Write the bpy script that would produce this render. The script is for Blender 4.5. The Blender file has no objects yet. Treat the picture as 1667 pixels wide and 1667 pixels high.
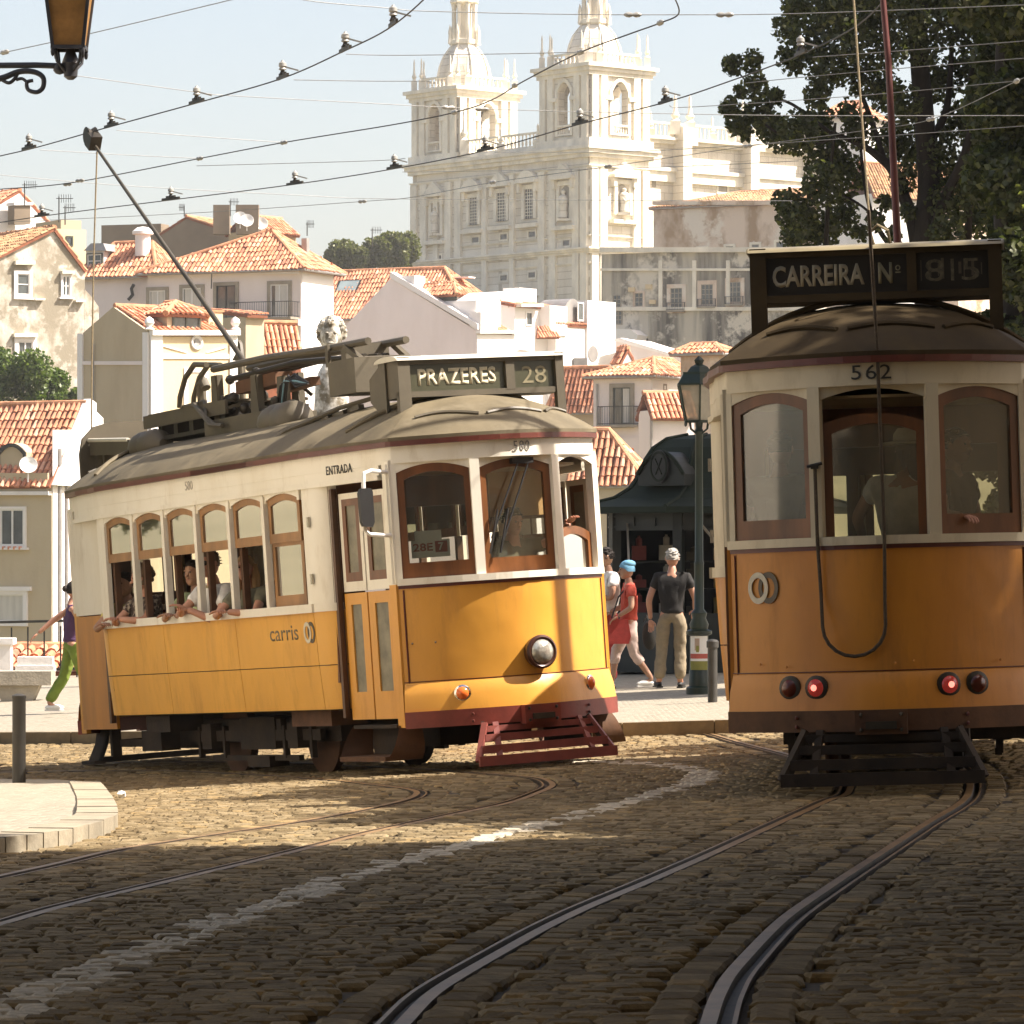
import bpy, math, random
import numpy as np
from mathutils import Vector, Matrix
random.seed(7); np.random.seed(7)
sc = bpy.context.scene
COL = sc.collection
# ------------------------------------------------------------------ camera, sky, sun, exposure
F = 6592.47; HX = 833.5; HY = 880.0          # focal length in pixels of a 1667 px frame, horizon row
cd = bpy.data.cameras.new('camera'); cam = bpy.data.objects.new('camera', cd); COL.objects.link(cam)
cam.rotation_euler = (math.radians(90), 0, 0)
cd.sensor_width = 36; cd.lens = F / 1667 * 36; cd.shift_y = (HY - 833.5) / 1667
cd.clip_start = 0.5; cd.clip_end = 3000
sc.camera = cam
SUN_AZ = -5.0; SUN_EL = 50.0                  # degrees from +X towards +Y, and above the horizon
w = bpy.data.worlds.new('World'); sc.world = w; w.use_nodes = True
nt = w.node_tree; bg = nt.nodes['Background']; sky = nt.nodes.new('ShaderNodeTexSky')
sky.sky_type = 'NISHITA'; sky.sun_disc = False
sky.sun_elevation = math.radians(SUN_EL); sky.sun_rotation = math.radians(90 - SUN_AZ)
sky.air_density = 0.8; sky.dust_density = 3.0; sky.ozone_density = 0.4
tint = nt.nodes.new('ShaderNodeMix'); tint.data_type = 'RGBA'; tint.blend_type = 'MULTIPLY'; tint.inputs[0].default_value = 1; tint.inputs[7].default_value = (1.0, .90, .79, 1)
nt.links.new(sky.outputs[0], tint.inputs[6]); nt.links.new(tint.outputs[2], bg.inputs[0]); bg.inputs[1].default_value = 0.105
sl = bpy.data.lights.new('sun', 'SUN'); so = bpy.data.objects.new('sun', sl); COL.objects.link(so)
sl.energy = 4.6; sl.angle = math.radians(0.55); sl.color = (1.0, 0.925, 0.85)
_a, _e = math.radians(SUN_AZ), math.radians(SUN_EL)
SUN = Vector((math.cos(_a) * math.cos(_e), math.sin(_a) * math.cos(_e), math.sin(_e)))
so.rotation_euler = SUN.to_track_quat('Z', 'Y').to_euler()
so.location = (60, 10, 80)
vs = sc.view_settings; vs.view_transform = 'Standard'; vs.look = 'None'; vs.gamma = 1; vs.use_curve_mapping = False
vs.exposure = 1.5
sc.cycles.max_bounces = 7; sc.cycles.transparent_max_bounces = 16
sc.cycles.caustics_reflective = False; sc.cycles.caustics_refractive = False
sc.cycles.sample_clamp_indirect = 6.0

# ------------------------------------------------------------------ helpers
ORG = {}
def org(o): return ORG.get(o.name, Vector((0, 0, 0))) if o else Vector((0, 0, 0))
def props(o, label=None, cat=None, group=None, kind=None):
    if label: o['label'] = label
    if cat: o['category'] = cat
    if group: o['group'] = group
    if kind: o['kind'] = kind
    return o
def thing(name, label, cat, loc=(0, 0, 0), group=None, matrix=None):
    o = bpy.data.objects.new(name, None); COL.objects.link(o); o.empty_display_size = .2
    if matrix is not None: o.matrix_world = matrix; ORG[o.name] = Vector((0, 0, 0))
    else: o.location = loc; ORG[o.name] = Vector(loc)
    return props(o, label, cat, group)
def P(u, v, Y): return Vector(((u - HX) / F * Y, Y, (HY - v) / F * Y))

class MB:
    def __init__(s): s.V = []; s.F = []; s.M = []; s.S = []
    def add(s, vs, fs, m=0, sm=False):
        b = len(s.V); s.V.extend([tuple(v) for v in vs])
        for f in fs: s.F.append([b + i for i in f]); s.M.append(m); s.S.append(sm)
        return s
    def box(s, c, d, R=None, m=0):
        c = Vector(c); pts = []
        for z in (-.5, .5):
            for x, y in ((-.5, -.5), (.5, -.5), (.5, .5), (-.5, .5)):
                p = Vector((x * d[0], y * d[1], z * d[2]))
                if R is not None: p = R @ p
                pts.append(c + p)
        return s.add(pts, [(3, 2, 1, 0), (4, 5, 6, 7), (0, 1, 5, 4), (1, 2, 6, 5), (2, 3, 7, 6), (3, 0, 4, 7)], m)
    def bar(s, a, b, w, t=None, m=0, up=(0, 0, 1)):
        a, b = Vector(a), Vector(b); d = b - a; L = d.length
        if L < 1e-6: return s
        x = d / L; up = Vector(up)
        if abs(x.dot(up)) > .98: up = Vector((1, 0, 0))
        y = up.cross(x).normalized(); z = x.cross(y)
        R = Matrix((x, y, z)).transposed()
        return s.box((a + b) / 2, (L, w, t or w), R, m)
    def prism(s, poly, vec, m=0, sm=False):
        n = len(poly); vec = Vector(vec); a = [Vector(p) for p in poly]; b = [p + vec for p in a]
        fs = [tuple(reversed(range(n))), tuple(range(n, 2 * n))]
        fs += [(i, (i + 1) % n, n + (i + 1) % n, n + i) for i in range(n)]
        return s.add(a + b, fs, m, sm)
    def ring(s, out, inn, vec, m=0):
        n = len(out); vec = Vector(vec); o = [Vector(p) for p in out]; i_ = [Vector(p) for p in inn]
        vs_ = o + i_ + [p + vec for p in o] + [p + vec for p in i_]; fs = []
        for k in range(n):
            j = (k + 1) % n
            fs += [(k, k + n, j + n, j), (2 * n + k, 2 * n + j, 3 * n + j, 3 * n + k), (k, j, 2 * n + j, 2 * n + k), (n + k, 3 * n + k, 3 * n + j, n + j)]
        return s.add(vs_, fs, m)
    def grid(s, rows, m=0, sm=True, closed=False, cap=False):
        n = len(rows[0]); vs_ = [p for r in rows for p in r]; fs = []
        for i in range(len(rows) - 1):
            for j in range(n if closed else n - 1):
                k = (j + 1) % n
                fs.append((i * n + j, i * n + k, (i + 1) * n + k, (i + 1) * n + j))
        if cap: fs.append(tuple(reversed(range(n)))); fs.append(tuple(range((len(rows) - 1) * n, len(rows) * n)))
        return s.add(vs_, fs, m, sm)
    def tube(s, path, r, n=8, m=0, sm=True, cap=True):
        path = [Vector(p) for p in path]; N = len(path); rows = []; y = None
        for i, p in enumerate(path):
            t = (path[min(i + 1, N - 1)] - path[max(i - 1, 0)])
            if t.length < 1e-9: t = Vector((0, 0, 1))
            t.normalize()
            if y is None:
                up = Vector((0, 0, 1)) if abs(t.z) < .9 else Vector((1, 0, 0)); y = up.cross(t).normalized()
            else:
                y = (y - t * y.dot(t)).normalized()
            z = t.cross(y); rr = r[i] if hasattr(r, '__len__') else r
            rows.append([p + (y * math.cos(2 * math.pi * k / n) + z * math.sin(2 * math.pi * k / n)) * rr for k in range(n)])
        return s.grid(rows, m, sm, True, cap)
    def lathe(s, prof, c=(0, 0, 0), n=12, m=0, sm=True, R=None, ang0=0):
        c = Vector(c); rows = []
        for r, z in prof:
            row = []
            for k in range(n):
                a = ang0 + 2 * math.pi * k / n; p = Vector((r * math.cos(a), r * math.sin(a), z))
                row.append(c + (R @ p if R is not None else p))
            rows.append(row)
        return s.grid(rows, m, sm, True, True)
    def ell(s, c, r, n=10, m=0, R=None):
        k = max(4, n // 2 + 1)
        prof = [(math.sin(math.pi * i / k), -math.cos(math.pi * i / k)) for i in range(k + 1)]
        c = Vector(c); rows = []
        for a, z in prof:
            row = []
            for j in range(n):
                t = 2 * math.pi * j / n; p = Vector((max(a, .004) * math.cos(t) * r[0], max(a, .004) * math.sin(t) * r[1], z * r[2]))
                row.append(c + (R @ p if R is not None else p))
            rows.append(row)
        return s.grid(rows, m, True, True, True)
    def build(s, name, mats, parent=None, label=None, cat=None, group=None, kind=None):
        if not isinstance(mats, (list, tuple)): mats = [mats]
        o3 = org(parent); me = bpy.data.meshes.new(name)
        vs_ = [(v[0] - o3.x, v[1] - o3.y, v[2] - o3.z) for v in s.V] if o3.length else s.V
        me.from_pydata(vs_, [], s.F)
        for m in mats: me.materials.append(m)
        me.polygons.foreach_set('material_index', s.M); me.polygons.foreach_set('use_smooth', s.S)
        me.update()
        if any(s.S): me.set_sharp_from_angle(angle=math.radians(42))
        o = bpy.data.objects.new(name, me); COL.objects.link(o)
        if parent: o.parent = parent; ORG[o.name] = o3
        return props(o, label, cat, group, kind)

def txt(s, h, o, ux, uy, mat, parent, name='lettering', wid=None, ext=.004, font_off=0.0, space=1.0, cx=True):
    cu = bpy.data.curves.new(name, 'FONT'); cu.body = s; cu.extrude = 0; cu.offset = font_off; cu.space_character = space; cu.resolution_u = 3
    t = bpy.data.objects.new(name, cu); me = bpy.data.meshes.new_from_object(t); bpy.data.objects.remove(t)
    vs_ = np.array([v.co[:] for v in me.vertices]); mn, mx = vs_.min(0), vs_.max(0)
    ux, uy, o = Vector(ux).normalized(), Vector(uy).normalized(), Vector(o)
    k = h / .7; kx = wid / (mx[0] - mn[0]) if wid else k
    c0 = (mn[0] + mx[0]) / 2 if cx else mn[0]
    o3 = org(parent)
    for v in me.vertices:
        v.co = o + ux * ((v.co.x - c0) * kx) + uy * ((v.co.y - .35) * k) - o3
    me.materials.append(mat); ob = bpy.data.objects.new(name, me); COL.objects.link(ob); ob.parent = parent
    sol = ob.modifiers.new('thickness', 'SOLIDIFY'); sol.thickness = ext; sol.offset = 0
    return ob

# ------------------------------------------------------------------ materials
def _nodes(name):
    m = bpy.data.materials.new(name); m.use_nodes = True; t = m.node_tree
    return m, t, t.nodes['Principled BSDF'], t.nodes.new, t.links.new
def mat(name, col, rough=.6, metal=0., var=.15, scale=4., bump=0., bscale=None, col2=None, lo=.35, hi=.65, zs=1., spec=.5, detail=5.):
    """base colour varied by world-space noise between col*(1-var) and col*(1+var), or between col and col2"""
    m, t, b, N, L = _nodes(name)
    b.inputs['Roughness'].default_value = rough; b.inputs['Metallic'].default_value = metal
    b.inputs['Specular IOR Level'].default_value = spec
    g = N('ShaderNodeTexCoord'); mp = N('ShaderNodeMapping'); L(g.outputs['Object'], mp.inputs[0])
    mp.inputs['Scale'].default_value = (scale, scale, scale * zs)
    nz = N('ShaderNodeTexNoise'); nz.inputs['Scale'].default_value = 1; nz.inputs['Detail'].default_value = detail; nz.inputs['Roughness'].default_value = .62
    L(mp.outputs[0], nz.inputs['Vector'])
    r = N('ShaderNodeValToRGB'); L(nz.outputs['Fac'], r.inputs[0])
    a = col if col2 else tuple(c * (1 - var) for c in col); c2 = col2 or tuple(min(1, c * (1 + var)) for c in col)
    r.color_ramp.elements[0].position = lo; r.color_ramp.elements[1].position = hi
    r.color_ramp.elements[0].color = (*a, 1); r.color_ramp.elements[1].color = (*c2, 1)
    L(r.outputs[0], b.inputs['Base Color'])
    if bump:
        n2 = N('ShaderNodeTexNoise'); n2.inputs['Scale'].default_value = bscale or scale * 6; n2.inputs['Detail'].default_value = 4
        L(g.outputs['Object'], n2.inputs['Vector'])
        bp = N('ShaderNodeBump'); bp.inputs['Strength'].default_value = bump; bp.inputs['Distance'].default_value = .02
        L(n2.outputs['Fac'], bp.inputs['Height']); L(bp.outputs[0], b.inputs['Normal'])
    return m
def grime(m, col, scale, zs, lo, hi, amt, wave=0.):
    """a second, larger noise of dirt or faded paint over a material, and a slow waviness of the sheet metal"""
    t = m.node_tree; N, L = t.nodes.new, t.links.new; b = t.nodes['Principled BSDF']; src = b.inputs['Base Color'].links[0].from_socket
    g = N('ShaderNodeTexCoord'); mp = N('ShaderNodeMapping'); L(g.outputs['Object'], mp.inputs[0]); mp.inputs['Scale'].default_value = (scale, scale, scale * zs); mp.inputs['Location'].default_value = (3.1, 7.7, 1.3)
    nz = N('ShaderNodeTexNoise'); nz.inputs['Scale'].default_value = 1; nz.inputs['Detail'].default_value = 8; nz.inputs['Roughness'].default_value = .72; L(mp.outputs[0], nz.inputs['Vector'])
    r = N('ShaderNodeMapRange'); r.inputs[1].default_value = lo; r.inputs[2].default_value = hi; r.inputs[4].default_value = amt; L(nz.outputs['Fac'], r.inputs[0])
    mx = N('ShaderNodeMix'); mx.data_type = 'RGBA'; L(r.outputs[0], mx.inputs[0]); L(src, mx.inputs[6]); mx.inputs[7].default_value = (*col, 1); L(mx.outputs[2], b.inputs['Base Color'])
    r2 = N('ShaderNodeMapRange'); r2.inputs[1].default_value = lo; r2.inputs[2].default_value = hi; r2.inputs[3].default_value = b.inputs['Roughness'].default_value; r2.inputs[4].default_value = min(1, b.inputs['Roughness'].default_value + .25); L(nz.outputs['Fac'], r2.inputs[0]); L(r2.outputs[0], b.inputs['Roughness'])
    if wave:
        n2 = N('ShaderNodeTexNoise'); n2.inputs['Scale'].default_value = 2.6; n2.inputs['Detail'].default_value = 1.5; L(g.outputs['Object'], n2.inputs['Vector']); bp = N('ShaderNodeBump'); bp.inputs['Strength'].default_value = wave; bp.inputs['Distance'].default_value = .05; L(n2.outputs['Fac'], bp.inputs['Height'])
        old = b.inputs['Normal'].links; 
        if old: L(old[0].from_socket, bp.inputs['Normal'])
        L(bp.outputs[0], b.inputs['Normal'])
    return m
def streaked(name, col, dirt, scale=1.2, zs=.25, lo=.45, hi=.7, patch=None, pscale=.5, rough=.85, bump=.25):
    """painted plaster with vertical dirt streaks and an optional second tone of bare patches"""
    m = mat(name, col, rough, 0, 0, scale, bump, 9, dirt, lo, hi, zs)
    t = m.node_tree; N, L = t.nodes.new, t.links.new
    if patch:
        b = t.nodes['Principled BSDF']; src = b.inputs['Base Color'].links[0].from_socket
        g = N('ShaderNodeTexCoord'); nz = N('ShaderNodeTexNoise'); nz.inputs['Scale'].default_value = pscale; nz.inputs['Detail'].default_value = 6; nz.inputs['Roughness'].default_value = .7
        L(g.outputs['Object'], nz.inputs['Vector']); r = N('ShaderNodeValToRGB'); L(nz.outputs['Fac'], r.inputs[0])
        r.color_ramp.elements[0].position = .5; r.color_ramp.elements[1].position = .56
        mx = N('ShaderNodeMix'); mx.data_type = 'RGBA'; L(r.outputs[0], mx.inputs[0]); L(src, mx.inputs[6]); mx.inputs[7].default_value = (*patch, 1)
        L(mx.outputs[2], b.inputs['Base Color'])
    return m
def glass(name, tint=(.9, .92, .88), refl=.35, dirt=0.0, dirtcol=(.5, .47, .38)):
    m, t, b, N, L = _nodes(name); t.nodes.remove(b); out = t.nodes['Material Output']
    tr = N('ShaderNodeBsdfTransparent'); tr.inputs[0].default_value = (*tint, 1)
    gl = N('ShaderNodeBsdfGlossy'); gl.inputs['Roughness'].default_value = .03
    fr = N('ShaderNodeFresnel'); fr.inputs[0].default_value = 1.5
    mu = N('ShaderNodeMath'); mu.operation = 'MULTIPLY_ADD'; L(fr.outputs[0], mu.inputs[0]); mu.inputs[1].default_value = 1; mu.inputs[2].default_value = refl * .1
    mx = N('ShaderNodeMixShader'); L(mu.outputs[0], mx.inputs[0]); L(tr.outputs[0], mx.inputs[1]); L(gl.outputs[0], mx.inputs[2])
    res = mx.outputs[0]
    if dirt:
        df = N('ShaderNodeBsdfDiffuse'); df.inputs[0].default_value = (*dirtcol, 1)
        g = N('ShaderNodeTexCoord'); nz = N('ShaderNodeTexNoise'); nz.inputs['Scale'].default_value = 3; nz.inputs['Detail'].default_value = 5
        L(g.outputs['Object'], nz.inputs['Vector']); m2 = N('ShaderNodeMath'); m2.operation = 'MULTIPLY'; L(nz.outputs['Fac'], m2.inputs[0]); m2.inputs[1].default_value = dirt * 2
        mx2 = N('ShaderNodeMixShader'); L(m2.outputs[0], mx2.inputs[0]); L(res, mx2.inputs[1]); L(df.outputs[0], mx2.inputs[2]); res = mx2.outputs[0]
    L(res, out.inputs[0]); return m
def glow(name, col, strength, base=(.3, .02, .02)):
    m, t, b, N, L = _nodes(name); b.inputs['Base Color'].default_value = (*base, 1); b.inputs['Roughness'].default_value = .2
    b.inputs['Emission Color'].default_value = (*col, 1); b.inputs['Emission Strength'].default_value = strength; return m

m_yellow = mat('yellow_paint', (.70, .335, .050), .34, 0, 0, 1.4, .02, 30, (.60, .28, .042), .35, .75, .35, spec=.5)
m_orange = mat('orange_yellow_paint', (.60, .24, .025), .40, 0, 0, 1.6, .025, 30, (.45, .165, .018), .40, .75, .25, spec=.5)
m_yellow_worn = mat('yellow_paint_worn', (.68, .34, .045), .40, 0, 0, 1.7, .03, 30, (.80, .41, .055), .3, .7, .4)
m_orange_wood = mat('orange_varnished_wood', (.50, .20, .025), .35, 0, .2, 3, .03, 40, zs=.15)
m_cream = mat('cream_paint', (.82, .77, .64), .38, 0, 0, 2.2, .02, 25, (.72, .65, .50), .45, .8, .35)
m_cream_shade = mat('shaded_cream_paint', (.60, .52, .36), .42, 0, 0, 2.2, .02, 25, (.50, .42, .28), .45, .8, .35)  # cream darkened for the car that stands in shade
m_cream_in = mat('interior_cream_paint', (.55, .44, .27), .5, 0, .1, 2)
grime(m_yellow, (.36, .17, .035), 5, .22, .52, .78, .55, .22); grime(m_orange, (.28, .11, .018), 5, .2, .50, .76, .6, .22); grime(m_yellow_worn, (.38, .19, .05), 4, .25, .50, .76, .55, .22); grime(m_cream, (.45, .36, .22), 5, .3, .54, .80, .6, .12); grime(m_cream_shade, (.33, .26, .15), 5, .3, .52, .78, .6, .12)
m_wood = mat('varnished_brown_wood', (.15, .056, .018), .32, 0, .3, 6, .05, 60, zs=.2)
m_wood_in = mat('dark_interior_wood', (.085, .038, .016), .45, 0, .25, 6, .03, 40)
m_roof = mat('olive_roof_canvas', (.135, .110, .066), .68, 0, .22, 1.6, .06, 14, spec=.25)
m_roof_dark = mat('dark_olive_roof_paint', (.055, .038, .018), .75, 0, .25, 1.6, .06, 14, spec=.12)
m_equip = mat('olive_grey_equipment_paint', (.090, .074, .046), .55, 0, .15, 3, .03, 30)
m_equip_dk = mat('dark_oily_metal', (.035, .028, .018), .5, .3, .3, 5, .1, 30)
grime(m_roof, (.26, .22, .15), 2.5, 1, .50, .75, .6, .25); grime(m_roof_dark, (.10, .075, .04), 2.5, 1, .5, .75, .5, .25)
m_gut = mat('maroon_gutter_paint', (.11, .026, .016), .4, 0, .15, 4)
m_maroon = mat('maroon_bumper_paint', (.20, .042, .028), .42, 0, .2, 4, .06, 30)
m_red = mat('red_lifeguard_paint', (.20, .048, .034), .55, 0, .2, 5, .06, 40)
m_under = mat('underframe_grime', (.030, .019, .010), .85, 0, .4, 4, .2, 30)
m_under_br = mat('brown_rusty_underframe', (.10, .045, .018), .8, 0, .3, 4, .1, 30)
m_steel = mat('bright_steel', (.55, .52, .47), .25, 1, .1, 5)
m_chrome = mat('chromed_metal', (.75, .72, .66), .12, 1, .05, 5)
m_black = mat('black_rubber', (.012, .011, .010), .5, 0, .2, 8)
m_ink = mat('dark_lettering', (.035, .033, .028), .5, 0, .1, 8)
m_fade = mat('faded_lettering', (.45, .41, .34), .6, 0, .2, 20)
m_grey_ink = mat('grey_brown_lettering', (.15, .115, .06), .5, 0, .15, 8)
m_signbg = mat('sign_board_dark_green', (.060, .058, .032), .3, 0, .15, 5)
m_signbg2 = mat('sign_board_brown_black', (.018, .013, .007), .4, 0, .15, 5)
m_letter = mat('sign_letter_pale', (.52, .47, .33), .5, 0, .1, 6)
m_letter_dim = mat('sign_letter_dim', (.22, .19, .11), .5, 0, .25, 8)
m_signwhite = mat('sign_cap_pale_paint', (.62, .58, .47), .3, 0, .08, 3)
m_white = mat('white_enamel', (.78, .76, .70), .4, 0, .05, 3)
m_glass = glass('window_glass', (.92, .93, .88), .25, .02)
m_glass_dirty = glass('dusty_window_glass', (.86, .85, .77), .4, .15, (.36, .33, .25))
m_glass_hazy = glass('hazy_window_glass', (.94, .94, .88), .2, .09, (.50, .45, .32))
m_glass_door = mat('reflection_toned_door_glass', (.20, .18, .12), .35, 0, .3, 5, spec=.4)  # dirty panes; dull ground reflection painted in as flat grey-olive
m_glass_far = mat('dark_window_pane', (.06, .07, .07), .08, 0, .3, 1.5, spec=.8)
m_lens = mat('headlight_lens', (.55, .53, .45), .06, .6, .25, 30, .2, 60)
m_amber = mat('orange_indicator_lens', (.75, .16, .03), .15, 0, .1, 10)
m_redlens_off = mat('unlit_dark_red_lens', (.10, .018, .008), .2, 0, .2, 10)
m_redlens_on = glow('lit_red_tail_lens', (1.0, .10, .07), .05, (.22, .012, .010)); m_bulb = glow('glowing_tail_bulb', (1.0, .22, .16), .9, (.5, .05, .04))
m_rope = mat('trolley_rope', (.07, .05, .03), .9, 0, .3, 60)
m_rope_lt = mat('pale_rope', (.24, .19, .11), .9, 0, .3, 60)
m_pole = mat('trolley_pole_paint', (.06, .05, .035), .45, .2, .2, 4)
m_pole_red = mat('red_brown_pole_paint', (.10, .022, .016), .5, 0, .2, 4)

# ------------------------------------------------------------------ the lie of the ground
_Y = np.arange(-10, 110, .25)
_h = np.interp(_Y, [-10, 0, 8, 11, 13.8, 20, 26.3, 29.7, 33, 38, 45, 55, 70, 110], [-.6, -.95, -1.2, -1.31, -1.42, -1.58, -1.73, -1.82, -1.90, -2.03, -2.08, -2.15, -2.27, -2.5])
_s = np.interp(_Y, [-10, 11, 26, 30, 38, 46, 55, 70, 110], [.02, .02, .03, .05, .065, .05, .035, .03, .03])
_k = np.ones(9) / 9
_h = np.convolve(np.pad(_h, 4, 'edge'), _k, 'valid'); _s = np.convolve(np.pad(_s, 4, 'edge'), _k, 'valid')
def gz(x, y):
    x = np.clip(x, -9, 8); return np.interp(y, _Y, _h) + np.interp(y, _Y, _s) * x
def GP(u, v, dz=0.):
    """the point of the ground (raised by dz) that the line of sight through pixel u, v meets"""
    Y = np.arange(4, 100, .02); X = (u - HX) / F * Y; d = (HY - v) / F * Y - (gz(X, Y) + dz)
    i = int(np.argmax(d < 0)); return Vector((X[i], Y[i], float(gz(X[i], Y[i])) + dz))
def G(x, y, dz=0.): return Vector((x, y, float(gz(x, y)) + dz))
def spline(pts, n=8):
    pts = [Vector(p) for p in pts]; out = []
    for i in range(len(pts) - 1):
        p0, p1, p2, p3 = pts[max(i - 1, 0)], pts[i], pts[i + 1], pts[min(i + 2, len(pts) - 1)]
        for k in range(n):
            t = k / n
            out.append(.5 * ((2 * p1) + (p2 - p0) * t + (2 * p0 - 5 * p1 + 4 * p2 - p3) * t * t + (3 * p1 - p0 - 3 * p2 + p3) * t ** 3))
    return out + [pts[-1]]

# ------------------------------------------------------------------ road, pavements, terrain
m_joint = mat('sandy_earth_joint', (.075, .055, .033), .95, 0, .35, 6, .3, 40)
COB = [mat('basalt_cobble_a', (.185, .138, .074), .8, 0, .28, 9, .5, 45, spec=.06), mat('basalt_cobble_b', (.230, .176, .100), .8, 0, .25, 9, .5, 45, spec=.06),
       mat('basalt_cobble_c', (.140, .102, .054), .8, 0, .28, 9, .5, 45, spec=.06), mat('ochre_cobble', (.26, .185, .09), .8, 0, .25, 9, .5, 45, spec=.06),
       mat('pale_line_cobble', (.46, .40, .30), .8, 0, .28, 14, .4, 45, spec=.08)]
m_kerb = mat('limestone_kerb', (.27, .23, .16), .8, 0, .2, 3, .3, 25)
m_kerb_dk = mat('dark_stone_kerb', (.20, .155, .09), .8, 0, .25, 3, .3, 25)
def calcada(name, c1, c2, scale=16.):
    m, t, b, N, L = _nodes(name); b.inputs['Roughness'].default_value = .7
    g = N('ShaderNodeTexCoord'); vo = N('ShaderNodeTexVoronoi'); vo.inputs['Scale'].default_value = scale; vo.inputs['Randomness'].default_value = .55
    L(g.outputs['Object'], vo.inputs['Vector']); r = N('ShaderNodeValToRGB'); L(vo.outputs['Color'], r.inputs[0])
    r.color_ramp.elements[0].color = (*c1, 1); r.color_ramp.elements[1].color = (*c2, 1); L(r.outputs[0], b.inputs['Base Color'])
    v2 = N('ShaderNodeTexVoronoi'); v2.feature = 'DISTANCE_TO_EDGE'; v2.inputs['Scale'].default_value = scale; v2.inputs['Randomness'].default_value = .55
    L(g.outputs['Object'], v2.inputs['Vector']); bp = N('ShaderNodeBump'); bp.inputs['Strength'].default_value = .7; bp.inputs['Distance'].default_value = .02
    L(v2.outputs['Distance'], bp.inputs['Height']); L(bp.outputs[0], b.inputs['Normal']); return m
m_calc = calcada('limestone_mosaic_paving', (.20, .17, .12), (.34, .30, .225))
m_slab = mat('worn_stone_slab', (.36, .32, .25), .75, 0, .18, 3, .3, 30, zs=1)

def sheet(xs, ys, f):
    b = MB(); b.grid([[(x, y, f(x, y)) for x in xs] for y in ys]); return b
KA, KB = GP(0, 1210), GP(1100, 1195)                       # the foot of the far kerb, left and right
KD = (KB - KA); KD.z = 0; KD.normalize()
def ky(x): return KA.y + (x - KA.x) * KD.y / KD.x
rd = sheet(np.linspace(-30, 24, 73), np.linspace(-12, 48, 121), lambda x, y: float(gz(x, y)) - .03)
ROAD = rd.build('road', m_joint, kind='structure')

# rails: grooved tram rail swept along a path, head on side s (+1 = right of the direction of travel)
def rail(pxs, s, name_label, pre=(), post=()):
    base = spline([*pre, *[GP(u, v) for u, v in pxs], *post], 10)
    prof = [(-.056, -.03), (-.056, -.002), (-.010, -.001), (-.006, -.026), (.026, -.026), (.030, -.003), (.044, -.003), (.044, -.03)]
    rows = []
    for i, p in enumerate(base):
        t = base[min(i + 1, len(base) - 1)] - base[max(i - 1, 0)]; t.z = 0; t.normalize(); n = Vector((t.y, -t.x, 0)) * s
        z = float(gz(p.x, p.y))
        rows.append([(p.x - n.x * a, p.y - n.y * a, z + b_) for a, b_ in prof])
    b = MB(); n = len(prof)
    for j in range(n - 1):
        b.grid([[r[j], r[j + 1]] for r in rows], 0 if j in (1, 5) else 1, j in (1,))
    o = b.build('tram_rail', [m_railtop, m_railside]); props(o, name_label, 'rail', 'rails set in the cobbled road'); o['kind'] = 'thing'
    return base
m_railtop = mat('polished_rail_head', (.21, .13, .06), .45, 0, .25, 3, .03, 50, spec=.12)
m_railside = mat('rusty_rail_groove', (.05, .034, .02), .7, .3, .3, 6)
RAILS = []
RAILS.append(rail([(572, 1730), (636, 1665), (706, 1603), (834, 1530), (934, 1480), (1034, 1438), (1134, 1395), (1234, 1350), (1334, 1305), (1374, 1288)], 1,
    'polished grooved rail curving from bottom centre to under the shaded rear tram', post=[G(2.42, 30), G(2.3, 34), G(2.0, 40), G(1.7, 43)]))
RAILS.append(rail([(1158, 1730), (1173, 1665), (1189, 1615), (1218, 1570), (1284, 1500), (1359, 1445), (1434, 1395), (1509, 1345), (1584, 1293)], -1,
    'rail with wide orange reflecting head at bottom right of the road', post=[G(3.33, 30), G(3.2, 34), G(2.95, 40), G(2.7, 43)]))
RAILS.append(rail([(-60, 1516), (0, 1500), (100, 1472), (300, 1425), (450, 1390), (600, 1353), (740, 1323), (822, 1306), (868, 1290), (892, 1278), (880, 1268), (846, 1263), (760, 1256), (646, 1249)], 1,
    'long rail crossing the shade from left edge, hooking back under the red lifeguard', post=[G(-2.3, 40), G(-4.6, 42.4), G(-8, 44.2)]))
RAILS.append(rail([(-60, 1441), (0, 1427), (100, 1405), (200, 1382), (340, 1360), (520, 1332), (645, 1307), (684, 1293), (672, 1284), (600, 1275), (535, 1268)], -1,
    'rail running through the sunlit cobbles in front of the turning tram', post=[G(-2.6, 38.3), G(-4.2, 40.6), G(-8, 43.2)]))
RP = np.array([(p.x, p.y) for r in RAILS for p in spline(r, 3)])

LINE = spline([GP(u, v) for u, v in [(-60, 1690), (0, 1650), (120, 1595), (300, 1522), (450, 1468), (600, 1418), (720, 1385), (830, 1354), (920, 1332), (1000, 1311), (1070, 1292), (1120, 1277), (1146, 1264), (1140, 1253), (1100, 1246), (1020, 1241), (930, 1238)]], 14)
LP = np.array([(p.x, p.y) for p in LINE])
def dist(pts, ref):
    out = np.full(len(pts), 9e9)
    for i in range(0, len(ref), 200):
        d = ((pts[:, None, :] - ref[None, i:i + 200, :]) ** 2).sum(2).min(1); out = np.minimum(out, d)
    return np.sqrt(out)
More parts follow.
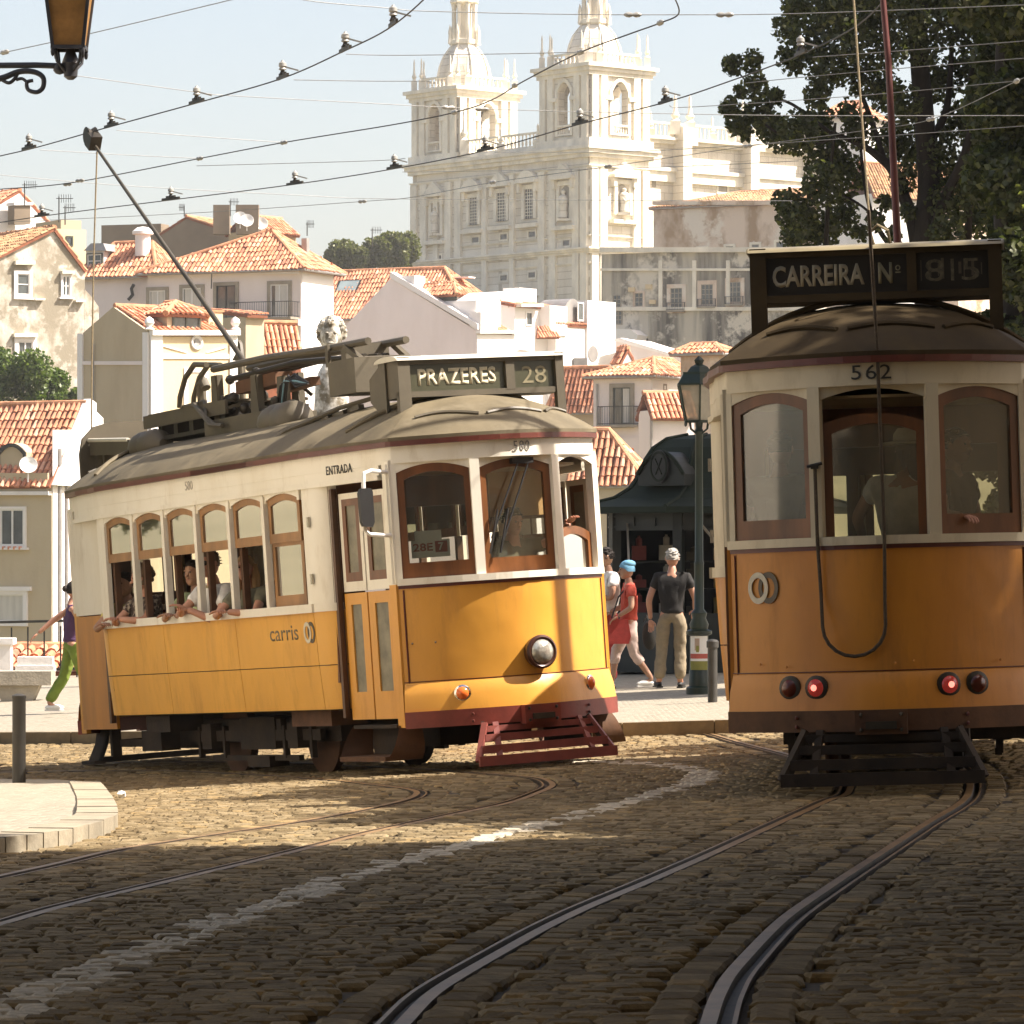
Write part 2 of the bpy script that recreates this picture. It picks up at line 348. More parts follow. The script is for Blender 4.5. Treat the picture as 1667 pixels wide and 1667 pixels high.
# near pavement corner on the left (outline read off the ground it stands on)
PZ = .075
PV = [GP(-40, 1268, PZ), GP(0, 1268, PZ), GP(90, 1269, PZ), GP(160, 1273, PZ)]
PV2 = spline([GP(160, 1273, PZ), GP(178, 1296, PZ), GP(187, 1315, PZ), GP(182, 1331, PZ), (GP(115, 1351, PZ)), GP(40, 1362, PZ), GP(-60, 1374, PZ)], 6)
PVO = PV[:-1] + PV2 + [G(-13, PV2[-1].y - .5, PZ), G(-13, PV[0].y + .3, PZ)]
def inside(pts, poly):
    x, y = pts[:, 0], pts[:, 1]; c = np.zeros(len(pts), bool); n = len(poly)
    for i in range(n):
        a, b = poly[i], poly[(i + 1) % n]
        t = ((a.y > y) != (b.y > y)) & (x < (b.x - a.x) * (y - a.y) / ((b.y - a.y) or 1e-9) + a.x); c ^= t
    return c
# cobbles, laid in slightly wandering courses
def cobble_field():
    out = []; ang = math.radians(9); ca, sa = math.cos(ang), math.sin(ang); b = 7.0
    while b < 60:
        dep = .086 + .018 * random.random(); a = -16 + random.random() * .2
        while a < 16:
            wid = .082 + .062 * random.random(); aa = a + wid / 2
            bb = b + .05 * math.sin(aa * 1.1 + b * .7) + .03 * math.sin(aa * 2.9 - b)
            x = aa * ca - bb * sa; y = aa * sa + bb * ca
            if 9.0 < y < 50 and abs(x) < .1265 * y + (2.2 if y > 24 and x < 0 else 1.5): out.append((x, y, wid, dep))
            a += wid + .012
        b += dep + .012
    return np.array(out)
C0 = cobble_field(); ctr = C0[:, :2]
keep = (dist(ctr, RP) > .255) & (ctr[:, 1] < KA.y + (ctr[:, 0] - KA.x) * KD.y / KD.x - .12) & ~inside(ctr, PVO)
C0 = np.column_stack([C0[keep], np.full(keep.sum(), math.radians(9))])
brd = []                                   # a border course of setts laid along both sides of every rail
for r_ in RAILS:
    r_ = spline(r_, 3); acc = 0.; nxt = 0.
    for i in range(len(r_) - 1):
        d = r_[i + 1] - r_[i]; L_ = math.hypot(d.x, d.y); t = Vector((d.x, d.y, 0)).normalized(); n_ = Vector((t.y, -t.x, 0)); acc += L_
        if acc < nxt: continue
        wd = random.uniform(.13, .19); c = r_[i] + t * wd / 2; nxt = acc + wd + .014
        for o_ in (-.185, -.125, .125, .185):
            if abs(o_) > .15: continue
            q = c + n_ * (.139 if o_ > 0 else -.145)
            if 9 < q.y < 46 and abs(q.x) < .1265 * q.y + 1: brd.append((q.x, q.y, wd, .135, math.atan2(t.y, t.x)))
brd = np.array(brd); ok = np.ones(len(brd), bool); ok &= dist(brd[:, :2], RP) > .115
brd = brd[ok]; C0 = np.concatenate([C0, brd]); ctr = C0[:, :2]
fill = dist(ctr, RP); 
rng = np.random.default_rng(3)
cm = rng.choice(4, len(C0), p=[.4, .27, .23, .10]); cm[(dist(ctr, LP) < .112) & (rng.random(len(C0)) < .86)] = 4
# border of longer stones lying along each rail
ord_ = np.argsort(ctr[:, 1]); vis = (np.abs(ctr[:, 0]) < ctr[:, 1] * .1264) & (ctr[:, 1] > 10.8)
first = [i for i in ord_ if vis[i]][:298]; fs_ = set(first)
def stone(wd, dp, r):
    """one worn sett: vertical sides, chamfered shoulders, a slightly domed top"""
    j = lambda k: r.uniform(-k, k); w2, d2 = wd / 2, dp / 2; t = .013
    q = [(-w2 + j(.006), -d2 + j(.006)), (w2 + j(.006), -d2 + j(.006)), (w2 + j(.006), d2 + j(.006)), (-w2 + j(.006), d2 + j(.006))]
    v = [(x, y, -.045) for x, y in q] + [(x, y, -.012) for x, y in q] + [(x * (1 - t / w2), y * (1 - t / d2), j(.002)) for x, y in q] + [(0, 0, .0025)]
    f = [(0, 1, 5, 4), (1, 2, 6, 5), (2, 3, 7, 6), (3, 0, 4, 7), (4, 5, 9, 8), (5, 6, 10, 9), (6, 7, 11, 10), (7, 4, 8, 11), (8, 9, 12), (9, 10, 12), (10, 11, 12), (11, 8, 12)]
    return v, f
rr = random.Random(5); variants = {}
for mi in range(5):
    for k in range(4):
        v, f = stone(.115, .095, rr); me = bpy.data.meshes.new('cobble'); me.from_pydata(v, [], f); me.materials.append(COB[mi]); variants[mi, k] = me
for i in first:
    x, y, wd, dp, an_ = C0[i]; o = bpy.data.objects.new('cobble', variants[int(cm[i]), rr.randrange(4)]); COL.objects.link(o); o.parent = ROAD
    o.location = (x, y, float(gz(x, y)) + rr.uniform(-.004, .003)); o.scale = (wd / .115, dp / .095, 1)
    o.rotation_euler = (rr.gauss(.012, .014), rr.gauss(0, .012), an_ + rr.gauss(0, .04))
allv, allf, allm = [], [], []
for i in range(len(C0)):
    if i in fs_: continue
    x, y, wd, dp, an_ = C0[i]; v, f = stone(wd, dp, rr); z = float(gz(x, y)) + rr.uniform(-.005, .003); a = an_ + rr.gauss(0, .04); c, s_ = math.cos(a), math.sin(a)
    tx, ty = rr.gauss(0, .012), rr.gauss(.012, .014); bse = len(allv)
    allv += [(x + p[0] * c - p[1] * s_, y + p[0] * s_ + p[1] * c, z + p[2] + p[0] * tx + p[1] * ty) for p in v]
    allf += [[bse + k for k in q] for q in f[(0 if y < 18 else 4):]]; allm += [int(cm[i])] * (len(f) - (0 if y < 18 else 4))
me = bpy.data.meshes.new('cobbles'); me.from_pydata(allv, [], allf)
for m_ in COB: me.materials.append(m_)
me.polygons.foreach_set('material_index', allm); o = bpy.data.objects.new('cobbles', me); COL.objects.link(o); o.parent = ROAD; o['kind'] = 'stuff'

# near pavement with its kerb stones
b = MB(); n = len(PVO); b.prism([p + Vector((0, 0, -.16)) for p in PVO], (0, 0, .16)); pav = b.build('pavement', m_calc, kind='structure')
kb = [PV2[i] for i in range(0, len(PV2), 2)]
for i in range(len(kb) - 1):
    p, q = kb[i], kb[i + 1]; d = (q - p).normalized(); nrm = Vector((d.y, -d.x, 0)); g_ = d * .008
    w_ = .26; p = p - nrm * .014; q = q - nrm * .014
    b = MB(); b.prism([p + g_ + Vector((0, 0, -.15)), q - g_ + Vector((0, 0, -.15)), q - g_ + nrm * w_ + Vector((0, 0, -.15)), p + g_ + nrm * w_ + Vector((0, 0, -.15))], (0, 0, .158 + .004 * (i % 2)))
    b.build('kerb_stone', m_kerb, pav)
# far pavement
def fp(x, y): return float(gz(x, y)) + .12
b = MB(); xs = np.linspace(-24, 22, 70); rows = []
for t in np.linspace(0, 1, 26): rows.append([(x, ky(x) + .3 + t * (71.5 - ky(x)), fp(x, ky(x) + .3 + t * (71.5 - ky(x)))) for x in xs])
b.grid(rows); far = b.build('square_pavement', m_calc, kind='structure')
x = -9.0; i = 0
while x < 9:
    L_ = .9 + .25 * ((i * 37) % 10) / 10; a, c = Vector((x + .006, ky(x), 0)), Vector((x + L_ - .006, ky(x + L_), 0))
    b = MB(); z0, z1 = float(gz(a.x, a.y)), float(gz(c.x, c.y)); nn = Vector((-KD.y, KD.x, 0)) * .32
    b.add([a + Vector((0, 0, z0 - .1)), c + Vector((0, 0, z1 - .1)), c + nn + Vector((0, 0, z1 - .1)), a + nn + Vector((0, 0, z0 - .1)),
           a + Vector((0, 0, z0 + .128)), c + Vector((0, 0, z1 + .128)), c + nn + Vector((0, 0, z1 + .128)), a + nn + Vector((0, 0, z0 + .128))],
          [(3, 2, 1, 0), (4, 5, 6, 7), (0, 1, 5, 4), (1, 2, 6, 5), (2, 3, 7, 6), (3, 0, 4, 7)])
    b.build('kerb_stone', m_kerb_dk, far); x += L_; i += 1
# hillside
m_hill = mat('dry_grass_hillside', (.10, .09, .04), .95, 0, 0, .05, .3, 1, (.20, .17, .09))
def tz(x, y):
    d = np.interp(y, [-60, 60, 71, 76, 140, 240, 300, 380, 460, 800, 1500], [-2.8, -2.8, -2.9, -7.5, -9, -4, 6, 20, 26, 30, 10])
    return float(d + .6 * math.sin(x * .04) * math.sin(y * .03))
ys = np.concatenate([np.linspace(-60, 70, 14), np.linspace(71, 500, 90), np.linspace(520, 1500, 16)])
sheet(np.linspace(-420, 420, 60), ys, tz).build('hillside', m_hill, kind='structure')
# ------------------------------------------------------------------ the two tramcars
def rotm(yaw, p, r):
    return (Matrix.Rotation(math.radians(yaw), 4, 'Z') @ Matrix.Rotation(-math.radians(p), 4, 'Y') @ Matrix.Rotation(math.radians(r), 4, 'X'))
def pose(t, yaw, p, r):
    R = rotm(yaw, p, r); return Matrix.Translation(Vector(t)) @ R @ Matrix.Translation((-.17, 0, 0))
TA = pose((-1.6359, 38.0908, -2.1366), -62.7154, 2.7892, 2.9153)
TB = pose((2.9217, 30.4652, -1.7264), -96.9696, 1.0627, 1.7723)
XC, XB, XF = 3.78, 4.17, 4.27       # front corner, centre window corners, apex of the bow
WS, WC, WP = 1.19, .985, .38
S_, SS, GT = 1.64, 1.49, 2.87
def bow(y, w=WC, off=0.): return XC + (XF - XC) * (1 - (min(abs(y), w) / w) ** 1.75) + off
def nrm2(pts):
    out = []
    for i in range(len(pts)):
        a, c = pts[max(i - 1, 0)], pts[min(i + 1, len(pts) - 1)]; t = Vector((c[0] - a[0], c[1] - a[1])); t.normalize(); out.append(Vector((t.y, -t.x)))
    return out
def offs(pts, d): return [(p[0] + n.x * d, p[1] + n.y * d) for p, n in zip(pts, nrm2(pts))]
def ribbon(b, pts, z0, z1, o0, o1, m=0, sm=False, z0b=None):
    """closed strip following an open plan curve, from offset o0 (inner) to o1 (outer), between z0 and z1"""
    a, c = offs(pts, o0), offs(pts, o1)
    rows = [[(p[0], p[1], z0), (q[0], q[1], z0), (q[0], q[1], z1), (p[0], p[1], z1)] for p, q in zip(a, c)]
    return b.grid(rows, m, sm, True, True)
def arc_front(n=22): return [(bow(y), y) for y in [WC * -math.cos(math.pi * i / n) for i in range(n + 1)]]
def mir(p, e): return (p[0] * e, p[1] * e)          # the two ends of a car are alike, turned by 180 degrees
def face_pts(a, c, prof):
    """points of a window bay: s along a->c in metres, z up"""
    a, c = Vector((*a, 0)), Vector((*c, 0)); d = (c - a).normalized(); return [a + d * s + Vector((0, 0, z)) for s, z in prof]
def arch(s0, s1, z0, z1, rise, n=8):
    pts = [(s0, z0), (s1, z0)]
    for i in range(n + 1):
        t = 1 - i / n; s = s0 + (s1 - s0) * t; pts.append((s, z1 - rise + rise * (1 - (2 * t - 1) ** 2)))
    return pts

m_letter_b = mat('darker_sign_letter', (.36, .31, .21), .55, 0, .12, 6); m_letter_vdim = mat('faded_roll_digit', (.11, .09, .05), .6, 0, .5, 22)  # sign letters of the second car in a darker tone
m_sidewood = mat('light_varnished_wood', (.30, .150, .055), .35, 0, .25, 5, .04, 50, zs=.3)
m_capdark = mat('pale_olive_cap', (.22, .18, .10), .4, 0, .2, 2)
m_fade2 = mat('worn_grey_lettering', (.20, .185, .16), .6, 0, .2, 20)
m_gut2 = mat('dark_brown_lamp_rim', (.06, .022, .012), .3, .2, .2, 5)
m_redcard = mat('red_card', (.35, .07, .04), .6, 0, .05, 5); m_redink = mat('red_ink', (.40, .10, .06), .6, 0, .05, 5)
m_blind = mat('tan_roller_blind', (.50, .30, .12), .8, 0, .12, 3)
def rings_logo(root, o, ux, uy, h):
    """company mark: a pale ring interlocked with a dark ring"""
    o, ux, uy = Vector(o), Vector(ux), Vector(uy); nrm = ux.cross(uy)
    for k, (m_, dx, lift) in enumerate(((m_ringlight, -.20, .007), (m_ringdark, .20, .004))):
        c = o + ux * (dx * h); ou, inn = [], []
        for i in range(28):
            t = 2 * math.pi * i / 28; d = ux * math.cos(t) * .40 * h + uy * math.sin(t) * .5 * h
            ou.append(c + d + nrm * .001); inn.append(c + d * .64 + nrm * .001)
        b = MB(); b.ring(ou, inn, nrm * lift); b.build('logo_ring', m_, root)
m_ringlight = mat('pale_logo_paint', (.62, .56, .42), .5, 0, .05, 5)
m_ringdark = mat('dark_logo_paint', (.085, .065, .04), .5, 0, .1, 5)

def thing_part(name, parent):
    o = bpy.data.objects.new(name, None); COL.objects.link(o); o.parent = parent; o.empty_display_size = .1; ORG[o.name] = org(parent); return o
def car(M, label, which, number):
    A_ = which == 'A'
    root = thing('tramcar', label, 'tram', matrix=M, group='old yellow tramcars')
    mr = m_roof if A_ else m_roof_dark; my = m_yellow if A_ else m_orange; m_step = m_under_br; mc = m_cream if A_ else m_cream_shade
    H = [(1.0, 1.0)]
    # plan outline of the whole car at fascia level, starting mid right side, going round the front end
    def outline(w=WS, wc=WC, xo=0., half=True):
        right = [(0, -w), (1.3, -w), (2.45, -w), (2.75, -w + .05), (3.2, -(w + wc) / 2 - .01), (3.6, -wc - .03)]
        fr = [(bow(y * 1.0, WC, xo) if True else 0, y * wc / WC) for y in [WC * -math.cos(math.pi * i / 18) for i in range(19)]]
        left = [(x, -y) for x, y in reversed(right)]
        return right + fr + left
    O = outline(); full = O + [(-x, -y) for x, y in O[1:-1]]
    # ---- roof
    b = MB(); rows = []
    Or = outline(WS + .03, WC + .03, .04); fr_ = Or + [(-x, -y) for x, y in Or[1:-1]]
    def sp(p): return (max(-3.0, min(3.0, p[0] * .82)), 0.)
    def roofpt(p, r):
        s0 = sp(p); return (s0[0] + (p[0] - s0[0]) * r, s0[1] + (p[1] - s0[1]) * r, GT + .02 + .40 * (1 - r ** 2.3))
    for r in (1, .985, .95, .9, .8, .68, .55, .4, .25, .1, .0): rows.append([roofpt(p, r) for p in fr_])
    b.grid(rows, 0, True, True)
    b.grid([[(p[0], p[1], GT - .01) for p in fr_], [(p[0], p[1], GT + .02) for p in fr_]], 0, False, True)
    b.grid([[(p[0] * .96, p[1] * .96, GT - .012) for p in fr_], [(p[0], p[1], GT - .01) for p in fr_]], 0, False, True)
    roof = b.build('roof', mr, root)
    for e in (1, -1):
        # hood seam: raised edge where the end hood meets the main roof
        b = MB(); sec = []
        for i in range(19):
            y = -1.0 + 2.0 * i / 18; x = 3.42 - .45 * abs(y) ** 2 + .0
            q = min(1, abs(y) / 1.13); z = GT + .03 + .40 * (1 - q ** 2.3)
            sec.append((x * e, y * e, z))
        b.tube(sec, .022, 6); b.build('hood_seam', mr, roof)
        for t0, t1 in ((9, 13.4), (13.9, 18.1), (18.6, 23)):       # drip rails on the hood
            b = MB(); pth = []
            for i in range(13):
                t = t0 + (t1 - t0) * i / 12; k = int(t); f = t - k; p = (Or[k][0] * (1 - f) + Or[k + 1][0] * f, Or[k][1] * (1 - f) + Or[k + 1][1] * f)
                q = roofpt(p, .80 - .05 * math.sin(math.pi * i / 12)); pth.append((q[0] * e, q[1] * e, q[2] + .008))
            b.tube(pth, .018, 6); b.build('drip_rail', m_equip if A_ else mr, roof)
    # gutter and fascia
    b = MB(); cl = full + [full[0], full[1]]
    ribbon(b, cl, GT - .055, GT - .01, -.03, .045); b.build('gutter', m_gut, root)
    b = MB()
    side = lambda e: [mir(p, e) for p in O[:6]]; 
    ff = lambda e: [mir(p, e) for p in O[5:25]]
    for e in (1, -1):
        ribbon(b, [mir(p, e) for p in O], GT - .20, GT - .055, -.05, 0, 0, True)
    b.build('fascia', mc, root)
    b = MB()
    for e in (1, -1):
        for sg in (1, -1):
            pts = [(x * e, y * e * sg) for x, y in O[:6]]
            if sg < 0: pts = pts[::-1]
            ribbon(b, pts, 2.565, GT - .2005, -.055, -.002)
            ribbon(b, pts, 2.545, 2.585, -.05, .018)
    b.build('letter_board', mc, root)
    # ceiling
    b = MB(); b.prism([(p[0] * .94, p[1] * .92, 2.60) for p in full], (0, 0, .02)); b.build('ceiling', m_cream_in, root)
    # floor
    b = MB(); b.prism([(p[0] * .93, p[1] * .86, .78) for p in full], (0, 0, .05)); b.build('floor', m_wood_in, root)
    # ---- ends
    Fr = arc_front(); 
    for e in (1, -1):
        near = (e == 1)
        E = lambda pts: [mir(p, e) for p in pts]
        # dash: upper panel and flared apron
        b = MB(); fo = E(Fr)
        def prow(d, z): return [(q[0], q[1], z) for q in offs(fo, d)]
        b.grid([prow(.0, S_ - .04), prow(.0, 1.3), prow(.0, .95), prow(.0, .80)], 0, True)
        b.grid([prow(-.04, .80), prow(-.04, S_ - .04)], 0, True); b.build('dash_panel', my, root)
        b = MB(); b.grid([prow(.004, .80), prow(.012, .79), prow(.045, .68), prow(.062, .55)], 0, True); b.grid([prow(.02, .55), prow(-.03, .8)], 0, True)
        b.build('apron_panel', my, root)
        b = MB(); ribbon(b, fo, S_ - .04, S_ - .012, -.02, .008); b.build('belt_strip', m_gut, root)
        b = MB(); ribbon(b, fo, S_ - .012, S_ + .045, -.05, .03); b.build('front_sill', mc, root)
        b = MB(); ribbon(b, fo, .41, .55, -.02, .07, 0, True); bump = b.build('bumper', m_maroon if A_ else m_under_br, root)
        if A_ or near:
            for y in (-.52, .52):
                for dy, dz in ((-.04, -.03), (.04, -.03), (-.04, .03), (.04, .03)): b = MB(); b.ell((e * bow(y, WC, .072), e * (y + dy), .475 + dz), (.014, .014, .014), 6); b.build('bolt', m_gut, bump)
            b = MB(); b.box((e * (XF + .07), 0, .47), (.10, .34, .16)); b.box((e * (XF + .125), 0, .45), (.05, .2, .05), m=1)
            for y in (-.13, .13):
                for z in (.42, .52): b.ell((e * (XF + .125), y, z), (.014, .014, .014), 6, 1)
            b.build('coupling', [m_maroon if A_ else m_under_br, m_equip_dk], root)
        # window bays
        cs = [(XC, -WC), (XB, -WP), (XB, WP), (XC, WC)]
        drops = ((0, 0, .60) if near else (0, 0, 0)) if A_ else ((0, .16, 0) if near else (0, 0, 0))
        for k in range(3):
            a, c = mir(cs[k], e), mir(cs[k + 1], e); L_ = (Vector(c) - Vector(a)).length
            d = (Vector(c) - Vector(a)).normalized(); nr = Vector((d.y, -d.x, 0))
            z1 = 2.655; m0 = .034
            # cream header with arched underside
            ar = arch(m0, L_ - m0, S_ + .045, z1, .07, 12)
            top = [(m0, z1 + .06)] + list(reversed(ar[2:])) + [(L_ - m0, z1 + .06)]
            b = MB(); b.prism(face_pts(a, c, [(0, z1 + .05), (0, z1 - .075), (m0, z1 - .075)] + [(s, z) for s, z in reversed(ar[2:])] + [(L_ - m0, z1 - .075), (L_, z1 - .075), (L_, z1 + .05)]), -nr * .05)
            b.build('window_header', mc, root)
            dz = drops[k]; i_in = -nr * (.055 if dz else .012)
            ou = [(s, z - dz) for s, z in arch(m0, L_ - m0, S_ + .045, z1, .07, 10)]
            iw = .07
            inn = [(s, z - dz) for s, z in arch(m0 + iw, L_ - m0 - iw, S_ + .045 + .13, z1 - .07, .06, 10)]
            b = MB(); b.ring([p + i_in for p in face_pts(a, c, ou)], [p + i_in for p in face_pts(a, c, inn)], -nr * .04)
            wf = b.build('front_window', m_wood, root)
            b = MB(); b.prism([p + i_in - nr * .018 for p in face_pts(a, c, inn)], -nr * .006)
            b.build('pane', m_glass if A_ else m_glass_hazy, wf)
        for k, q in enumerate(cs):
            ang = [(-WC, .10), (-WP, .10), (WP, .10), (WC, .10)][k]
            d = Vector((bow(q[1] + .02) - bow(q[1] - .02), .04)); 
            x, y = mir((q[0] - .02 + (.0 if k in (1, 2) else -.01), q[1] * (1 if k in (1, 2) else .985)), e)
            tang = Vector(mir(cs[min(k + 1, 3)], e)) - Vector(mir(cs[max(k - 1, 0)], e)); an = math.atan2(tang.y, tang.x) if k in (1, 2) else math.atan2(*(lambda t: (t.y, t.x))(Vector(mir((cs[1][0] - cs[0][0] if k == 0 else cs[3][0] - cs[2][0], cs[1][1] - cs[0][1]), e))))
            b = MB(); b.box((x, y, (S_ + 2.68) / 2), (.082 if k in (1, 2) else .09, .07, 2.68 - S_ - .02), Matrix.Rotation(an, 3, 'Z')); b.build('pillar', mc, root)
        # platform corners (between door and bow), both sides
        for sg in (-1, 1):
            x0 = 3.66
            b = MB(); b.box((e * (x0 + .055), e * sg * (WC + .0), (.42 + S_) / 2), (.13, .05, S_ - .42)); b.build('corner_panel', my, root)
            b = MB(); b.box((e * (x0 + .055), e * sg * (WC + .0), (S_ + 2.7) / 2), (.13, .05, 2.7 - S_)); b.build('corner_post', mc, root)
            b = MB(); b.box((e * 2.755, e * sg * 1.07, 1.52), (.05, .05, 2.0)); b.build('door_post', m_wood_in, root)
            # folding door: two leaves, cream and glazed above, yellow and glazed below
            xa, xb_ = 2.80, 3.655; ya, yb = 1.045, .995
            if e < 0:            # the far platform is closed with plain boards
                b = MB(); b.box((e * 3.2, e * sg * 1.02, 2.08), (.92, .03, .94)); b.build('platform_panel', mc, root)
                b = MB(); b.box((e * 3.2, e * sg * 1.02, 1.03), (.92, .03, 1.14)); b.build('platform_panel', m_orange_wood, root)
                continue
            for q in range(2):
                s0 = xa + (xb_ - xa) * (q * .5) + .012; s1 = xa + (xb_ - xa) * (q * .5 + .5) - .012
                fy = lambda x: (ya + (yb - ya) * (x - xa) / (xb_ - xa)) * e * sg
                def poly(x0, z0, x1, z1): return [(e * x0, fy(x0), z0), (e * x1, fy(x1), z0), (e * x1, fy(x1), z1), (e * x0, fy(x0), z1)]
                iy = Vector((0, -e * sg * .035, 0)); leaf = None
                b = MB(); b.ring(poly(s0, 1.615, s1, 2.47), poly(s0 + .05, 1.70, s1 - .05, 2.42), iy); leaf = b.build('door_leaf', mc, root)
                b = MB(); b.ring(poly(s0 + .05, 1.70, s1 - .05, 2.42), poly(s0 + .11, 1.78, s1 - (.11 if q == 0 else .055), 2.36), iy * .7); b.build('window_frame', m_wood, leaf)
                b = MB(); b.ring(poly(s0, .50, s1, 1.60), poly(s0 + .11, .74, s1 - (.11 if q == 0 else .06), 1.50), iy); b.build('lower_panel', m_yellow, leaf)
                b = MB()
                for z0, z1 in ((1.78, 2.36), (.74, 1.50)): b.prism([Vector(p) + iy * .4 for p in poly(s0 + .11, z0, s1 - (.11 if q == 0 else .055), z1)], iy * .15)
                b.build('pane', m_glass_door, leaf)
            # step with curved brackets
            b = MB(); b.box((e * 3.22, e * sg * 1.00, .165), (.92, .34, .04)); b.box((e * 3.22, e * sg * .84, .30), (.86, .02, .28), m=1); b.box((e * 3.22, e * sg * .98, .435), (.86, .10, .03), m=1)
            if not A_: continue
            step = b.build('entrance_step', [m_under_br, m_under], root)
            for xx, dd in ((2.73, -1), (3.70, 1)):
                pr = [(-.02 * dd, .44), (.02 * dd, .36), (.035 * dd, .28), (.02 * dd, .20), (-.03 * dd, .145)] 
                pts = [(e * (xx + a_), e * sg * .86, z) for a_, z in pr]
                b = MB(); b.grid([[(p[0], e * sg * .82, p[2]) for p in pts], [(p[0], e * sg * (1.02 + .15 * (i / 4)), p[2]) for i, p in enumerate(pts)]], 0)
                b.grid([[(p[0] + .012, e * sg * .82, p[2]) for p in pts], [(p[0] + .012, e * sg * (1.02 + .15 * (i / 4)), p[2]) for i, p in enumerate(pts)]], 0)
                b.build('step_bracket', m_under_br, step)
        # platform bulkhead with doorway and windows
        b = MB(); xw = e * 2.70
        for y0, y1, z0, z1 in ((-1.1, -.80, .83, 2.6), (.80, 1.1, .83, 2.6), (-.80, .80, 2.33, 2.6), (-.45, -.35, .83, 2.33), (.35, .45, .83, 2.33), (-.8, -.45, .83, 1.45), (.45, .8, .83, 1.45)):
            b.box((xw, (y0 + y1) / 2, (z0 + z1) / 2), (.04, y1 - y0, z1 - z0))
        bh = b.build('bulkhead', m_wood if e == 1 else m_wood_in, root)
    # lifeguard (slatted tray) under the visible end
    b = MB(); z0, z1 = .105, .37; xa, xb_ = XF + .17, XF + .02
    lg = thing_part('lifeguard', root)
    ml = m_red if A_ else m_under
    for t, (wd, th) in zip((0, .36, .72, 1.0), ((.66, .085), (.60, .07), (.54, .06), (.50, .05))):
        x = xa + (xb_ - xa) * t; z = z0 + (z1 - z0) * t
        b = MB(); b.box((x, 0, z), (.03, 2 * wd, th)); b.build('slat', ml, lg)
    for sg in (-1, 1):
        for y0, y1 in ((.66, .50), (.45, .40)):
            b = MB(); b.bar((xa - .02, sg * y0, z0), (xb_ - .02, sg * y1, z1 + .05), .05, .03); b.build('upright', ml, lg)
        b = MB(); b.bar((xb_ - .05, sg * .5, .42), (xa - .03, sg * .63, z0 - .02), .025, .06); b.build('bracket', m_equip_dk if A_ else m_under, lg)
    # second lifeguard at the far end, simple legs
    b = MB()
    for sg in (-1, 1):
        b.grid([[(-4.02, sg * .75, .45), (-3.78, sg * .75, .45)], [(-4.05, sg * .77, .3), (-3.8, sg * .77, .3)], [(-4.2, sg * .8, .12), (-3.92, sg * .8, .12)]], 0)
        b.grid([[(-4.02, sg * .70, .45), (-3.78, sg * .70, .45)], [(-4.05, sg * .72, .3), (-3.8, sg * .72, .3)], [(-4.2, sg * .75, .12), (-3.92, sg * .75, .12)]], 0)
        b.box((-4.1, sg * .78, .11), (.36, .12, .035))
    b.box((-4.12, 0, .13), (.05, 1.5, .06)); b.box((-4.0, 0, .30), (.04, 1.2, .05)); b.build('rear_lifeguard', m_under, root)
    # ---- sides
    x0w, pitch, wdt = -2.35, .785, .68
    for sg in (-1, 1):
        yo = sg * WS
        for r, (z0, z1, y0, y1) in enumerate(((.60, .985, 1.135, 1.165), (.993, SS - .02, 1.166, WS))):
            for q, (xa, xb_) in enumerate(((-2.45, -1.02), (-1.012, .71), (.718, 2.45))):
                b = MB(); b.prism([(xa, sg * y0, z0), (xb_, sg * y0, z0), (xb_, sg * y1, z1), (xa, sg * y1, z1)], (0, -sg * .03, 0))
                b.build('side_panel', m_yellow_worn if A_ else m_orange_wood, root)
            for e in (1, -1):           # rounded saloon corner turning in towards the platform
                rows = []
                for z, yy in ((z0, y0), (z1, y1)):
                    rows.append([(e * (2.458 + .30 * math.sin(t)), sg * (yy - .16 + .16 * math.cos(t)), z) for t in [math.pi / 2 * i / 6 for i in range(7)]])
                b = MB(); b.grid(rows, 0, True); b.grid([[(p[0] - e * .02, p[1] - sg * .02, p[2]) for p in rw] for rw in rows], 0, True); b.build('corner_side_panel', m_orange_wood if not A_ else m_yellow_worn, root)
        b = MB(); b.box((0, sg * (WS + .008), SS + .005), (5.0, .055, .075)); b.build('side_sill', mc, root)
        for e in (1, -1):
            t_ = [math.pi / 2 * i / 6 for i in range(7)]
            pts = [(e * (2.45 + .30 * math.sin(t)), sg * (WS - .16 + .16 * math.cos(t))) for t in t_]
            if e * sg > 0: pts = pts[::-1]
            b = MB(); ribbon(b, pts, SS + .04, 2.56, -.04, 0, 0, True); ribbon(b, pts, SS - .03, SS + .04, -.04, .02, 0, True); b.build('corner_post', mc, root)
            b = MB(); b.box((e * 2.405, sg * (WS - .025), (SS + 2.56) / 2), (.09, .05, 2.56 - SS)); 
            b.build('side_pillar', mc, root)
            for z in (1.75, 2.25) if e == 1 else ():
                b = MB(); b.box((e * 2.50, sg * (WS + .012), z), (.035, .02, .09)); b.build('hinge', m_steel, root)
        for k in range(7):
            if 0 < k < 6:
                b = MB(); b.box((x0w + pitch * k - .053, sg * (WS - .015), (SS + 2.5) / 2 + .03), (.062, .06, 2.56 - SS - .06)); b.build('side_pillar', mc, root)
        for k in range(6):
            xa = x0w + pitch * k; xb_ = xa + wdt
            a, c = ((xa, yo), (xb_, yo)) if sg < 0 else ((xb_, yo), (xa, yo)); nr = Vector((0, sg, 0))
            ar = arch(0, wdt, SS + .04, 2.535, .05, 10)
            b = MB(); b.prism([p - nr * .002 for p in face_pts(a, c, [(-.045, 2.57), (-.045, 2.46), (0, 2.46)] + list(reversed(ar[2:])) + [(wdt, 2.46), (wdt + .045, 2.46), (wdt + .045, 2.57)])], -nr * .045)
            b.build('window_header', mc, root)
            ou = arch(.0, wdt, 2.10, 2.535, .05, 10); inn = arch(.055, wdt - .055, 2.185, 2.475, .04, 10); off_ = -nr * .022
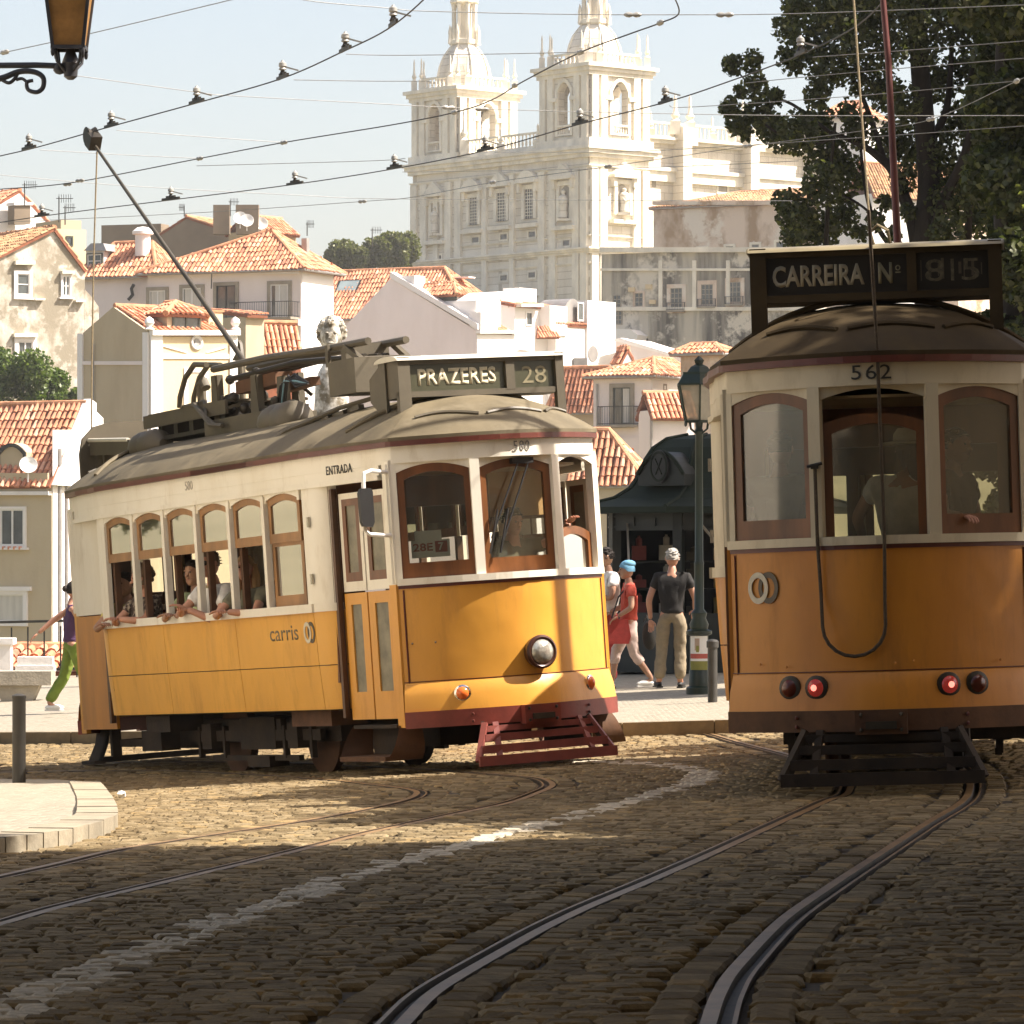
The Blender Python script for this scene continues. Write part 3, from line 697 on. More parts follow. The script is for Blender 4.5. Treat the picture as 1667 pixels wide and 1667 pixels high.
            b = MB(); b.ring([p + off_ for p in face_pts(a, c, ou)], [p + off_ for p in face_pts(a, c, inn)], -nr * .03); fr = b.build('side_window', m_sidewood if sg < 0 else m_wood, root)
            b = MB(); b.prism([p + off_ - nr * .012 for p in face_pts(a, c, inn)], -nr * .006); b.build('pane', m_glass_dirty, fr)
            if (k == 5 and sg < 0) or (not A_) or (sg > 0 and k in (0, 5)):
                ou = [(.0, SS + .04), (wdt, SS + .04), (wdt, 2.10), (0, 2.10)]; inn = [(.06, SS + .14), (wdt - .06, SS + .14), (wdt - .06, 2.07), (.06, 2.07)]; off_ = -nr * .04
                b = MB(); b.ring([p + off_ for p in face_pts(a, c, ou)], [p + off_ for p in face_pts(a, c, inn)], -nr * .03); b.build('lower_sash', m_sidewood if sg < 0 else m_wood, fr)
                b = MB(); b.prism([p + off_ - nr * .012 for p in face_pts(a, c, inn)], -nr * .006); b.build('lower_pane', m_glass_dirty if A_ else m_glass, fr)
            # wooden inner jambs
            b = MB(); b.box((xa + .03, sg * (WS - .09), (SS + 2.1) / 2), (.05, .06, .6)); b.build('inner_jamb', m_wood_in, fr)
        # seats along the side
        for k in range(6):
            x = -2.1 + k * .8
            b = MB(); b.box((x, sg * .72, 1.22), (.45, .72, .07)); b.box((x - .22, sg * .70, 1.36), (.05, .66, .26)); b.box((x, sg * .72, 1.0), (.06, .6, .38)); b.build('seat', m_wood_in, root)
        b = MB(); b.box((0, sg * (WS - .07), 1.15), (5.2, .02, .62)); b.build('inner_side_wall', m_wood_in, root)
    # ---- running gear
    b = MB()
    for sg in (-1, 1):
        b.box((0, sg * .74, .36), (3.0, .05, .10)); b.box((0, sg * .74, .15), (2.0, .05, .05))
        for x in (-1.0, 1.0): b.box((x, sg * .76, .36), (.22, .12, .24)); b.box((x - .3, sg * .75, .30), (.05, .05, .3)); b.box((x + .3, sg * .75, .30), (.05, .05, .3))
        for x in (-.45, .45): b.box((x, sg * .72, .45), (.30, .06, .12))
    b.box((0, 0, .40), (3.4, 1.3, .22)); b.box((0, .1, .40), (6.2, .9, .36)); truck = b.build('truck_frame', m_under, root)
    for x in (-1.0, 1.0):
        for sg in (-1, 1):
            b = MB(); R = Matrix.Rotation(math.pi / 2, 3, 'X')
            b.lathe([(.05, -.04), (.30, -.035), (.33, -.03), (.33, .03), (.36, .045), (.36, .06), (.1, .06), (.05, .03)], (x, sg * .45, .335), 24, 0, True, R); b.build('wheel', m_under_br if sg < 0 else m_under, truck)
        b = MB(); b.tube([(x, -.5, .335), (x, .5, .335)], .05, 8); b.build('axle', m_under, truck)
    b = MB()
    for x, y, wx, wy, z, h in ((-1.7, -.85, .6, .35, .50, .16), (1.9, -.85, .85, .35, .52, .14), (.1, -.62, .8, .3, .38, .30), (-1.3, .7, .8, .5, .42, .3), (1.5, .7, .9, .5, .42, .3), (.2, -.72, .5, .2, .12, .10)):
        b.box((x, y, z), (wx, wy, h), m=1 if z > .5 else 0)
    b.box((0, 0, .62), (6.6, 1.9, .08)); b.build('underframe_box', [m_under, m_under_br], root)
    b = MB(); b.box((-2.9, -.75, .30), (.9, .05, .07)); b.box((-2.2, -.80, .33), (.5, .2, .2)); b.box((-3.4, -.8, .32), (.06, .1, .3)); b.build('rear_step_bracket', m_under, root)
    # ---- roof fittings common to both: destination box at the visible end
    sx = 3.47
    y0, y1 = (-.71, .91) if A_ else (-.82, .87)
    zb, zt = (3.24, 3.60) if A_ else (3.28, 3.66)
    sb = thing_part('destination_box', root)
    mm = m_equip if A_ else m_roof_dark
    b = MB(); b.box((sx - .22, (y0 + y1) / 2, (zb + zt) / 2), (.36, y1 - y0 - .02, zt - zb - .02)); b.build('casing', mm, sb)
    b = MB(); rows = [[(sx - .42 + .46 * (1 - math.cos(t)) / 2, y, zt - .03 + .05 * math.sin(t)) for t in [math.pi * i / 8 for i in range(9)]] for y in (y0 - .02, y1 + .02)]
    b.grid(rows, 0, True); b.prism([(p[0], p[1], p[2]) for p in rows[0]], (0, .01, 0)); b.prism([(p[0], p[1], p[2]) for p in rows[1]], (0, -.01, 0)); b.build('cap', m_signwhite if A_ else m_capdark, sb)
    ys_ = (y0, y0 + .115, .34, .425, y1 - .08, y1) if A_ else (y0, y0 + .11, .235, .30, y1 - .09, y1)
    b = MB(); 
    b.box((sx - .02, (y0 + y1) / 2, zt - .045), (.05, y1 - y0, .04)); b.box((sx - .02, (y0 + y1) / 2, zb + .035), (.05, y1 - y0, .05))
    b.box((sx - .02, (ys_[2] + ys_[3]) / 2, (zb + zt) / 2), (.055, ys_[3] - ys_[2], zt - zb - .1)); b.build('frame_rail', mm, sb)
    for ya, yb in ((ys_[0], ys_[1]), (ys_[4], ys_[5])):
        b = MB(); b.box((sx - .015, (ya + yb) / 2, (zt + 3.06) / 2), (.06, yb - ya, zt - 3.06)); b.build('post', mm, sb)
    mb_ = m_signbg if A_ else m_signbg2
    for ya, yb in ((ys_[1], ys_[2]), (ys_[3], ys_[4])):
        b = MB(); b.box((sx - .035, (ya + yb) / 2, (zb + zt) / 2), (.02, yb - ya, zt - zb - .08)); b.build('board', mb_, sb)
    zc = (zb + zt) / 2 + .005
    X = sx - .022; fy, fz = (0, 1, 0), (0, 0, 1)
    if A_:
        txt('PRAZERES', .135, (X, (ys_[1] + ys_[2]) / 2, zc), fy, fz, m_letter, sb, 'destination_name', .76, .002, .03)
        txt('28', .15, (X, .63, zc - .01), fy, fz, m_letter_dim, sb, 'route_number', .24, .002, 0)
    else:
        txt('CARREIRA', .135, (X, -.36, zc - .005), fy, fz, m_letter_b, sb, 'route_word', .62, .002, .03)
        txt('N', .135, (X, .09, zc - .005), fy, fz, m_letter_dim, sb, 'route_word', .095, .002, .03)
        txt('o', .055, (X, .175, zc + .035), fy, fz, m_letter_dim, sb, 'route_word', .035, .006, .01)
        b = MB(); b.box((X, .175, zc - .005), (.006, .035, .008)); b.build('underline', m_letter_dim, sb)
        txt('8', .15, (X, .42, zc), fy, fz, m_letter_vdim, sb, 'route_number', .13, .002, 0)
        txt('1', .15, (X, .54, zc), fy, fz, m_letter_vdim, sb, 'route_number', None, .002, 0)
        txt('5', .15, (X, .66, zc), fy, fz, m_letter_vdim, sb, 'route_number', .12, .002, 0)
        b = MB()
        for q in range(9): b.box((X - .004, .33 + q * .048 + .01 * (q % 3), zc + .01 * (q % 2)), (.004, .008 + .012 * (q % 2), .14 - .03 * (q % 3)))
        b.build('roll_marking', m_ringdark, sb)
    fn = txt(number, .085 if A_ else .095, (bow(0.0) + .014, .03 if A_ else 0, 2.755), fy, fz, m_fade2 if A_ else m_ink, root, 'fleet_number', .16 if A_ else .26, .003, 0, 1.15)
    for v in fn.data.vertices: v.co.x = bow(v.co.y) + .003
    rv = ((-.92, 1.13), (-.76, 1.13)) if A_ else ((-.80, .86), (-.62, .84), (.10, .85), (.22, .86), (.78, .85), (-.70, .60), (-.05, .60), (.66, .61), (-.62, .62))
    for y, z in rv: b = MB(); b.ell((bow(y) + (.004 if z > .9 else .025), y, z), (.010, .010, .010), 6); b.build('rivet', m_steel if A_ else my, root)
    b = MB(); ribbon(b, Fr, .800, .806, 0, .012); b.build('panel_seam', m_gut, root)
    for y in (-.97, .97): b = MB(); b.box((bow(y * .985), y * .985, 1.1), (.02, .012, .98)); b.build('panel_seam', m_gut, root)
    # lamps on the visible apron
    def lamp(y, z, r, ml_, mr_, nm, rim=.022):
        x = bow(y) + .03; 
        an = math.atan2((bow(y + .02) - bow(y - .02)), .04); R = Matrix.Rotation(-an, 3, 'Z') @ Matrix.Rotation(math.pi / 2, 3, 'Y')
        b = MB(); b.lathe([(r, -.05), (r + rim, 0), (r + rim, .02), (r, .03)], (x, y, z), 20, 0, True, R); l = b.build(nm, mr_, root)
        b = MB(); b.lathe([(r, .02), (r * .9, .035), (r * .6, .05), (r * .25, .058), (.002, .06)], (x, y, z), 20, 0, True, R); b.build('lens', ml_, l)
        if ml_ is m_redlens_on: b = MB(); b.ell(Vector((x, y, z)) + R @ Vector((0, 0, .052)), (.024, .024, .012), 10, 0, R); b.build('bulb', m_bulb, l)
        return l
    if A_:
        x = bow(.05); R = Matrix.Rotation(math.pi / 2, 3, 'Y')
        b = MB(); b.lathe([(.10, -.1), (.125, -.02), (.14, .05), (.145, .08), (.125, .10), (.11, .09)], (x, .05, .99), 26, 0, True, R); hl = b.build('headlight', m_gut2, root)
        b = MB(); b.lathe([(.112, .075), (.10, .10), (.06, .125), (.02, .135), (.002, .136)], (x, .05, .99), 24, 0, True, R); b.build('lens', m_lens, hl)
        for y, z in ((-.60, .685), (.62, .69)): lamp(y, z, .058, m_amber, m_chrome, 'indicator_lamp', .014)
        # mirror on its bent tube
        mi = thing_part('mirror', root)
        b = MB(); b.tube([(3.76, -1.0, 2.60), (3.8, -1.18, 2.62), (3.82, -1.26, 2.60), (3.82, -1.27, 2.50), (3.78, -1.27, 2.12), (3.78, -1.22, 2.08), (3.76, -1.0, 2.06)], .018, 8); b.build('bracket', m_white, mi)
        b = MB(); b.prism([(3.86, -1.27 + a_, z) for a_, z in ((-.055, 2.19), (-.06, 2.43), (-.04, 2.47), (.05, 2.47), (.065, 2.44), (.065, 2.18), (.045, 2.14), (-.04, 2.15))], (-.05, 0, 0)); b.build('mirror_head', m_black, mi)
        # wipers
        b = MB()
        for dy in (0, .10): b.bar((XB + .035, .02 + dy, 2.62), (XB + .03, -.28 + dy * 1.2, 1.98), .016, .012); b.bar((XB + .04, -.21 + dy, 2.22), (XB + .04, -.31 + dy, 1.85), .02, .012)
        b.box((XB + .02, .06, 2.63), (.06, .2, .05)); b.build('wiper', m_black, root)
        # line-number card behind the first pane
        cd_ = thing_part('line_card', root); d = (Vector((XB, -WP)) - Vector((XC, -WC))).normalized(); ux = Vector((d.x, d.y, 0)); nn = Vector((d.y, -d.x, 0)); o_ = Vector((XC, -WC, 1.945)) + ux * .28 - nn * .10
        b = MB(); b.prism([o_ + ux * s + Vector((0, 0, z)) for s, z in ((-.16, -.09), (.17, -.09), (.17, .06), (-.16, .06))], -nn * .01); b.prism([o_ + ux * s + Vector((0, 0, z)) - nn * .02 for s, z in ((-.13, .06), (.10, .06), (.10, .14), (-.13, .14))], -nn * .01); b.build('card', m_white, cd_)
        b = MB(); b.prism([o_ + ux * s + Vector((0, 0, z)) + nn * .001 for s, z in ((.045, -.05), (.15, -.05), (.15, .045), (.045, .045))], nn * .002); b.build('plate', m_redcard, cd_)
        txt('28E', .065, o_ + nn * .004 + ux * -.06, ux, fz, m_redink, cd_, 'number', .17, .003, .02); txt('7', .065, o_ + nn * .006 + ux * .095, ux, fz, m_white, cd_, 'number', None, .003, .02)
        b = MB(); b.prism([(2.74, y, z) for y, z in ((.46, 2.20), (1.04, 2.20), (1.04, 2.60), (.46, 2.60))], (.012, 0, 0)); b.build('roller_blind', m_blind, root)
        b = MB()
        for q in range(3): b.box((2.735, .62 + q * .17, 2.10), (.004, .15, .14)); b.box((2.735, .62 + q * .17, 1.86), (.004, .15, .17))
        b.build('notice', m_white, root)
        # writing on the sides
        txt('ENTRADA', .075, (3.02, -1.1165, 2.68), Vector((1, .094, 0)), fz, m_ink, root, 'entrance_word', .44, .004, .01, 1.1)
        txt(number, .085, (-.15, -WS - .003, 2.735), (1, 0, 0), fz, m_fade, root, 'fleet_number', .18)
        txt('carris', .14, (1.77, -1.180, 1.30), (1, 0, 0), Vector((0, -.05, 1)), m_grey_ink, root, 'company_name', .62, .004, .006)
        rings_logo(root, (2.33, -1.181, 1.285), Vector((1, 0, 0)), Vector((0, -.05, 1)).normalized(), .19)
    else:
        for y, on in ((-.592, 0), (-.415, 1), (.436, 1), (.618, 0)): lamp(y, .70, .062, m_redlens_on if on else m_redlens_off, m_equip_dk, 'tail_lamp', .02)
        d = Vector((bow(-.70) - bow(-.80), .10, 0)).normalized(); ux = Vector((d.x, d.y, 0))
        rings_logo(root, Vector((bow(-.76), -.76, 1.366)) + Vector((ux.y, -ux.x, 0)) * .004, ux, Vector((0, 0, 1)), .21)
        b = MB(); b.tube([(bow(0) + .13, .02, 3.8), (bow(0) + .02, .045, 2.9), (bow(0) + .045, .055, 1.66), (bow(0) + .02, .045, 1.25)] + [(bow(0) + .03, -.16 + .205 * math.cos(t), 1.10 + .20 * math.sin(t) - .0) for t in [-i * math.pi / 10 for i in range(0, 11)]][0:11] + [(bow(-.37) + .03, -.372, 1.3), (bow(-.38) + .05, -.385, 1.66), (XB + .04, -.388, 2.14)], .012, 6)
        b.build('trolley_rope', m_rope, root)
        b = MB(); b.box((XB + .03, -.39, 2.15), (.06, .05, .03)); b.tube([(XB + .05, -.44, 2.15), (XB + .05, -.34, 2.17)], .012, 6); b.build('rope_cleat', m_equip_dk, root)
    return root, roof

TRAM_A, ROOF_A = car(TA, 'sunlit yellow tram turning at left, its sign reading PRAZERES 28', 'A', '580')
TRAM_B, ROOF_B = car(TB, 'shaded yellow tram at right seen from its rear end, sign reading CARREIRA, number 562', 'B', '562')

# ---- trolley gear on the sunlit car
def A(x, y, z): return Vector((x, y, z))
tg = thing_part('trolley_base', TRAM_A)
b = MB(); b.box((-.85, -.1, 3.34), (1.5, .5, .10)); b.box((-.85, -.36, 3.33), (1.5, .03, .16)); b.build('plank', m_equip, tg)
for x, y, h in ((-1.62, -.2, .50), (-1.40, .1, .46), (-.62, -.22, .42), (-.55, .18, .42), (-.05, -.2, .36)):
    b = MB(); b.box((x, y, 3.36 + h / 2), (.16, .06, h)); b.prism([(x - .1, y - .04, 3.38), (x + .1, y - .04, 3.38), (x + .05, y - .04, 3.36 + h), (x - .05, y - .04, 3.36 + h)], (0, .012, 0)); b.build('mast', m_equip, tg)
b = MB()
for y in (-.24, .14): b.tube([(-1.6, y, 3.92), (-.3, y, 3.92), (1.0, y, 3.88), (1.95, y, 3.87)], .035, 8)
b.build('spring_tube', m_equip, tg)
b = MB()
for y in (-.16, -.02, .06): b.tube([(-1.45, y, 3.80), (.2, y, 3.83), (1.7, y, 3.75)], .028, 8)
b.bar((-1.2, -.1, 3.70), (-.25, -.1, 3.72), .18, .12, 1); b.bar((-.3, -.05, 3.62), (.35, -.05, 3.64), .1, .08, 1); b.build('spring', [m_equip_dk, m_under_br], tg)
b = MB(); b.box((1.45, -.04, 3.81), (.10, .44, .16)); b.bar((1.5, -.26, 3.86), (1.85, -.26, 3.70), .05); b.bar((1.6, .18, 3.86), (1.9, .18, 3.7), .05); b.tube([(1.88, -.26, 3.70), (1.88, .18, 3.70)], .04, 8); b.box((1.2, -.3, 3.80), (.06, .03, .2)); b.build('end_bracket', m_equip, tg)
b = MB()
for y, k in ((-.35, 0), (-.15, .12)): b.tube([(-1.5 - k, y, 3.96), (-1.8 - k, y, 3.99), (-2.05 - k, y, 3.88), (-2.22 - k, y, 3.70), (-2.25 - k, y, 3.60)], .028, 8)
b.build('hook_arm', m_equip, tg)
b = MB(); b.tube([(-2.05, .25, 3.40), (-2.05, .25, 4.10)], .03, 8); b.prism([(-2.25, .25, 4.05), (-2.0, .25, 4.02), (-2.03, .25, 4.2), (-2.08, .25, 4.24), (-2.1, .25, 4.14)], (0, .03, 0)); b.build('insulator_post', m_equip, tg)
b = MB()
for q in range(7):
    t = q / 6; b.ell((-1.55 + .9 * t, -.12 + .1 * math.sin(q * 2), 3.55 + .06 * math.cos(q * 3)), (.07, .06, .06), 8)
    b.box((-1.5 + q * .2, .0, 3.42 + .02 * (q % 3)), (.07, .3, .09))
b.build('fitting', m_equip_dk, tg)
rg = random.Random(11)
for q in range(14):
    b = MB()
    x = -1.65 + rg.random() * 1.9; y = rg.uniform(-.3, .25); z = 3.40 + rg.random() * .42; k = rg.random()
    if k < .45: b.bar((x, y, z), (x + rg.uniform(-.3, .4), y + rg.uniform(-.1, .1), z + rg.uniform(-.12, .2)), .03, .03)
    else: b.ell((x, y, z), (.05, .05, .05), 6)
    b.build('linkage', m_equip_dk, tg)
b = MB()
for q in range(5): b.tube([(-.1 + .04 * q, -.25, 3.42), (.1 + .05 * q, -.3, 3.62 + .02 * q), (.4, -.28, 3.70 - .03 * q), (.62, -.25, 3.60)], .012, 6, 1 if q == 2 else 0)
b.build('cable', [m_black, mat('pale_blue_cable', (.16, .28, .33), .5)], tg)
pol = thing_part('trolley_pole', TRAM_A)
b = MB(); hd = A(-4.97, 0, 6.62); b.tube([(-1.36, 0, 3.95), (-2.6, 0, 4.88), (-3.8, 0, 5.76), hd], [.028, .024, .020, .016], 10); b.build('pole', m_pole, pol)
b = MB(); R = Matrix.Rotation(math.pi / 2, 3, 'X'); b.lathe([(.03, -.05), (.10, -.05), (.07, 0), (.10, .05), (.03, .05)], hd + Vector((-.03, 0, .06)), 14, 0, True, R); b.box(hd + Vector((.04, 0, 0)), (.14, .13, .16), Matrix.Rotation(.6, 3, 'Y')); b.build('pole_head', m_equip_dk, pol)
b = MB(); b.tube([hd + Vector((.12, 0, -.12)), (-4.86, -.12, 5.3), (-4.90, -.2, 4.2), (-4.93, -.25, 3.42)], .009, 5); b.build('rope', m_rope_lt, pol)
# resistor box, ladder, ventilators, planks, rear sign board
b = MB(); b.box((2.17, -.30, 3.535), (.56, .66, .31)); b.build('roof_cabinet', m_equip, TRAM_A)
b = MB(); b.prism([(2.92, -.72, z) for z in (0,)] and [(2.92, -.72, 3.25), (3.24, -.72, 3.05), (3.24, -.72, 3.60), (2.92, -.72, 3.45)], (0, .03, 0)); b.build('side_plate', m_equip, TRAM_A)
b = MB()
for q in range(6): 
    t = q / 5; b.bar((1.05 + .95 * t, -.86 + .32 * t, 3.07 + .16 * t), (1.33 + .95 * t, -.83 + .32 * t, 3.09 + .17 * t), .06, .045)
b.tube([(1.15, -.98, 2.98), (1.4, -.86, 3.12), (2.0, -.6, 3.27), (2.6, -.42, 3.34)], .022, 6); b.tube([(.95, -.92, 3.02), (1.2, -.78, 3.14), (1.8, -.52, 3.27)], .022, 6); b.build('roof_ladder', m_equip, TRAM_A)
for x, s_ in ((-3.15, 1.0), (.18, 1.15)):
    b = MB(); b.ell((x, -.36, 3.27), (.30 * s_, .17 * s_, .16 * s_), 14); b.lathe([(.05, -.2), (.155 * s_, -.2), (.17 * s_, 0), (.15 * s_, .1), (.05, .2)], (x + .26 * s_, -.36, 3.27), 12, 0, True, Matrix.Rotation(math.pi / 2, 3, 'Y')); b.build('ventilator', m_equip, TRAM_A)
b = MB(); b.box((-2.2, -.32, 3.52), (2.1, .03, .13)); b.box((-2.2, -.05, 3.585), (2.0, .5, .025)); b.box((-1.9, .2, 3.52), (1.7, .03, .1)); b.build('trolley_plank', m_equip, TRAM_A)
b = MB()
for q in range(5): b.box((-2.9 + q * .4, -.1, 3.40), (.1, .4, .18))
b.box((-2.0, -.15, 3.33), (2.2, .4, .04)); b.build('plank_support', m_equip_dk, TRAM_A)
b = MB(); b.tube([(-2.3, -.3, 3.60), (-1.9, -.34, 3.60), (-1.6, -.4, 3.5), (-1.3, -.44, 3.36), (-1.0, -.44, 3.33)], .025, 6); b.tube([(-2.2, -.2, 3.62), (-1.8, -.26, 3.63), (-1.5, -.4, 3.45), (-1.15, -.44, 3.34)], .02, 6); b.tube([(-2.02, -.2, 3.58), (-2.02, -.2, 3.80), (-1.95, -.2, 3.83), (-1.90, -.2, 3.76)], .05, 8); b.build('conduit', m_equip, TRAM_A)
rs = thing_part('rear_sign_box', TRAM_A)
b = MB(); b.prism([(-4.62, -.3 + .62 * math.cos(t) * 0 + y, z) for t, y, z in ((0, -.22, 3.02), (0, -.22, 3.30), (0, -.18, 3.46), (0, -.05, 3.58), (0, .12, 3.62), (0, .55, 3.62), (0, .55, 3.02))], (.04, 0, 0)); b.build('end_board', m_equip, rs)
b = MB(); b.prism([(-4.55, -.42, 3.28), (-3.45, -.42, 3.22), (-3.45, -.42, 3.37), (-4.55, -.42, 3.44)], (0, .6, 0)); b.tube([(-4.58, -.41, 3.44), (-3.5, -.41, 3.37)], .022, 8, 1); b.box((-4.5, -.35, 3.15), (.05, .05, .3)); b.box((-4.3, -.35, 3.15), (.05, .05, .25)); b.build('box_body', [m_equip, m_signwhite], rs)
# ---- trolley pole and rope of the shaded car
pol2 = thing_part('trolley_pole', TRAM_B)

b = MB(); b.tube([(1.4, .0, 3.62), (1.38, .13, 3.8), (1.30, .10, 5.2), (1.2, .02, 6.6)], [.032, .029, .024, .02], 10); b.build('pole', m_pole_red, pol2)
b = MB(); b.tube([(bow(0) + .13, .02, 3.8), (bow(0) - .1, -.02, 4.6), (bow(0) - .6, -.10, 6.4)], .0075, 6); b.tube([(3.5, .02, 3.66), (3.55, .0, 3.74), (3.6, .05, 3.78), (3.6, .12, 3.74), (3.55, .13, 3.66)], .01, 6); b.build('rope', m_rope_lt, pol2)
def coursed(m):
    """joints between the ashlar blocks of a wall: fine darker lines in horizontal courses"""
    t = m.node_tree; N, L = t.nodes.new, t.links.new; b = t.nodes['Principled BSDF']; src = b.inputs['Base Color'].links[0].from_socket
    g = N('ShaderNodeTexCoord'); sp = N('ShaderNodeSeparateXYZ'); L(g.outputs['Object'], sp.inputs[0]); ad = N('ShaderNodeMath'); ad.operation = 'ADD'; L(sp.outputs[0], ad.inputs[0]); L(sp.outputs[1], ad.inputs[1])
    cb = N('ShaderNodeCombineXYZ'); L(ad.outputs[0], cb.inputs[0]); L(sp.outputs[2], cb.inputs[1]); br = N('ShaderNodeTexBrick'); br.inputs['Scale'].default_value = 1; br.inputs['Brick Width'].default_value = 1.7; br.inputs['Row Height'].default_value = .75; br.inputs['Mortar Size'].default_value = .035
    br.inputs['Color1'].default_value = (1, 1, 1, 1); br.inputs['Color2'].default_value = (.88, .87, .85, 1); br.inputs['Mortar'].default_value = (.62, .58, .52, 1); L(cb.outputs[0], br.inputs['Vector'])
    mx = N('ShaderNodeMix'); mx.data_type = 'RGBA'; mx.blend_type = 'MULTIPLY'; mx.inputs[0].default_value = 1; L(src, mx.inputs[6]); L(br.outputs[0], mx.inputs[7]); L(mx.outputs[2], b.inputs['Base Color'])
# ------------------------------------------------------------------ houses of the hill behind the square
TILE = [mat('terracotta_tile_a', (.56, .235, .125), .8, 0, .22, 2.5, .1, 20), mat('terracotta_tile_b', (.62, .28, .155), .8, 0, .22, 2.5, .1, 20), mat('terracotta_tile_c', (.50, .20, .10), .8, 0, .25, 2.5, .1, 20), mat('sooty_tile', (.36, .15, .085), .85, 0, .3, 2.5, .1, 20), mat('pale_new_tile', (.70, .38, .24), .8, 0, .2, 2.5, .1, 20)]
TILE_OLD = [mat('old_tile_a', (.40, .23, .11), .85, 0, .3, 1.5, .1, 20), mat('old_tile_b', (.46, .28, .14), .85, 0, .3, 1.5, .1, 20), mat('old_tile_c', (.33, .18, .085), .85, 0, .3, 1.5, .1, 20)]
m_tbase = mat('tile_bed', (.24, .08, .035), .9, 0, .2, 2)
m_ridge = mat('ridge_mortar_tile', (.48, .22, .11), .85, 0, .3, 2)
m_ww = streaked('whitewash', (.78, .74, .70), (.62, .57, .52), .5, .3, .5, .85)
m_ww2 = streaked('clean_whitewash', (.80, .77, .73), (.72, .68, .63), .4, .3, .5, .9)
m_lav = streaked('shade_lavender_render', (.78, .70, .66), (.66, .58, .53), .35, .4, .45, .8)  # lavender shade of white walls put into the colour; sunlit faces use whitewash
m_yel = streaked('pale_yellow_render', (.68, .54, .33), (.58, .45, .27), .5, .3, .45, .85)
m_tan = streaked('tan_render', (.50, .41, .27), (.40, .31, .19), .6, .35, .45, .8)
m_stain = streaked('stained_plaster', (.56, .51, .43), (.30, .26, .19), 1.3, .6, .40, .60, (.27, .235, .17), .6, .95, .5)
m_grey = streaked('weathered_grey_plaster', (.50, .45, .36), (.07, .06, .045), .55, .09, .41, .62, (.64, .58, .48), .20, .95, .5)
m_pinkst = streaked('pinkish_stained_plaster', (.66, .53, .42), (.34, .22, .12), .40, .6, .44, .60, (.70, .62, .52), .22, .95, .4)
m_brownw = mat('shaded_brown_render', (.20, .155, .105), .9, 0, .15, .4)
m_stone = streaked('pale_church_limestone', (.78, .72, .61), (.50, .43, .32), .45, .16, .47, .80, None, .5, .85, .3); coursed(m_stone)
coursed_done = 1
m_stone2 = mat('church_moulding_limestone', (.76, .70, .58), .85, 0, .18, .6, .2, 6, zs=.5)
m_surr = mat('grey_stone_surround', (.30, .26, .20), .85, 0, .15, 2)
m_wframe = mat('white_window_frame', (.72, .70, .66), .5, 0, .05, 3)
m_dkframe = mat('dark_green_frame', (.05, .055, .035), .5, 0, .15, 3)
m_iron = mat('black_iron', (.03, .028, .022), .6, .2, .2, 5)
m_curt = mat('pale_curtain', (.55, .52, .46), .9, 0, .12, 5, zs=.1)
m_zinc = mat('grey_zinc', (.32, .30, .28), .45, .4, .12, 2)
m_dish = mat('satellite_dish_white', (.70, .68, .64), .5, 0, .05, 3)

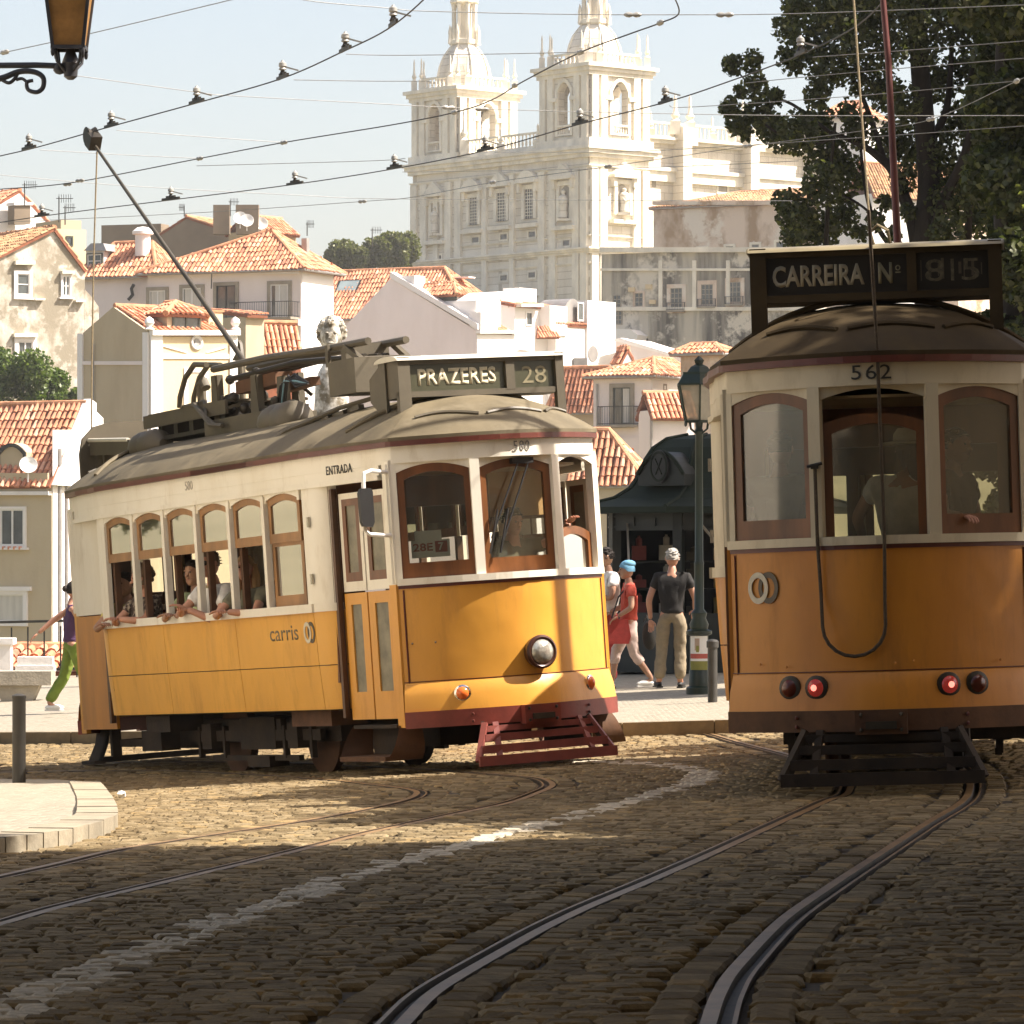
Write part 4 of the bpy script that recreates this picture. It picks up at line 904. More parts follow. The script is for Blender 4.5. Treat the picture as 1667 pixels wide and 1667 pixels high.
class Fc:
    """vertical plane through point o (x, y) running along angle a"""
    def __init__(s, o, a, out): s.o = Vector((o[0], o[1], 0)); s.d = Vector((math.cos(a), math.sin(a), 0)); s.n = Vector(out)
    def s_at(s, u): k = (u - HX) / F; return (k * s.o.y - s.o.x) / (s.d.x - k * s.d.y)
    def hit(s, u, v, out=0.):
        o = s.o + s.n * out; k = (u - HX) / F; t = (k * o.y - o.x) / (s.d.x - k * s.d.y); p = o + s.d * t
        return Vector((p.x, p.y, (HY - v) / F * p.y))
    def at(s, t, z, out=0.): p = s.o + s.d * t + s.n * out; return Vector((p.x, p.y, z))
def zpx(v, Y): return (HY - v) / F * Y
class House:
    def __init__(s, name, label, cat, uc, Y, psi, uL, uR, zb=-12, group=None, part=None):
        ps = math.radians(psi); s.C = Vector(((uc - HX) / F * Y, Y, 0)); s.Y = Y
        s.e1 = Vector((-math.sin(ps), math.cos(ps), 0)); s.e2 = Vector((math.cos(ps), math.sin(ps), 0))
        s.L = Fc(s.C, math.atan2(s.e1.y, s.e1.x), -s.e2); s.R = Fc(s.C, ps, -s.e1)
        s.wl = s.L.s_at(uL); s.wr = s.R.s_at(uR); s.zb = zb
        s.root = part or thing(name, label, cat, (s.C.x, s.C.y, zb), group)
    def p(s, a, b, z): q = s.C + s.e1 * a + s.e2 * b; return Vector((q.x, q.y, z))
    def z(s, v): return zpx(v, s.Y)
    def walls(s, zt, m, gl=None, gr=None, a0=0, a1=None, b0=0, b1=None, zb=None, name='wall', fl=None, par=None):
        """walls up to zt; gl / gr = apex height of a gable on the left / right face"""
        a1 = s.wl if a1 is None else a1; b1 = s.wr if b1 is None else b1; zb = s.zb if zb is None else zb; b = MB()
        b.prism([s.p(a0, b0, zb), s.p(a0, b1, zb), s.p(a1, b1, zb), s.p(a1, b0, zb)], (0, 0, zt - zb))
        f = fl or .5
        if gl: am = a0 + (a1 - a0) * f; b.prism([s.p(a0, b0, zt), s.p(a1, b0, zt), s.p(am, b0, gl)], s.e2 * .35); b.prism([s.p(a0, b1 - .35, zt), s.p(a1, b1 - .35, zt), s.p(am, b1 - .35, gl)], s.e2 * .35)
        if gr: bm = b0 + (b1 - b0) * f; b.prism([s.p(a0, b0, zt), s.p(a0, b1, zt), s.p(a0, bm, gr)], s.e1 * .35); b.prism([s.p(a1 - .35, b0, zt), s.p(a1 - .35, b1, zt), s.p(a1 - .35, bm, gr)], s.e1 * .35)
        return b.build(name, m, par or s.root)
    def box(s, a0, a1, b0, b1, z0, z1, m, name='chimney', par=None):
        b = MB(); b.prism([s.p(a0, b0, z0), s.p(a0, b1, z0), s.p(a1, b1, z0), s.p(a1, b0, z0)], (0, 0, z1 - z0)); return b.build(name, m, par or s.root)
    def gableL(s, zt, za, oh=.35, tiles=None, a0=0, a1=None, b0=0, b1=None, fl=.5, ohb=.05, back=True):
        """ridge parallel to the right face, gable on the left face"""
        a1 = s.wl if a1 is None else a1; b1 = s.wr if b1 is None else b1; am = a0 + (a1 - a0) * fl; k = (za - zt) / (am - a0)
        e = s.p(a0 - oh, b0 - ohb, zt - k * oh), s.p(a0 - oh, b1 + ohb, zt - k * oh), s.p(am, b1 + ohb, za), s.p(am, b0 - ohb, za)
        k2 = (za - zt) / (a1 - am); f = s.p(a1 + oh, b1 + ohb, zt - k2 * oh), s.p(a1 + oh, b0 - ohb, zt - k2 * oh), s.p(am, b0 - ohb, za), s.p(am, b1 + ohb, za)
        return tile_roof(s.root, [e, f] if back else [e], [(e[2], e[3])], tiles)
    def gableR(s, zt, za, oh=.35, tiles=None, a0=0, a1=None, b0=0, b1=None, fl=.5, ohb=.05):
        """ridge parallel to the left face, gable on the right face"""
        a1 = s.wl if a1 is None else a1; b1 = s.wr if b1 is None else b1; bm = b0 + (b1 - b0) * fl; k = (za - zt) / (bm - b0)
        e = s.p(a1 + ohb, b0 - oh, zt - k * oh), s.p(a0 - ohb, b0 - oh, zt - k * oh), s.p(a0 - ohb, bm, za), s.p(a1 + ohb, bm, za)
        k2 = (za - zt) / (b1 - bm); f = s.p(a0 - ohb, b1 + oh, zt - k2 * oh), s.p(a1 + ohb, b1 + oh, zt - k2 * oh), s.p(a1 + ohb, bm, za), s.p(a0 - ohb, bm, za)
        return tile_roof(s.root, [e, f], [(e[2], e[3])], tiles)
    def hip(s, zt, za, oh=.35, tiles=None, a0=0, a1=None, b0=0, b1=None, ra=None, rb=None):
        """hipped roof whose ridge runs from local point ra to rb (a, b pairs)"""
        a1 = s.wl if a1 is None else a1; b1 = s.wr if b1 is None else b1
        q = [s.p(a0 - oh, b0 - oh, zt), s.p(a0 - oh, b1 + oh, zt), s.p(a1 + oh, b1 + oh, zt), s.p(a1 + oh, b0 - oh, zt)]
        if ra[1] == rb[1] and ra[0] != rb[0]:       # ridge along e1: ra near the corner
            A_, B_ = s.p(*ra, za), s.p(*rb, za); pl = [(q[3], q[0], A_, B_), (q[0], q[1], A_, A_), (q[1], q[2], B_, A_), (q[2], q[3], B_, B_)]
            hips = [(q[0], A_), (q[3], B_), (q[1], A_), (A_, B_)]
        else:
            A_, B_ = s.p(*ra, za), s.p(*rb, za); pl = [(q[0], q[1], B_, A_), (q[3], q[0], A_, A_), (q[1], q[2], B_, B_), (q[2], q[3], A_, B_)]
            hips = [(q[0], A_), (q[1], B_), (q[3], A_), (A_, B_)]
        b = MB(); b.tube([q[3] + Vector((0, 0, -.02)), q[0] + Vector((0, 0, -.02)), q[1] + Vector((0, 0, -.02))], .075, 6); b.build('gutter', m_zinc, s.root)
        return tile_roof(s.root, pl, hips, tiles)
    def band(s, f, u0, v0, u1, v1, m, name='cornice', out=.06, par=None):
        b = MB(); b.prism([f.hit(u0, v0), f.hit(u1, v0), f.hit(u1, v1), f.hit(u0, v1)], f.n * out); return b.build(name, m, par or s.root)
    def win(s, f, u0, v0, u1, v1, frame=None, surr=None, nx=2, ny=1, sw=.14, pane=None, name='window', sill=True, curtain=None, par=None):
        frame = frame or m_wframe; a, c = f.hit(u0, (v0 + v1) / 2), f.hit(u1, (v0 + v1) / 2); s0, s1 = (a - f.o).dot(f.d), (c - f.o).dot(f.d)
        if s0 > s1: s0, s1 = s1, s0
        Ym = (a.y + c.y) / 2; z0, z1 = zpx(v1, Ym), zpx(v0, Ym)
        r = lambda e: [f.at(s0 - e, z0 - e), f.at(s1 + e, z0 - e), f.at(s1 + e, z1 + e), f.at(s0 - e, z1 + e)]
        b = MB()
        if surr: b.ring(r(sw), r(0), f.n * .09); w_ = b.build(name, surr, par or s.root)
        else: b.ring(r(.03), r(-.02), f.n * .05); w_ = b.build(name, frame, par or s.root)
        b = MB(); t = .055; b.ring([p + f.n * .012 for p in r(0)], [p + f.n * .012 for p in r(-t)], f.n * .04)
        for k in range(1, nx): x = s0 + (s1 - s0) * k / nx; b.prism([f.at(x - .035, z0, .012), f.at(x + .035, z0, .012), f.at(x + .035, z1, .012), f.at(x - .035, z1, .012)], f.n * .035)
        for k in range(1, ny): z = z0 + (z1 - z0) * k / ny; b.prism([f.at(s0, z - .025, .012), f.at(s1, z - .025, .012), f.at(s1, z + .025, .012), f.at(s0, z + .025, .012)], f.n * .03)
        b.build('frame', frame, w_)
        b = MB(); b.prism([p + f.n * .004 for p in r(0)], f.n * .008); b.build('pane', pane or m_glass_far, w_)
        if curtain:
            b = MB(); x = s0 + (s1 - s0) * curtain; b.prism([f.at(s0 + .05, z0 + .05, .013), f.at(x, z0 + .05, .013), f.at(x, z1 - .05, .013), f.at(s0 + .05, z1 - .05, .013)], f.n * .012); b.build('curtain', m_curt, w_)
        if sill and surr: b = MB(); b.prism([f.at(s0 - .2, z0 - sw - .06), f.at(s1 + .2, z0 - sw - .06), f.at(s1 + .2, z0 - sw + .02), f.at(s0 - .2, z0 - sw + .02)], f.n * .17); b.build('sill', surr, w_)
        return w_
    def balcony(s, f, u0, v0, u1, v1, depth=.6):
        a, c = f.hit(u0, v1), f.hit(u1, v1); s0, s1 = sorted(((a - f.o).dot(f.d), (c - f.o).dot(f.d))); Ym = (a.y + c.y) / 2; z0, z1 = zpx(v1, Ym), zpx(v0, Ym)
        b = MB(); b.prism([f.at(s0, z0 - .12), f.at(s1, z0 - .12), f.at(s1, z0), f.at(s0, z0)], f.n * (depth + .05)); sl_ = b.build('balcony', m_surr, s.root)
        b = MB(); n = max(6, int((s1 - s0) / .13))
        for k in range(n + 1): x = s0 + (s1 - s0) * k / n; b.bar(f.at(x, z0, depth), f.at(x, z1, depth), .018)
        for z in (z0 + .06, z1): b.bar(f.at(s0, z, depth), f.at(s1, z, depth), .035)
        for x in (s0, s1):
            b.bar(f.at(x, z1, 0), f.at(x, z1, depth), .035); b.bar(f.at(x, z0 + .06, 0), f.at(x, z0 + .06, depth), .03)
            for q in range(1, 5): b.bar(f.at(x, z0, depth * q / 5), f.at(x, z1, depth * q / 5), .018)
        b.build('railing', m_iron, sl_)
    def pipe(s, f, u, v0, v1, r=.05):
        b = MB(); b.tube([f.hit(u, v0, .08), f.hit(u, v1, .08)], r, 6); b.build('drainpipe', m_zinc, s.root)

def inpoly(s, t, poly):
    c = False; n = len(poly)
    for i in range(n):
        (x0, y0), (x1, y1) = poly[i], poly[(i + 1) % n]
        if (y0 > t) != (y1 > t) and s < (x1 - x0) * (t - y0) / (y1 - y0) + x0: c = not c
    return c
def tile_roof(root, planes, ridges, tiles=None, name='roof', pitch=.235, row=.40):
    tiles = tiles or TILE; rg = random.Random(len(planes) * 7 + int(planes[0][0].y)); sl_ = MB(); tl = MB()
    for pl in planes:
        a, b_, c, d = pl; ex = (b_ - a); ex.normalize(); nn = ex.cross((c + d) / 2 - (a + b_) / 2); nn.normalize()
        if nn.z < 0: nn = -nn
        ey = nn.cross(ex); 
        if ey.z < 0: ey = -ey
        po = [a, b_, c, d] if (c - d).length > 1e-4 else [a, b_, c]
        sl_.prism([p - nn * .12 for p in po], nn * .125)
        p2 = [((p - a).dot(ex), (p - a).dot(ey)) for p in po]; smin = min(p[0] for p in p2); smax = max(p[0] for p in p2); tmax = max(p[1] for p in p2)
        for i in range(int((smax - smin) / pitch) + 1):
            s0 = smin + (i + .5) * pitch
            for j in range(int(tmax / row) + 1):
                t0 = j * row - .03 + rg.uniform(-.03, .03)
                if not inpoly(s0, t0 + row * .5, p2): continue
                o = a + ex * (s0 + rg.uniform(-.018, .018)) + nn * (.05 * math.sin(s0 * .8 + t0 * .3) * math.sin(t0 * .9 + 1) + rg.uniform(-.012, .02)); w0, w1 = .098, .080; vs_ = []
                for t, w, lift in ((t0, w0, .035), (t0 + row + .02, w1, .006)):
                    for k in range(5):
                        q = math.pi * k / 4; vs_.append(o + ey * t + ex * (-math.cos(q) * w) + nn * (math.sin(q) * .085 + lift))
                tl.add(vs_, [(k, k + 1, k + 6, k + 5) for k in range(4)] + [(4, 3, 2, 1, 0)], rg.choice((0, 0, 0, 1, 1, 1, 2, 2, 3, 4) if len(tiles) > 3 else (0, 1, 2)), False)
    o = sl_.build(name, m_tbase, root); tl.build('roof_tiles', tiles, o, kind='stuff')
    rb = MB()
    for a, b_ in ridges:
        n = max(2, int((b_ - a).length / .42))
        for k in range(n):
            p, q = a.lerp(b_, k / n), a.lerp(b_, (k + 1.1) / n); rb.tube([p + Vector((0, 0, .03)), q + Vector((0, 0, .055))], [.13, .11], 8)
    rb.build('ridge_tiles', m_ridge, o, kind='stuff'); return o
def dormer(h, f, u0, u1, vt, vb, depth, za_v, wm, fw, u_w=None, par=None):
    """dormer standing forward of roof: cheeks, front window, small hipped tile roof; f is the plane of its front"""
    a, c = f.hit(u0, vb), f.hit(u1, vb); s0, s1 = sorted(((a - f.o).dot(f.d), (c - f.o).dot(f.d))); Y = (a.y + c.y) / 2
    z0, z1, za = zpx(vb, Y), zpx(vt, Y), zpx(za_v, Y); b = MB(); b.prism([f.at(s0, z0), f.at(s1, z0), f.at(s1, z1), f.at(s0, z1)], -f.n * depth); o = b.build('dormer', wm, h.root)
    sm = (s0 + s1) / 2; e = .25; q = [f.at(s0 - e, z1 - .05, e), f.at(s1 + e, z1 - .05, e), f.at(s1 + e, z1 - .05, -depth), f.at(s0 - e, z1 - .05, -depth)]
    A_, B_ = f.at(sm, za, -.6), f.at(sm, za, -depth)
    r = tile_roof(h.root, [(q[0], q[1], A_, A_), (q[1], q[2], B_, A_), (q[3], q[0], A_, B_)], [(q[0], A_), (q[1], A_), (A_, B_)])
    r.name = 'dormer_roof'; h.win(f, u_w[0] if u_w else u0 + 4, u_w[2] if u_w else vt + 6, u_w[1] if u_w else u1 - 4, u_w[3] if u_w else vb - 4, fw, None, 2, 1, par=o); return o
def dish(h, p, r=.4, d=(-.3, -.9, .3)):
    d = Vector(d).normalized(); R = d.to_track_quat('Z', 'Y').to_matrix(); b = MB()
    b.lathe([(.02, -.10), (r * .5, -.07), (r, .04), (r * .97, .06), (r * .5, -.03), (.02, -.06)], p, 16, 0, True, R); b.bar(p, p + d * .4 + Vector((0, 0, -.15)), .03); b.bar(p - d * .1, p - d * .1 - Vector((0, 0, .6)), .05); return b.build('satellite_dish', m_dish, h.root)

# --- yellow house behind the roof of the sunlit tram
h = House('yellow_house', 'pale yellow house with shaded blank gable and dormer, rising behind the PRAZERES tram', 'house', 243, 160, 40, 127, 384)
zt, za = h.z(541), h.z(495)
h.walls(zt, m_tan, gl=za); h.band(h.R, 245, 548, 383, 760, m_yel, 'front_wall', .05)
h.gableL(zt, za, .05, ohb=-.1)
h.band(h.R, 243.5, 540, 262, 762, m_ww2, 'corner_pilaster', .12); h.band(h.L, 234, 541, 242.5, 762, m_ww2, 'corner_pilaster', .07)
h.band(h.R, 372, 540, 384, 762, m_ww2, 'corner_pilaster', .12); h.band(h.L, 128, 543, 136, 762, m_ww2, 'corner_pilaster', .07)
h.band(h.R, 243, 538, 386, 546, m_ww2, 'cornice', .25); h.band(h.R, 263, 577, 371, 584, m_ww2, 'string_course', .10); h.band(h.L, 136, 588, 233, 594, m_lav, 'string_course', .06); h.band(h.L, 136, 692, 233, 712, m_yel, 'base_band', .04)
b = MB(); c = h.R.hit(320, 558, .06); R = (h.R.n).to_track_quat('Z', 'Y').to_matrix(); b.lathe([(.18, 0), (.28, 0), (.30, .04), (.26, .07), (.2, .05), (.18, 0)], c, 20, 0, True, R)
for u0, v0, u1, v1 in ((265, 563, 305, 574), (336, 574, 368, 565)): b.bar(h.R.hit(u0, v0, .07), h.R.hit(u1, v1, .07), .05)
b.build('plaster_relief', m_ww, h.root)
h.win(h.R, 303, 606, 331, 700, m_wframe, m_ww2, 2, 1, .16, sill=False, curtain=.4)
fd = Fc(h.C + h.R.n * -.35, math.radians(40), h.R.n)
dormer(h, fd, 272, 328, 511, 541, 1.3, 493, m_tan, m_dkframe, (281, 324, 514, 541))
h.box(1.0, 1.7, 3.6, 4.3, zt, h.z(500), m_yel); h.box(.95, 1.75, 3.55, 4.35, h.z(500), h.z(497), m_ridge, 'chimney_cap')
for u in (243, 383):
    b = MB(); b.lathe([(.10, 0), (.22, .05), (.10, .15), (.2, .3), (.16, .45), (.02, .55)], h.R.hit(u, 538, -.02), 10); b.build('finial', m_ww2, h.root)
h.pipe(h.L, 152, 560, 760, .03)

# --- tan house at the left edge
h = House('tan_house', 'tan house at the left edge with satellite dish beside its roof dormer', 'house', 84, 150, 62, -120, 118)
zt, za = h.z(792), h.z(655)
h.walls(zt, m_tan, gr=None); h.band(h.R, 85, 700, 117, 1090, m_ww, 'side_wall', .03)
rt = [h.p(h.wl, -.25, zt), h.p(-.05, -.25, zt), h.p(-.05, 2.2, za), h.p(h.wl, 2.2, za)]
tile_roof(h.root, [rt], [(rt[3], rt[2])]); b = MB(); b.prism([h.p(-.02, 0, zt), h.p(-.02, 2.25, za + .1), h.p(-.02, 3.4, za - .5), h.p(-.02, 3.4, zt - 1)], h.e1 * .35); b.build('parapet_wall', m_ww, h.root)
b = MB(); b.prism([h.p(-.25, -.1, zt + .05), h.p(-.25, 2.2, za + .2), h.p(-.25, 2.6, za + .05), h.p(-.25, 2.6, zt)], h.e1 * .30); b.build('verge', m_ww, h.root)
h.band(h.L, -60, 770, 80, 800, m_tan, 'eaves_wall', .10); h.band(h.L, -60, 800, 84, 806, m_ww, 'cornice', .22)
fd = Fc(h.C - h.L.n * .3, math.atan2(h.e1.y, h.e1.x), h.L.n)
b = MB(); b.prism([fd.at(s, z) for s, z in arch(fd.s_at(43), fd.s_at(-4), h.z(772), h.z(720), .35)], -fd.n * 1.2); b.build('dormer', m_tan, h.root)
a_ = arch(fd.s_at(43), fd.s_at(-4), h.z(772), h.z(720), .35); i_ = arch(fd.s_at(39), fd.s_at(0), h.z(770), h.z(726), .3)
b = MB(); b.ring([fd.at(s, z) for s, z in a_], [fd.at(s, z) for s, z in i_], fd.n * .08); b.build('dormer_frame', m_iron, h.root)
dish(h, h.L.hit(46, 757, .5), .34, (.2, -.9, .35))
h.win(h.L, 2, 829, 40, 888, m_wframe, m_ww, 2, 1, .10, sill=True); h.win(h.L, -30, 967, 40, 1012, m_wframe, m_ww, 1, 1, .16, pane=m_curt, sill=False); h.band(h.L, -40, 955, 52, 962, m_ww, 'lintel', .14)
for k in range(4):
    b = MB(); b.box(h.L.hit(6 + k * 9, 892, .12), (.12, .12, .12)); b.build('flowerpot', TILE[0], h.root)
h.pipe(h.R, 98, 730, 1080, .07); h.pipe(h.R, 109, 760, 1080, .05)
# --- lean-to and pink house beside it
h = House('pink_house', 'low pinkish house with white corner strip between tan house and tram', 'house', 88, 156, 25, 80, 175)
zt = h.z(893); h.walls(zt, streaked('faded_pink_render', (.46, .30, .24), (.40, .26, .21), .5, .3))
h.gableL(zt, h.z(868), .2); h.band(h.R, 88, 893, 101, 1090, m_ww, 'corner_strip', .05); h.band(h.R, 88, 925, 170, 931, m_ww2, 'string_course', .10); h.band(h.R, 88, 893, 170, 900, m_ww2, 'cornice', .12)
h.win(h.R, 108, 975, 128, 1060, m_dkframe, m_ww, 1, 2, .1, sill=False)
# --- stained gable house
h = House('stained_gable_house', 'tall old house with blotchy grey stained gable wall at far left', 'house', -32, 192, 33, -120, 138)
zt, za = h.z(432), h.z(366); fl = .70
h.walls(zt, m_stain, gr=za, fl=fl); h.gableR(zt, za, .05, TILE_OLD, fl=fl, ohb=.12)
h.win(h.R, 27, 446, 47, 480, m_wframe, m_ww, 1, 2, .16); h.win(h.R, 101, 449, 113, 482, m_wframe, m_ww, 2, 2, .08); h.win(h.R, 29, 556, 52, 600, m_wframe, m_ww, 2, 1, .2)
for u0, v0, u1, v1 in ((22, 425, 54, 431), (98, 441, 118, 446), (20, 543, 58, 549), (54, 486, 70, 489), (120, 489, 136, 492)): h.band(h.R, u0, v0, u1, v1, m_stone2, 'ledge', .25)
b = MB(); q = [h.R.hit(137, 470), h.R.hit(150, 484), h.R.hit(161, 500), h.R.hit(161, 700), h.R.hit(137, 700)]; b.prism(q, -h.R.n * 5); b.build('annex_wall', m_stain, h.root)
# --- white gable far left top
h = House('white_gable_house', 'bright white gable with dark chimney above the stained house at top left', 'house', -60, 222, 33, -130, 88)
zt, za = h.z(364), h.z(305); h.walls(zt, m_ww2, gr=za, fl=.62); h.gableR(zt, za, .05, fl=.62, ohb=.02)
b = MB(); f = h.R; b.prism([f.hit(13, 366, .3), f.hit(39, 366, .3), f.hit(39, 336, .3), f.hit(13, 336, .3)], f.n * .8); b.build('chimney', m_brownw, h.root)
b = MB(); b.prism([f.hit(10, 336, .2), f.hit(41, 336, .2), f.hit(41, 331, .2), f.hit(10, 331, .2)], f.n * 1.0); b.build('chimney_cap', m_ww, h.root)
h = House('ochre_house', 'small ochre house end peeping over the stained gable roof', 'house', 88, 214, 33, 70, 140)
h.walls(h.z(372), m_yel); h.box(0, 3, .4, 1.6, h.z(372), h.z(357), m_tan, 'parapet'); h.win(h.R, 108, 385, 118, 400, m_dkframe, None, 1, 1)
# --- big white house with hipped roof and balcony
h = House('balcony_house', 'long white house with big orange hipped roof and balcony door, upper left', 'house', 490, 205, 66, 240, 543)
zt = h.z(441); h.walls(zt, m_lav); h.band(h.R, 491, 441, 542, 640, m_ww2, 'side_wall', .04)
h.hip(zt + .05, h.z(371), .45, ra=(h.wl * .30, h.wr * .55), rb=(h.wl * .34, h.wr * .55)); h.band(h.L, 240, 440, 491, 446, m_ww, 'cornice', .3)
for u0, v0, u1, v1, cu in ((244, 473, 270, 550, .9), (298, 469, 328, 550, .9), (353, 465, 384, 540, 0), (441, 463, 470, 516, .75)): h.win(h.L, u0, v0, u1, v1, m_wframe if cu else m_iron, m_surr, 2, 1, .18, curtain=cu, sill=False)
h.balcony(h.L, 387, 493, 487, 518, .9); h.band(h.L, 330, 520, 490, 530, m_lav, 'ledge', .3)
b = MB(); b.tube([h.L.hit(192, 470, .3)] if False else [h.L.hit(345, 440, .4), h.L.hit(344, 470, .4)], .03, 6); b.build('wire_post', m_iron, h.root)
h.box(1.0, 1.3, 2.6, 2.9, h.z(430), h.z(381), m_zinc, 'flue'); h.box(3.0, 3.8, h.wr * .4, h.wr * .6, h.z(430), h.z(400), m_ww) if False else None
h2 = House('dormer_house', 'white house wing with orange roof and shuttered dormer, behind the yellow house', 'house', 250, 211, 66, 132, 300)
zt = h2.z(452); h2.walls(zt, m_lav); h2.hip(zt + .05, h2.z(391), .4, ra=(1.0, h2.wr * .5), rb=(h2.wl * .75, h2.wr * .5))
fd = Fc(h2.C - h2.L.n * .3, math.atan2(h2.e1.y, h2.e1.x), h2.L.n); b = MB()
b.prism([fd.hit(140, 450), fd.hit(169, 450), fd.hit(169, 408), fd.hit(140, 408)], -fd.n * 1.6); b.build('dormer', m_ww2, h2.root); h2.win(fd, 143, 414, 166, 447, m_wframe, m_dkframe, 2, 3, .06, sill=False)
b = MB(); b.prism([fd.hit(136, 408, .2), fd.hit(173, 408, .2), fd.hit(168, 396, .1), fd.hit(148, 396, .1)], -fd.n * 1.9); b.build('dormer_roof', m_zinc, h2.root)
b = MB(); b.lathe([(.4, 0), (.4, 1.1), (.55, 1.15), (.55, 1.3), (.3, 1.5), (.02, 1.55)], h2.p(1.2, 1.0, h2.z(414)), 12); b.build('chimney', m_ww2, h2.root)
b = MB(); b.tube([h2.L.hit(218, 463, .3), h2.L.hit(214, 470, .3), h2.L.hit(216, 480, .3), h2.L.hit(209, 488, .3)], .09, 8); b.build('stove_pipe', m_iron, h2.root)
h = House('low_roof_house', 'low tiled roof just above the yellow house chimney', 'house', 400, 176, 40, 160, 430); h.walls(h.z(515), m_tan); h.gableL(h.z(512), h.z(489), .2)
h = House('curved_roof_house', 'sagging orange tile roof tucked between yellow house and statue head', 'house', 396, 182, 20, 380, 490); h.walls(h.z(572), m_tbase); h.gableL(h.z(572), h.z(524), .3)
# --- dark far buildings on the skyline
h = House('flat_roofed_block', 'flat topped block in shade on the left skyline', 'house', 262, 262, 70, 165, 275); h.walls(h.z(364), m_brownw)
h = House('skyline_gable_house', 'dark blank gable on the skyline crossed by the trolley pole', 'house', 378, 258, 66, 258, 420); zt = h.z(378); h.walls(zt, m_brownw, gl=h.z(350), fl=.62); h.gableL(zt, h.z(350), .05, TILE_OLD, fl=.62)
h = House('dish_house', 'tan skyline house carrying several white satellite dishes', 'house', 420, 250, 50, 372, 482); h.walls(h.z(376), m_tan); h.gableL(h.z(374), h.z(350), .3)
for u, v in ((391, 355), (402, 359), (425, 364)): dish(h, h.L.hit(u, v, 2.0) if u < 420 else h.R.hit(u, v, 1.0), .42, (.1, -.9, .3))
for u, w_ in ((361, .5), (403, .7)): 
    b = MB(); b.box(h.L.hit(u, 358, 1.2), (1.0 * w_ * 2, .9, 1.8)); b.build('chimney', m_brownw, h.root)
b = MB(); b.tube([h.L.hit(362, 358, 1.2), h.L.hit(361, 338, 1.2)], .07, 6); b.build('flue', m_iron, h.root)
# --- orange roof with skylight and the white gable in front of it
h = House('skylight_house', 'house with broad orange roof and a dark skylight, centre left', 'house', 760, 240, 62, 488, 830)
zt = h.z(516); h.walls(zt, m_lav); h.hip(zt + .05, h.z(430), .4, ra=(h.wl * .26, h.wr * .5), rb=(h.wl * .94, h.wr * .5))
b = MB(); n_ = h.L.n; c = [h.p(h.wl * f_, b_ * h.wr, zt + (h.z(430) - zt) * b_ * 2 + .2) for f_, b_ in ((.86, .24), (.72, .24), (.72, .36), (.86, .36))]
b.prism(c, (0, 0, .12)); sk = b.build('skylight', m_iron, h.root); b = MB(); cc = sum(c, Vector()) / 4; b.prism([cc + (p - cc) * .82 + Vector((0, 0, .125)) for p in c], (0, 0, .02)); b.build('pane', mat('skylight_glass', (.25, .30, .30), .1, 0, .2, 1), sk)
h.box(1.2, 2.2, h.wr * .45, h.wr * .6, h.z(445), h.z(447), m_ww)
h = House('white_gable_terrace', 'white house with large shaded gable end behind the destination box of the left tram', 'house', 775, 226, 52, 546, 838)
zt, za = h.z(538), h.z(446)
f_ = .60; h.walls(zt, m_lav, gl=za, fl=f_); h.band(h.R, 775.5, 545, 838, 700, m_ww2, 'front_wall', .06)
h.gableL(zt, za, .05, ohb=-.3, fl=f_)
am = h.wl * f_
b = MB(); b.prism([h.p(am, -.12, za + .05), h.p(-.2, -.12, zt + .05), h.p(-.2, -.12, zt + .35), h.p(am - .1, -.12, za + .35)], h.e2 * .5); b.build('gable_coping', m_ww2, h.root)
h.box(am - 1.7, am - .5, .05, 1.0, zt + 1.5, h.z(443), m_ww2)
fd = Fc(h.C - h.R.n * 1.8, math.radians(52), h.R.n)
o = dormer(h, fd, 742, 762, 480, 503, 2.6, 462, m_dkframe, m_wframe, (744, 760, 484, 502))
h.band(h.R, 775, 538, 838, 543, m_ww2, 'eaves', .3)
def stack(h, f, u0, u1, vt, vb, depth, m, name='chimney', inset=0., rnd=False):
    a, c = f.s_at(u0), f.s_at(u1); Y = f.at(a, 0).y; z0, z1 = zpx(vb, Y), zpx(vt, Y); b = MB()
    poly = arch(min(a, c), max(a, c), z0, z1, .5) if rnd else [(a, z0), (c, z0), (c, z1), (a, z1)]
    b.prism([f.at(s, z, -inset) for s, z in poly], -f.n * depth); return b.build(name, m, h.root)
stack(h, h.R, 782, 822, 474, 540, 2.4, m_ww2, 'chimney', .3, True); stack(h, h.R, 776, 803, 508, 541, .8, m_ww2, 'parapet', -.3)
h3 = House('white_house', 'bright white house with small attic windows, second along the white row', 'house', 838, 232, 52, 800, 905)
h3.walls(h3.z(497), m_ww2); tile_roof(h3.root, [[h3.p(-.1, -.2, h3.z(497)), h3.p(-.1, h3.wr + .1, h3.z(497)), h3.p(5, h3.wr + .1, h3.z(470)), h3.p(5, -.2, h3.z(470))]], [])
h3.win(h3.R, 856, 508, 866, 530, m_wframe, None, 1, 1); h3.band(h3.R, 838, 495, 874, 500, m_stone2, 'eaves', .5); stack(h3, h3.R, 836, 862, 480, 500, 1.4, m_ww2, 'chimney', .4, True); stack(h3, h3.R, 866, 900, 470, 505, 3, m_ww2, 'chimney', 1.5, True)
h4 = House('white_tower_house', 'narrow white house with grey zinc dormer and square chimney, right end of white row', 'house', 905, 234, 52, 870, 999)
h4.walls(h4.z(528), m_ww2); tile_roof(h4.root, [[h4.p(-.1, -.2, h4.z(528)), h4.p(-.1, h4.wr * .55, h4.z(528)), h4.p(4, h4.wr * .55, h4.z(490)), h4.p(4, -.2, h4.z(490))]], [])
stack(h4, h4.R, 893, 921, 497, 545, 2, m_ww2, 'attic', -.1); h4.win(h4.R, 906, 507, 914, 524, m_wframe, None, 1, 1)
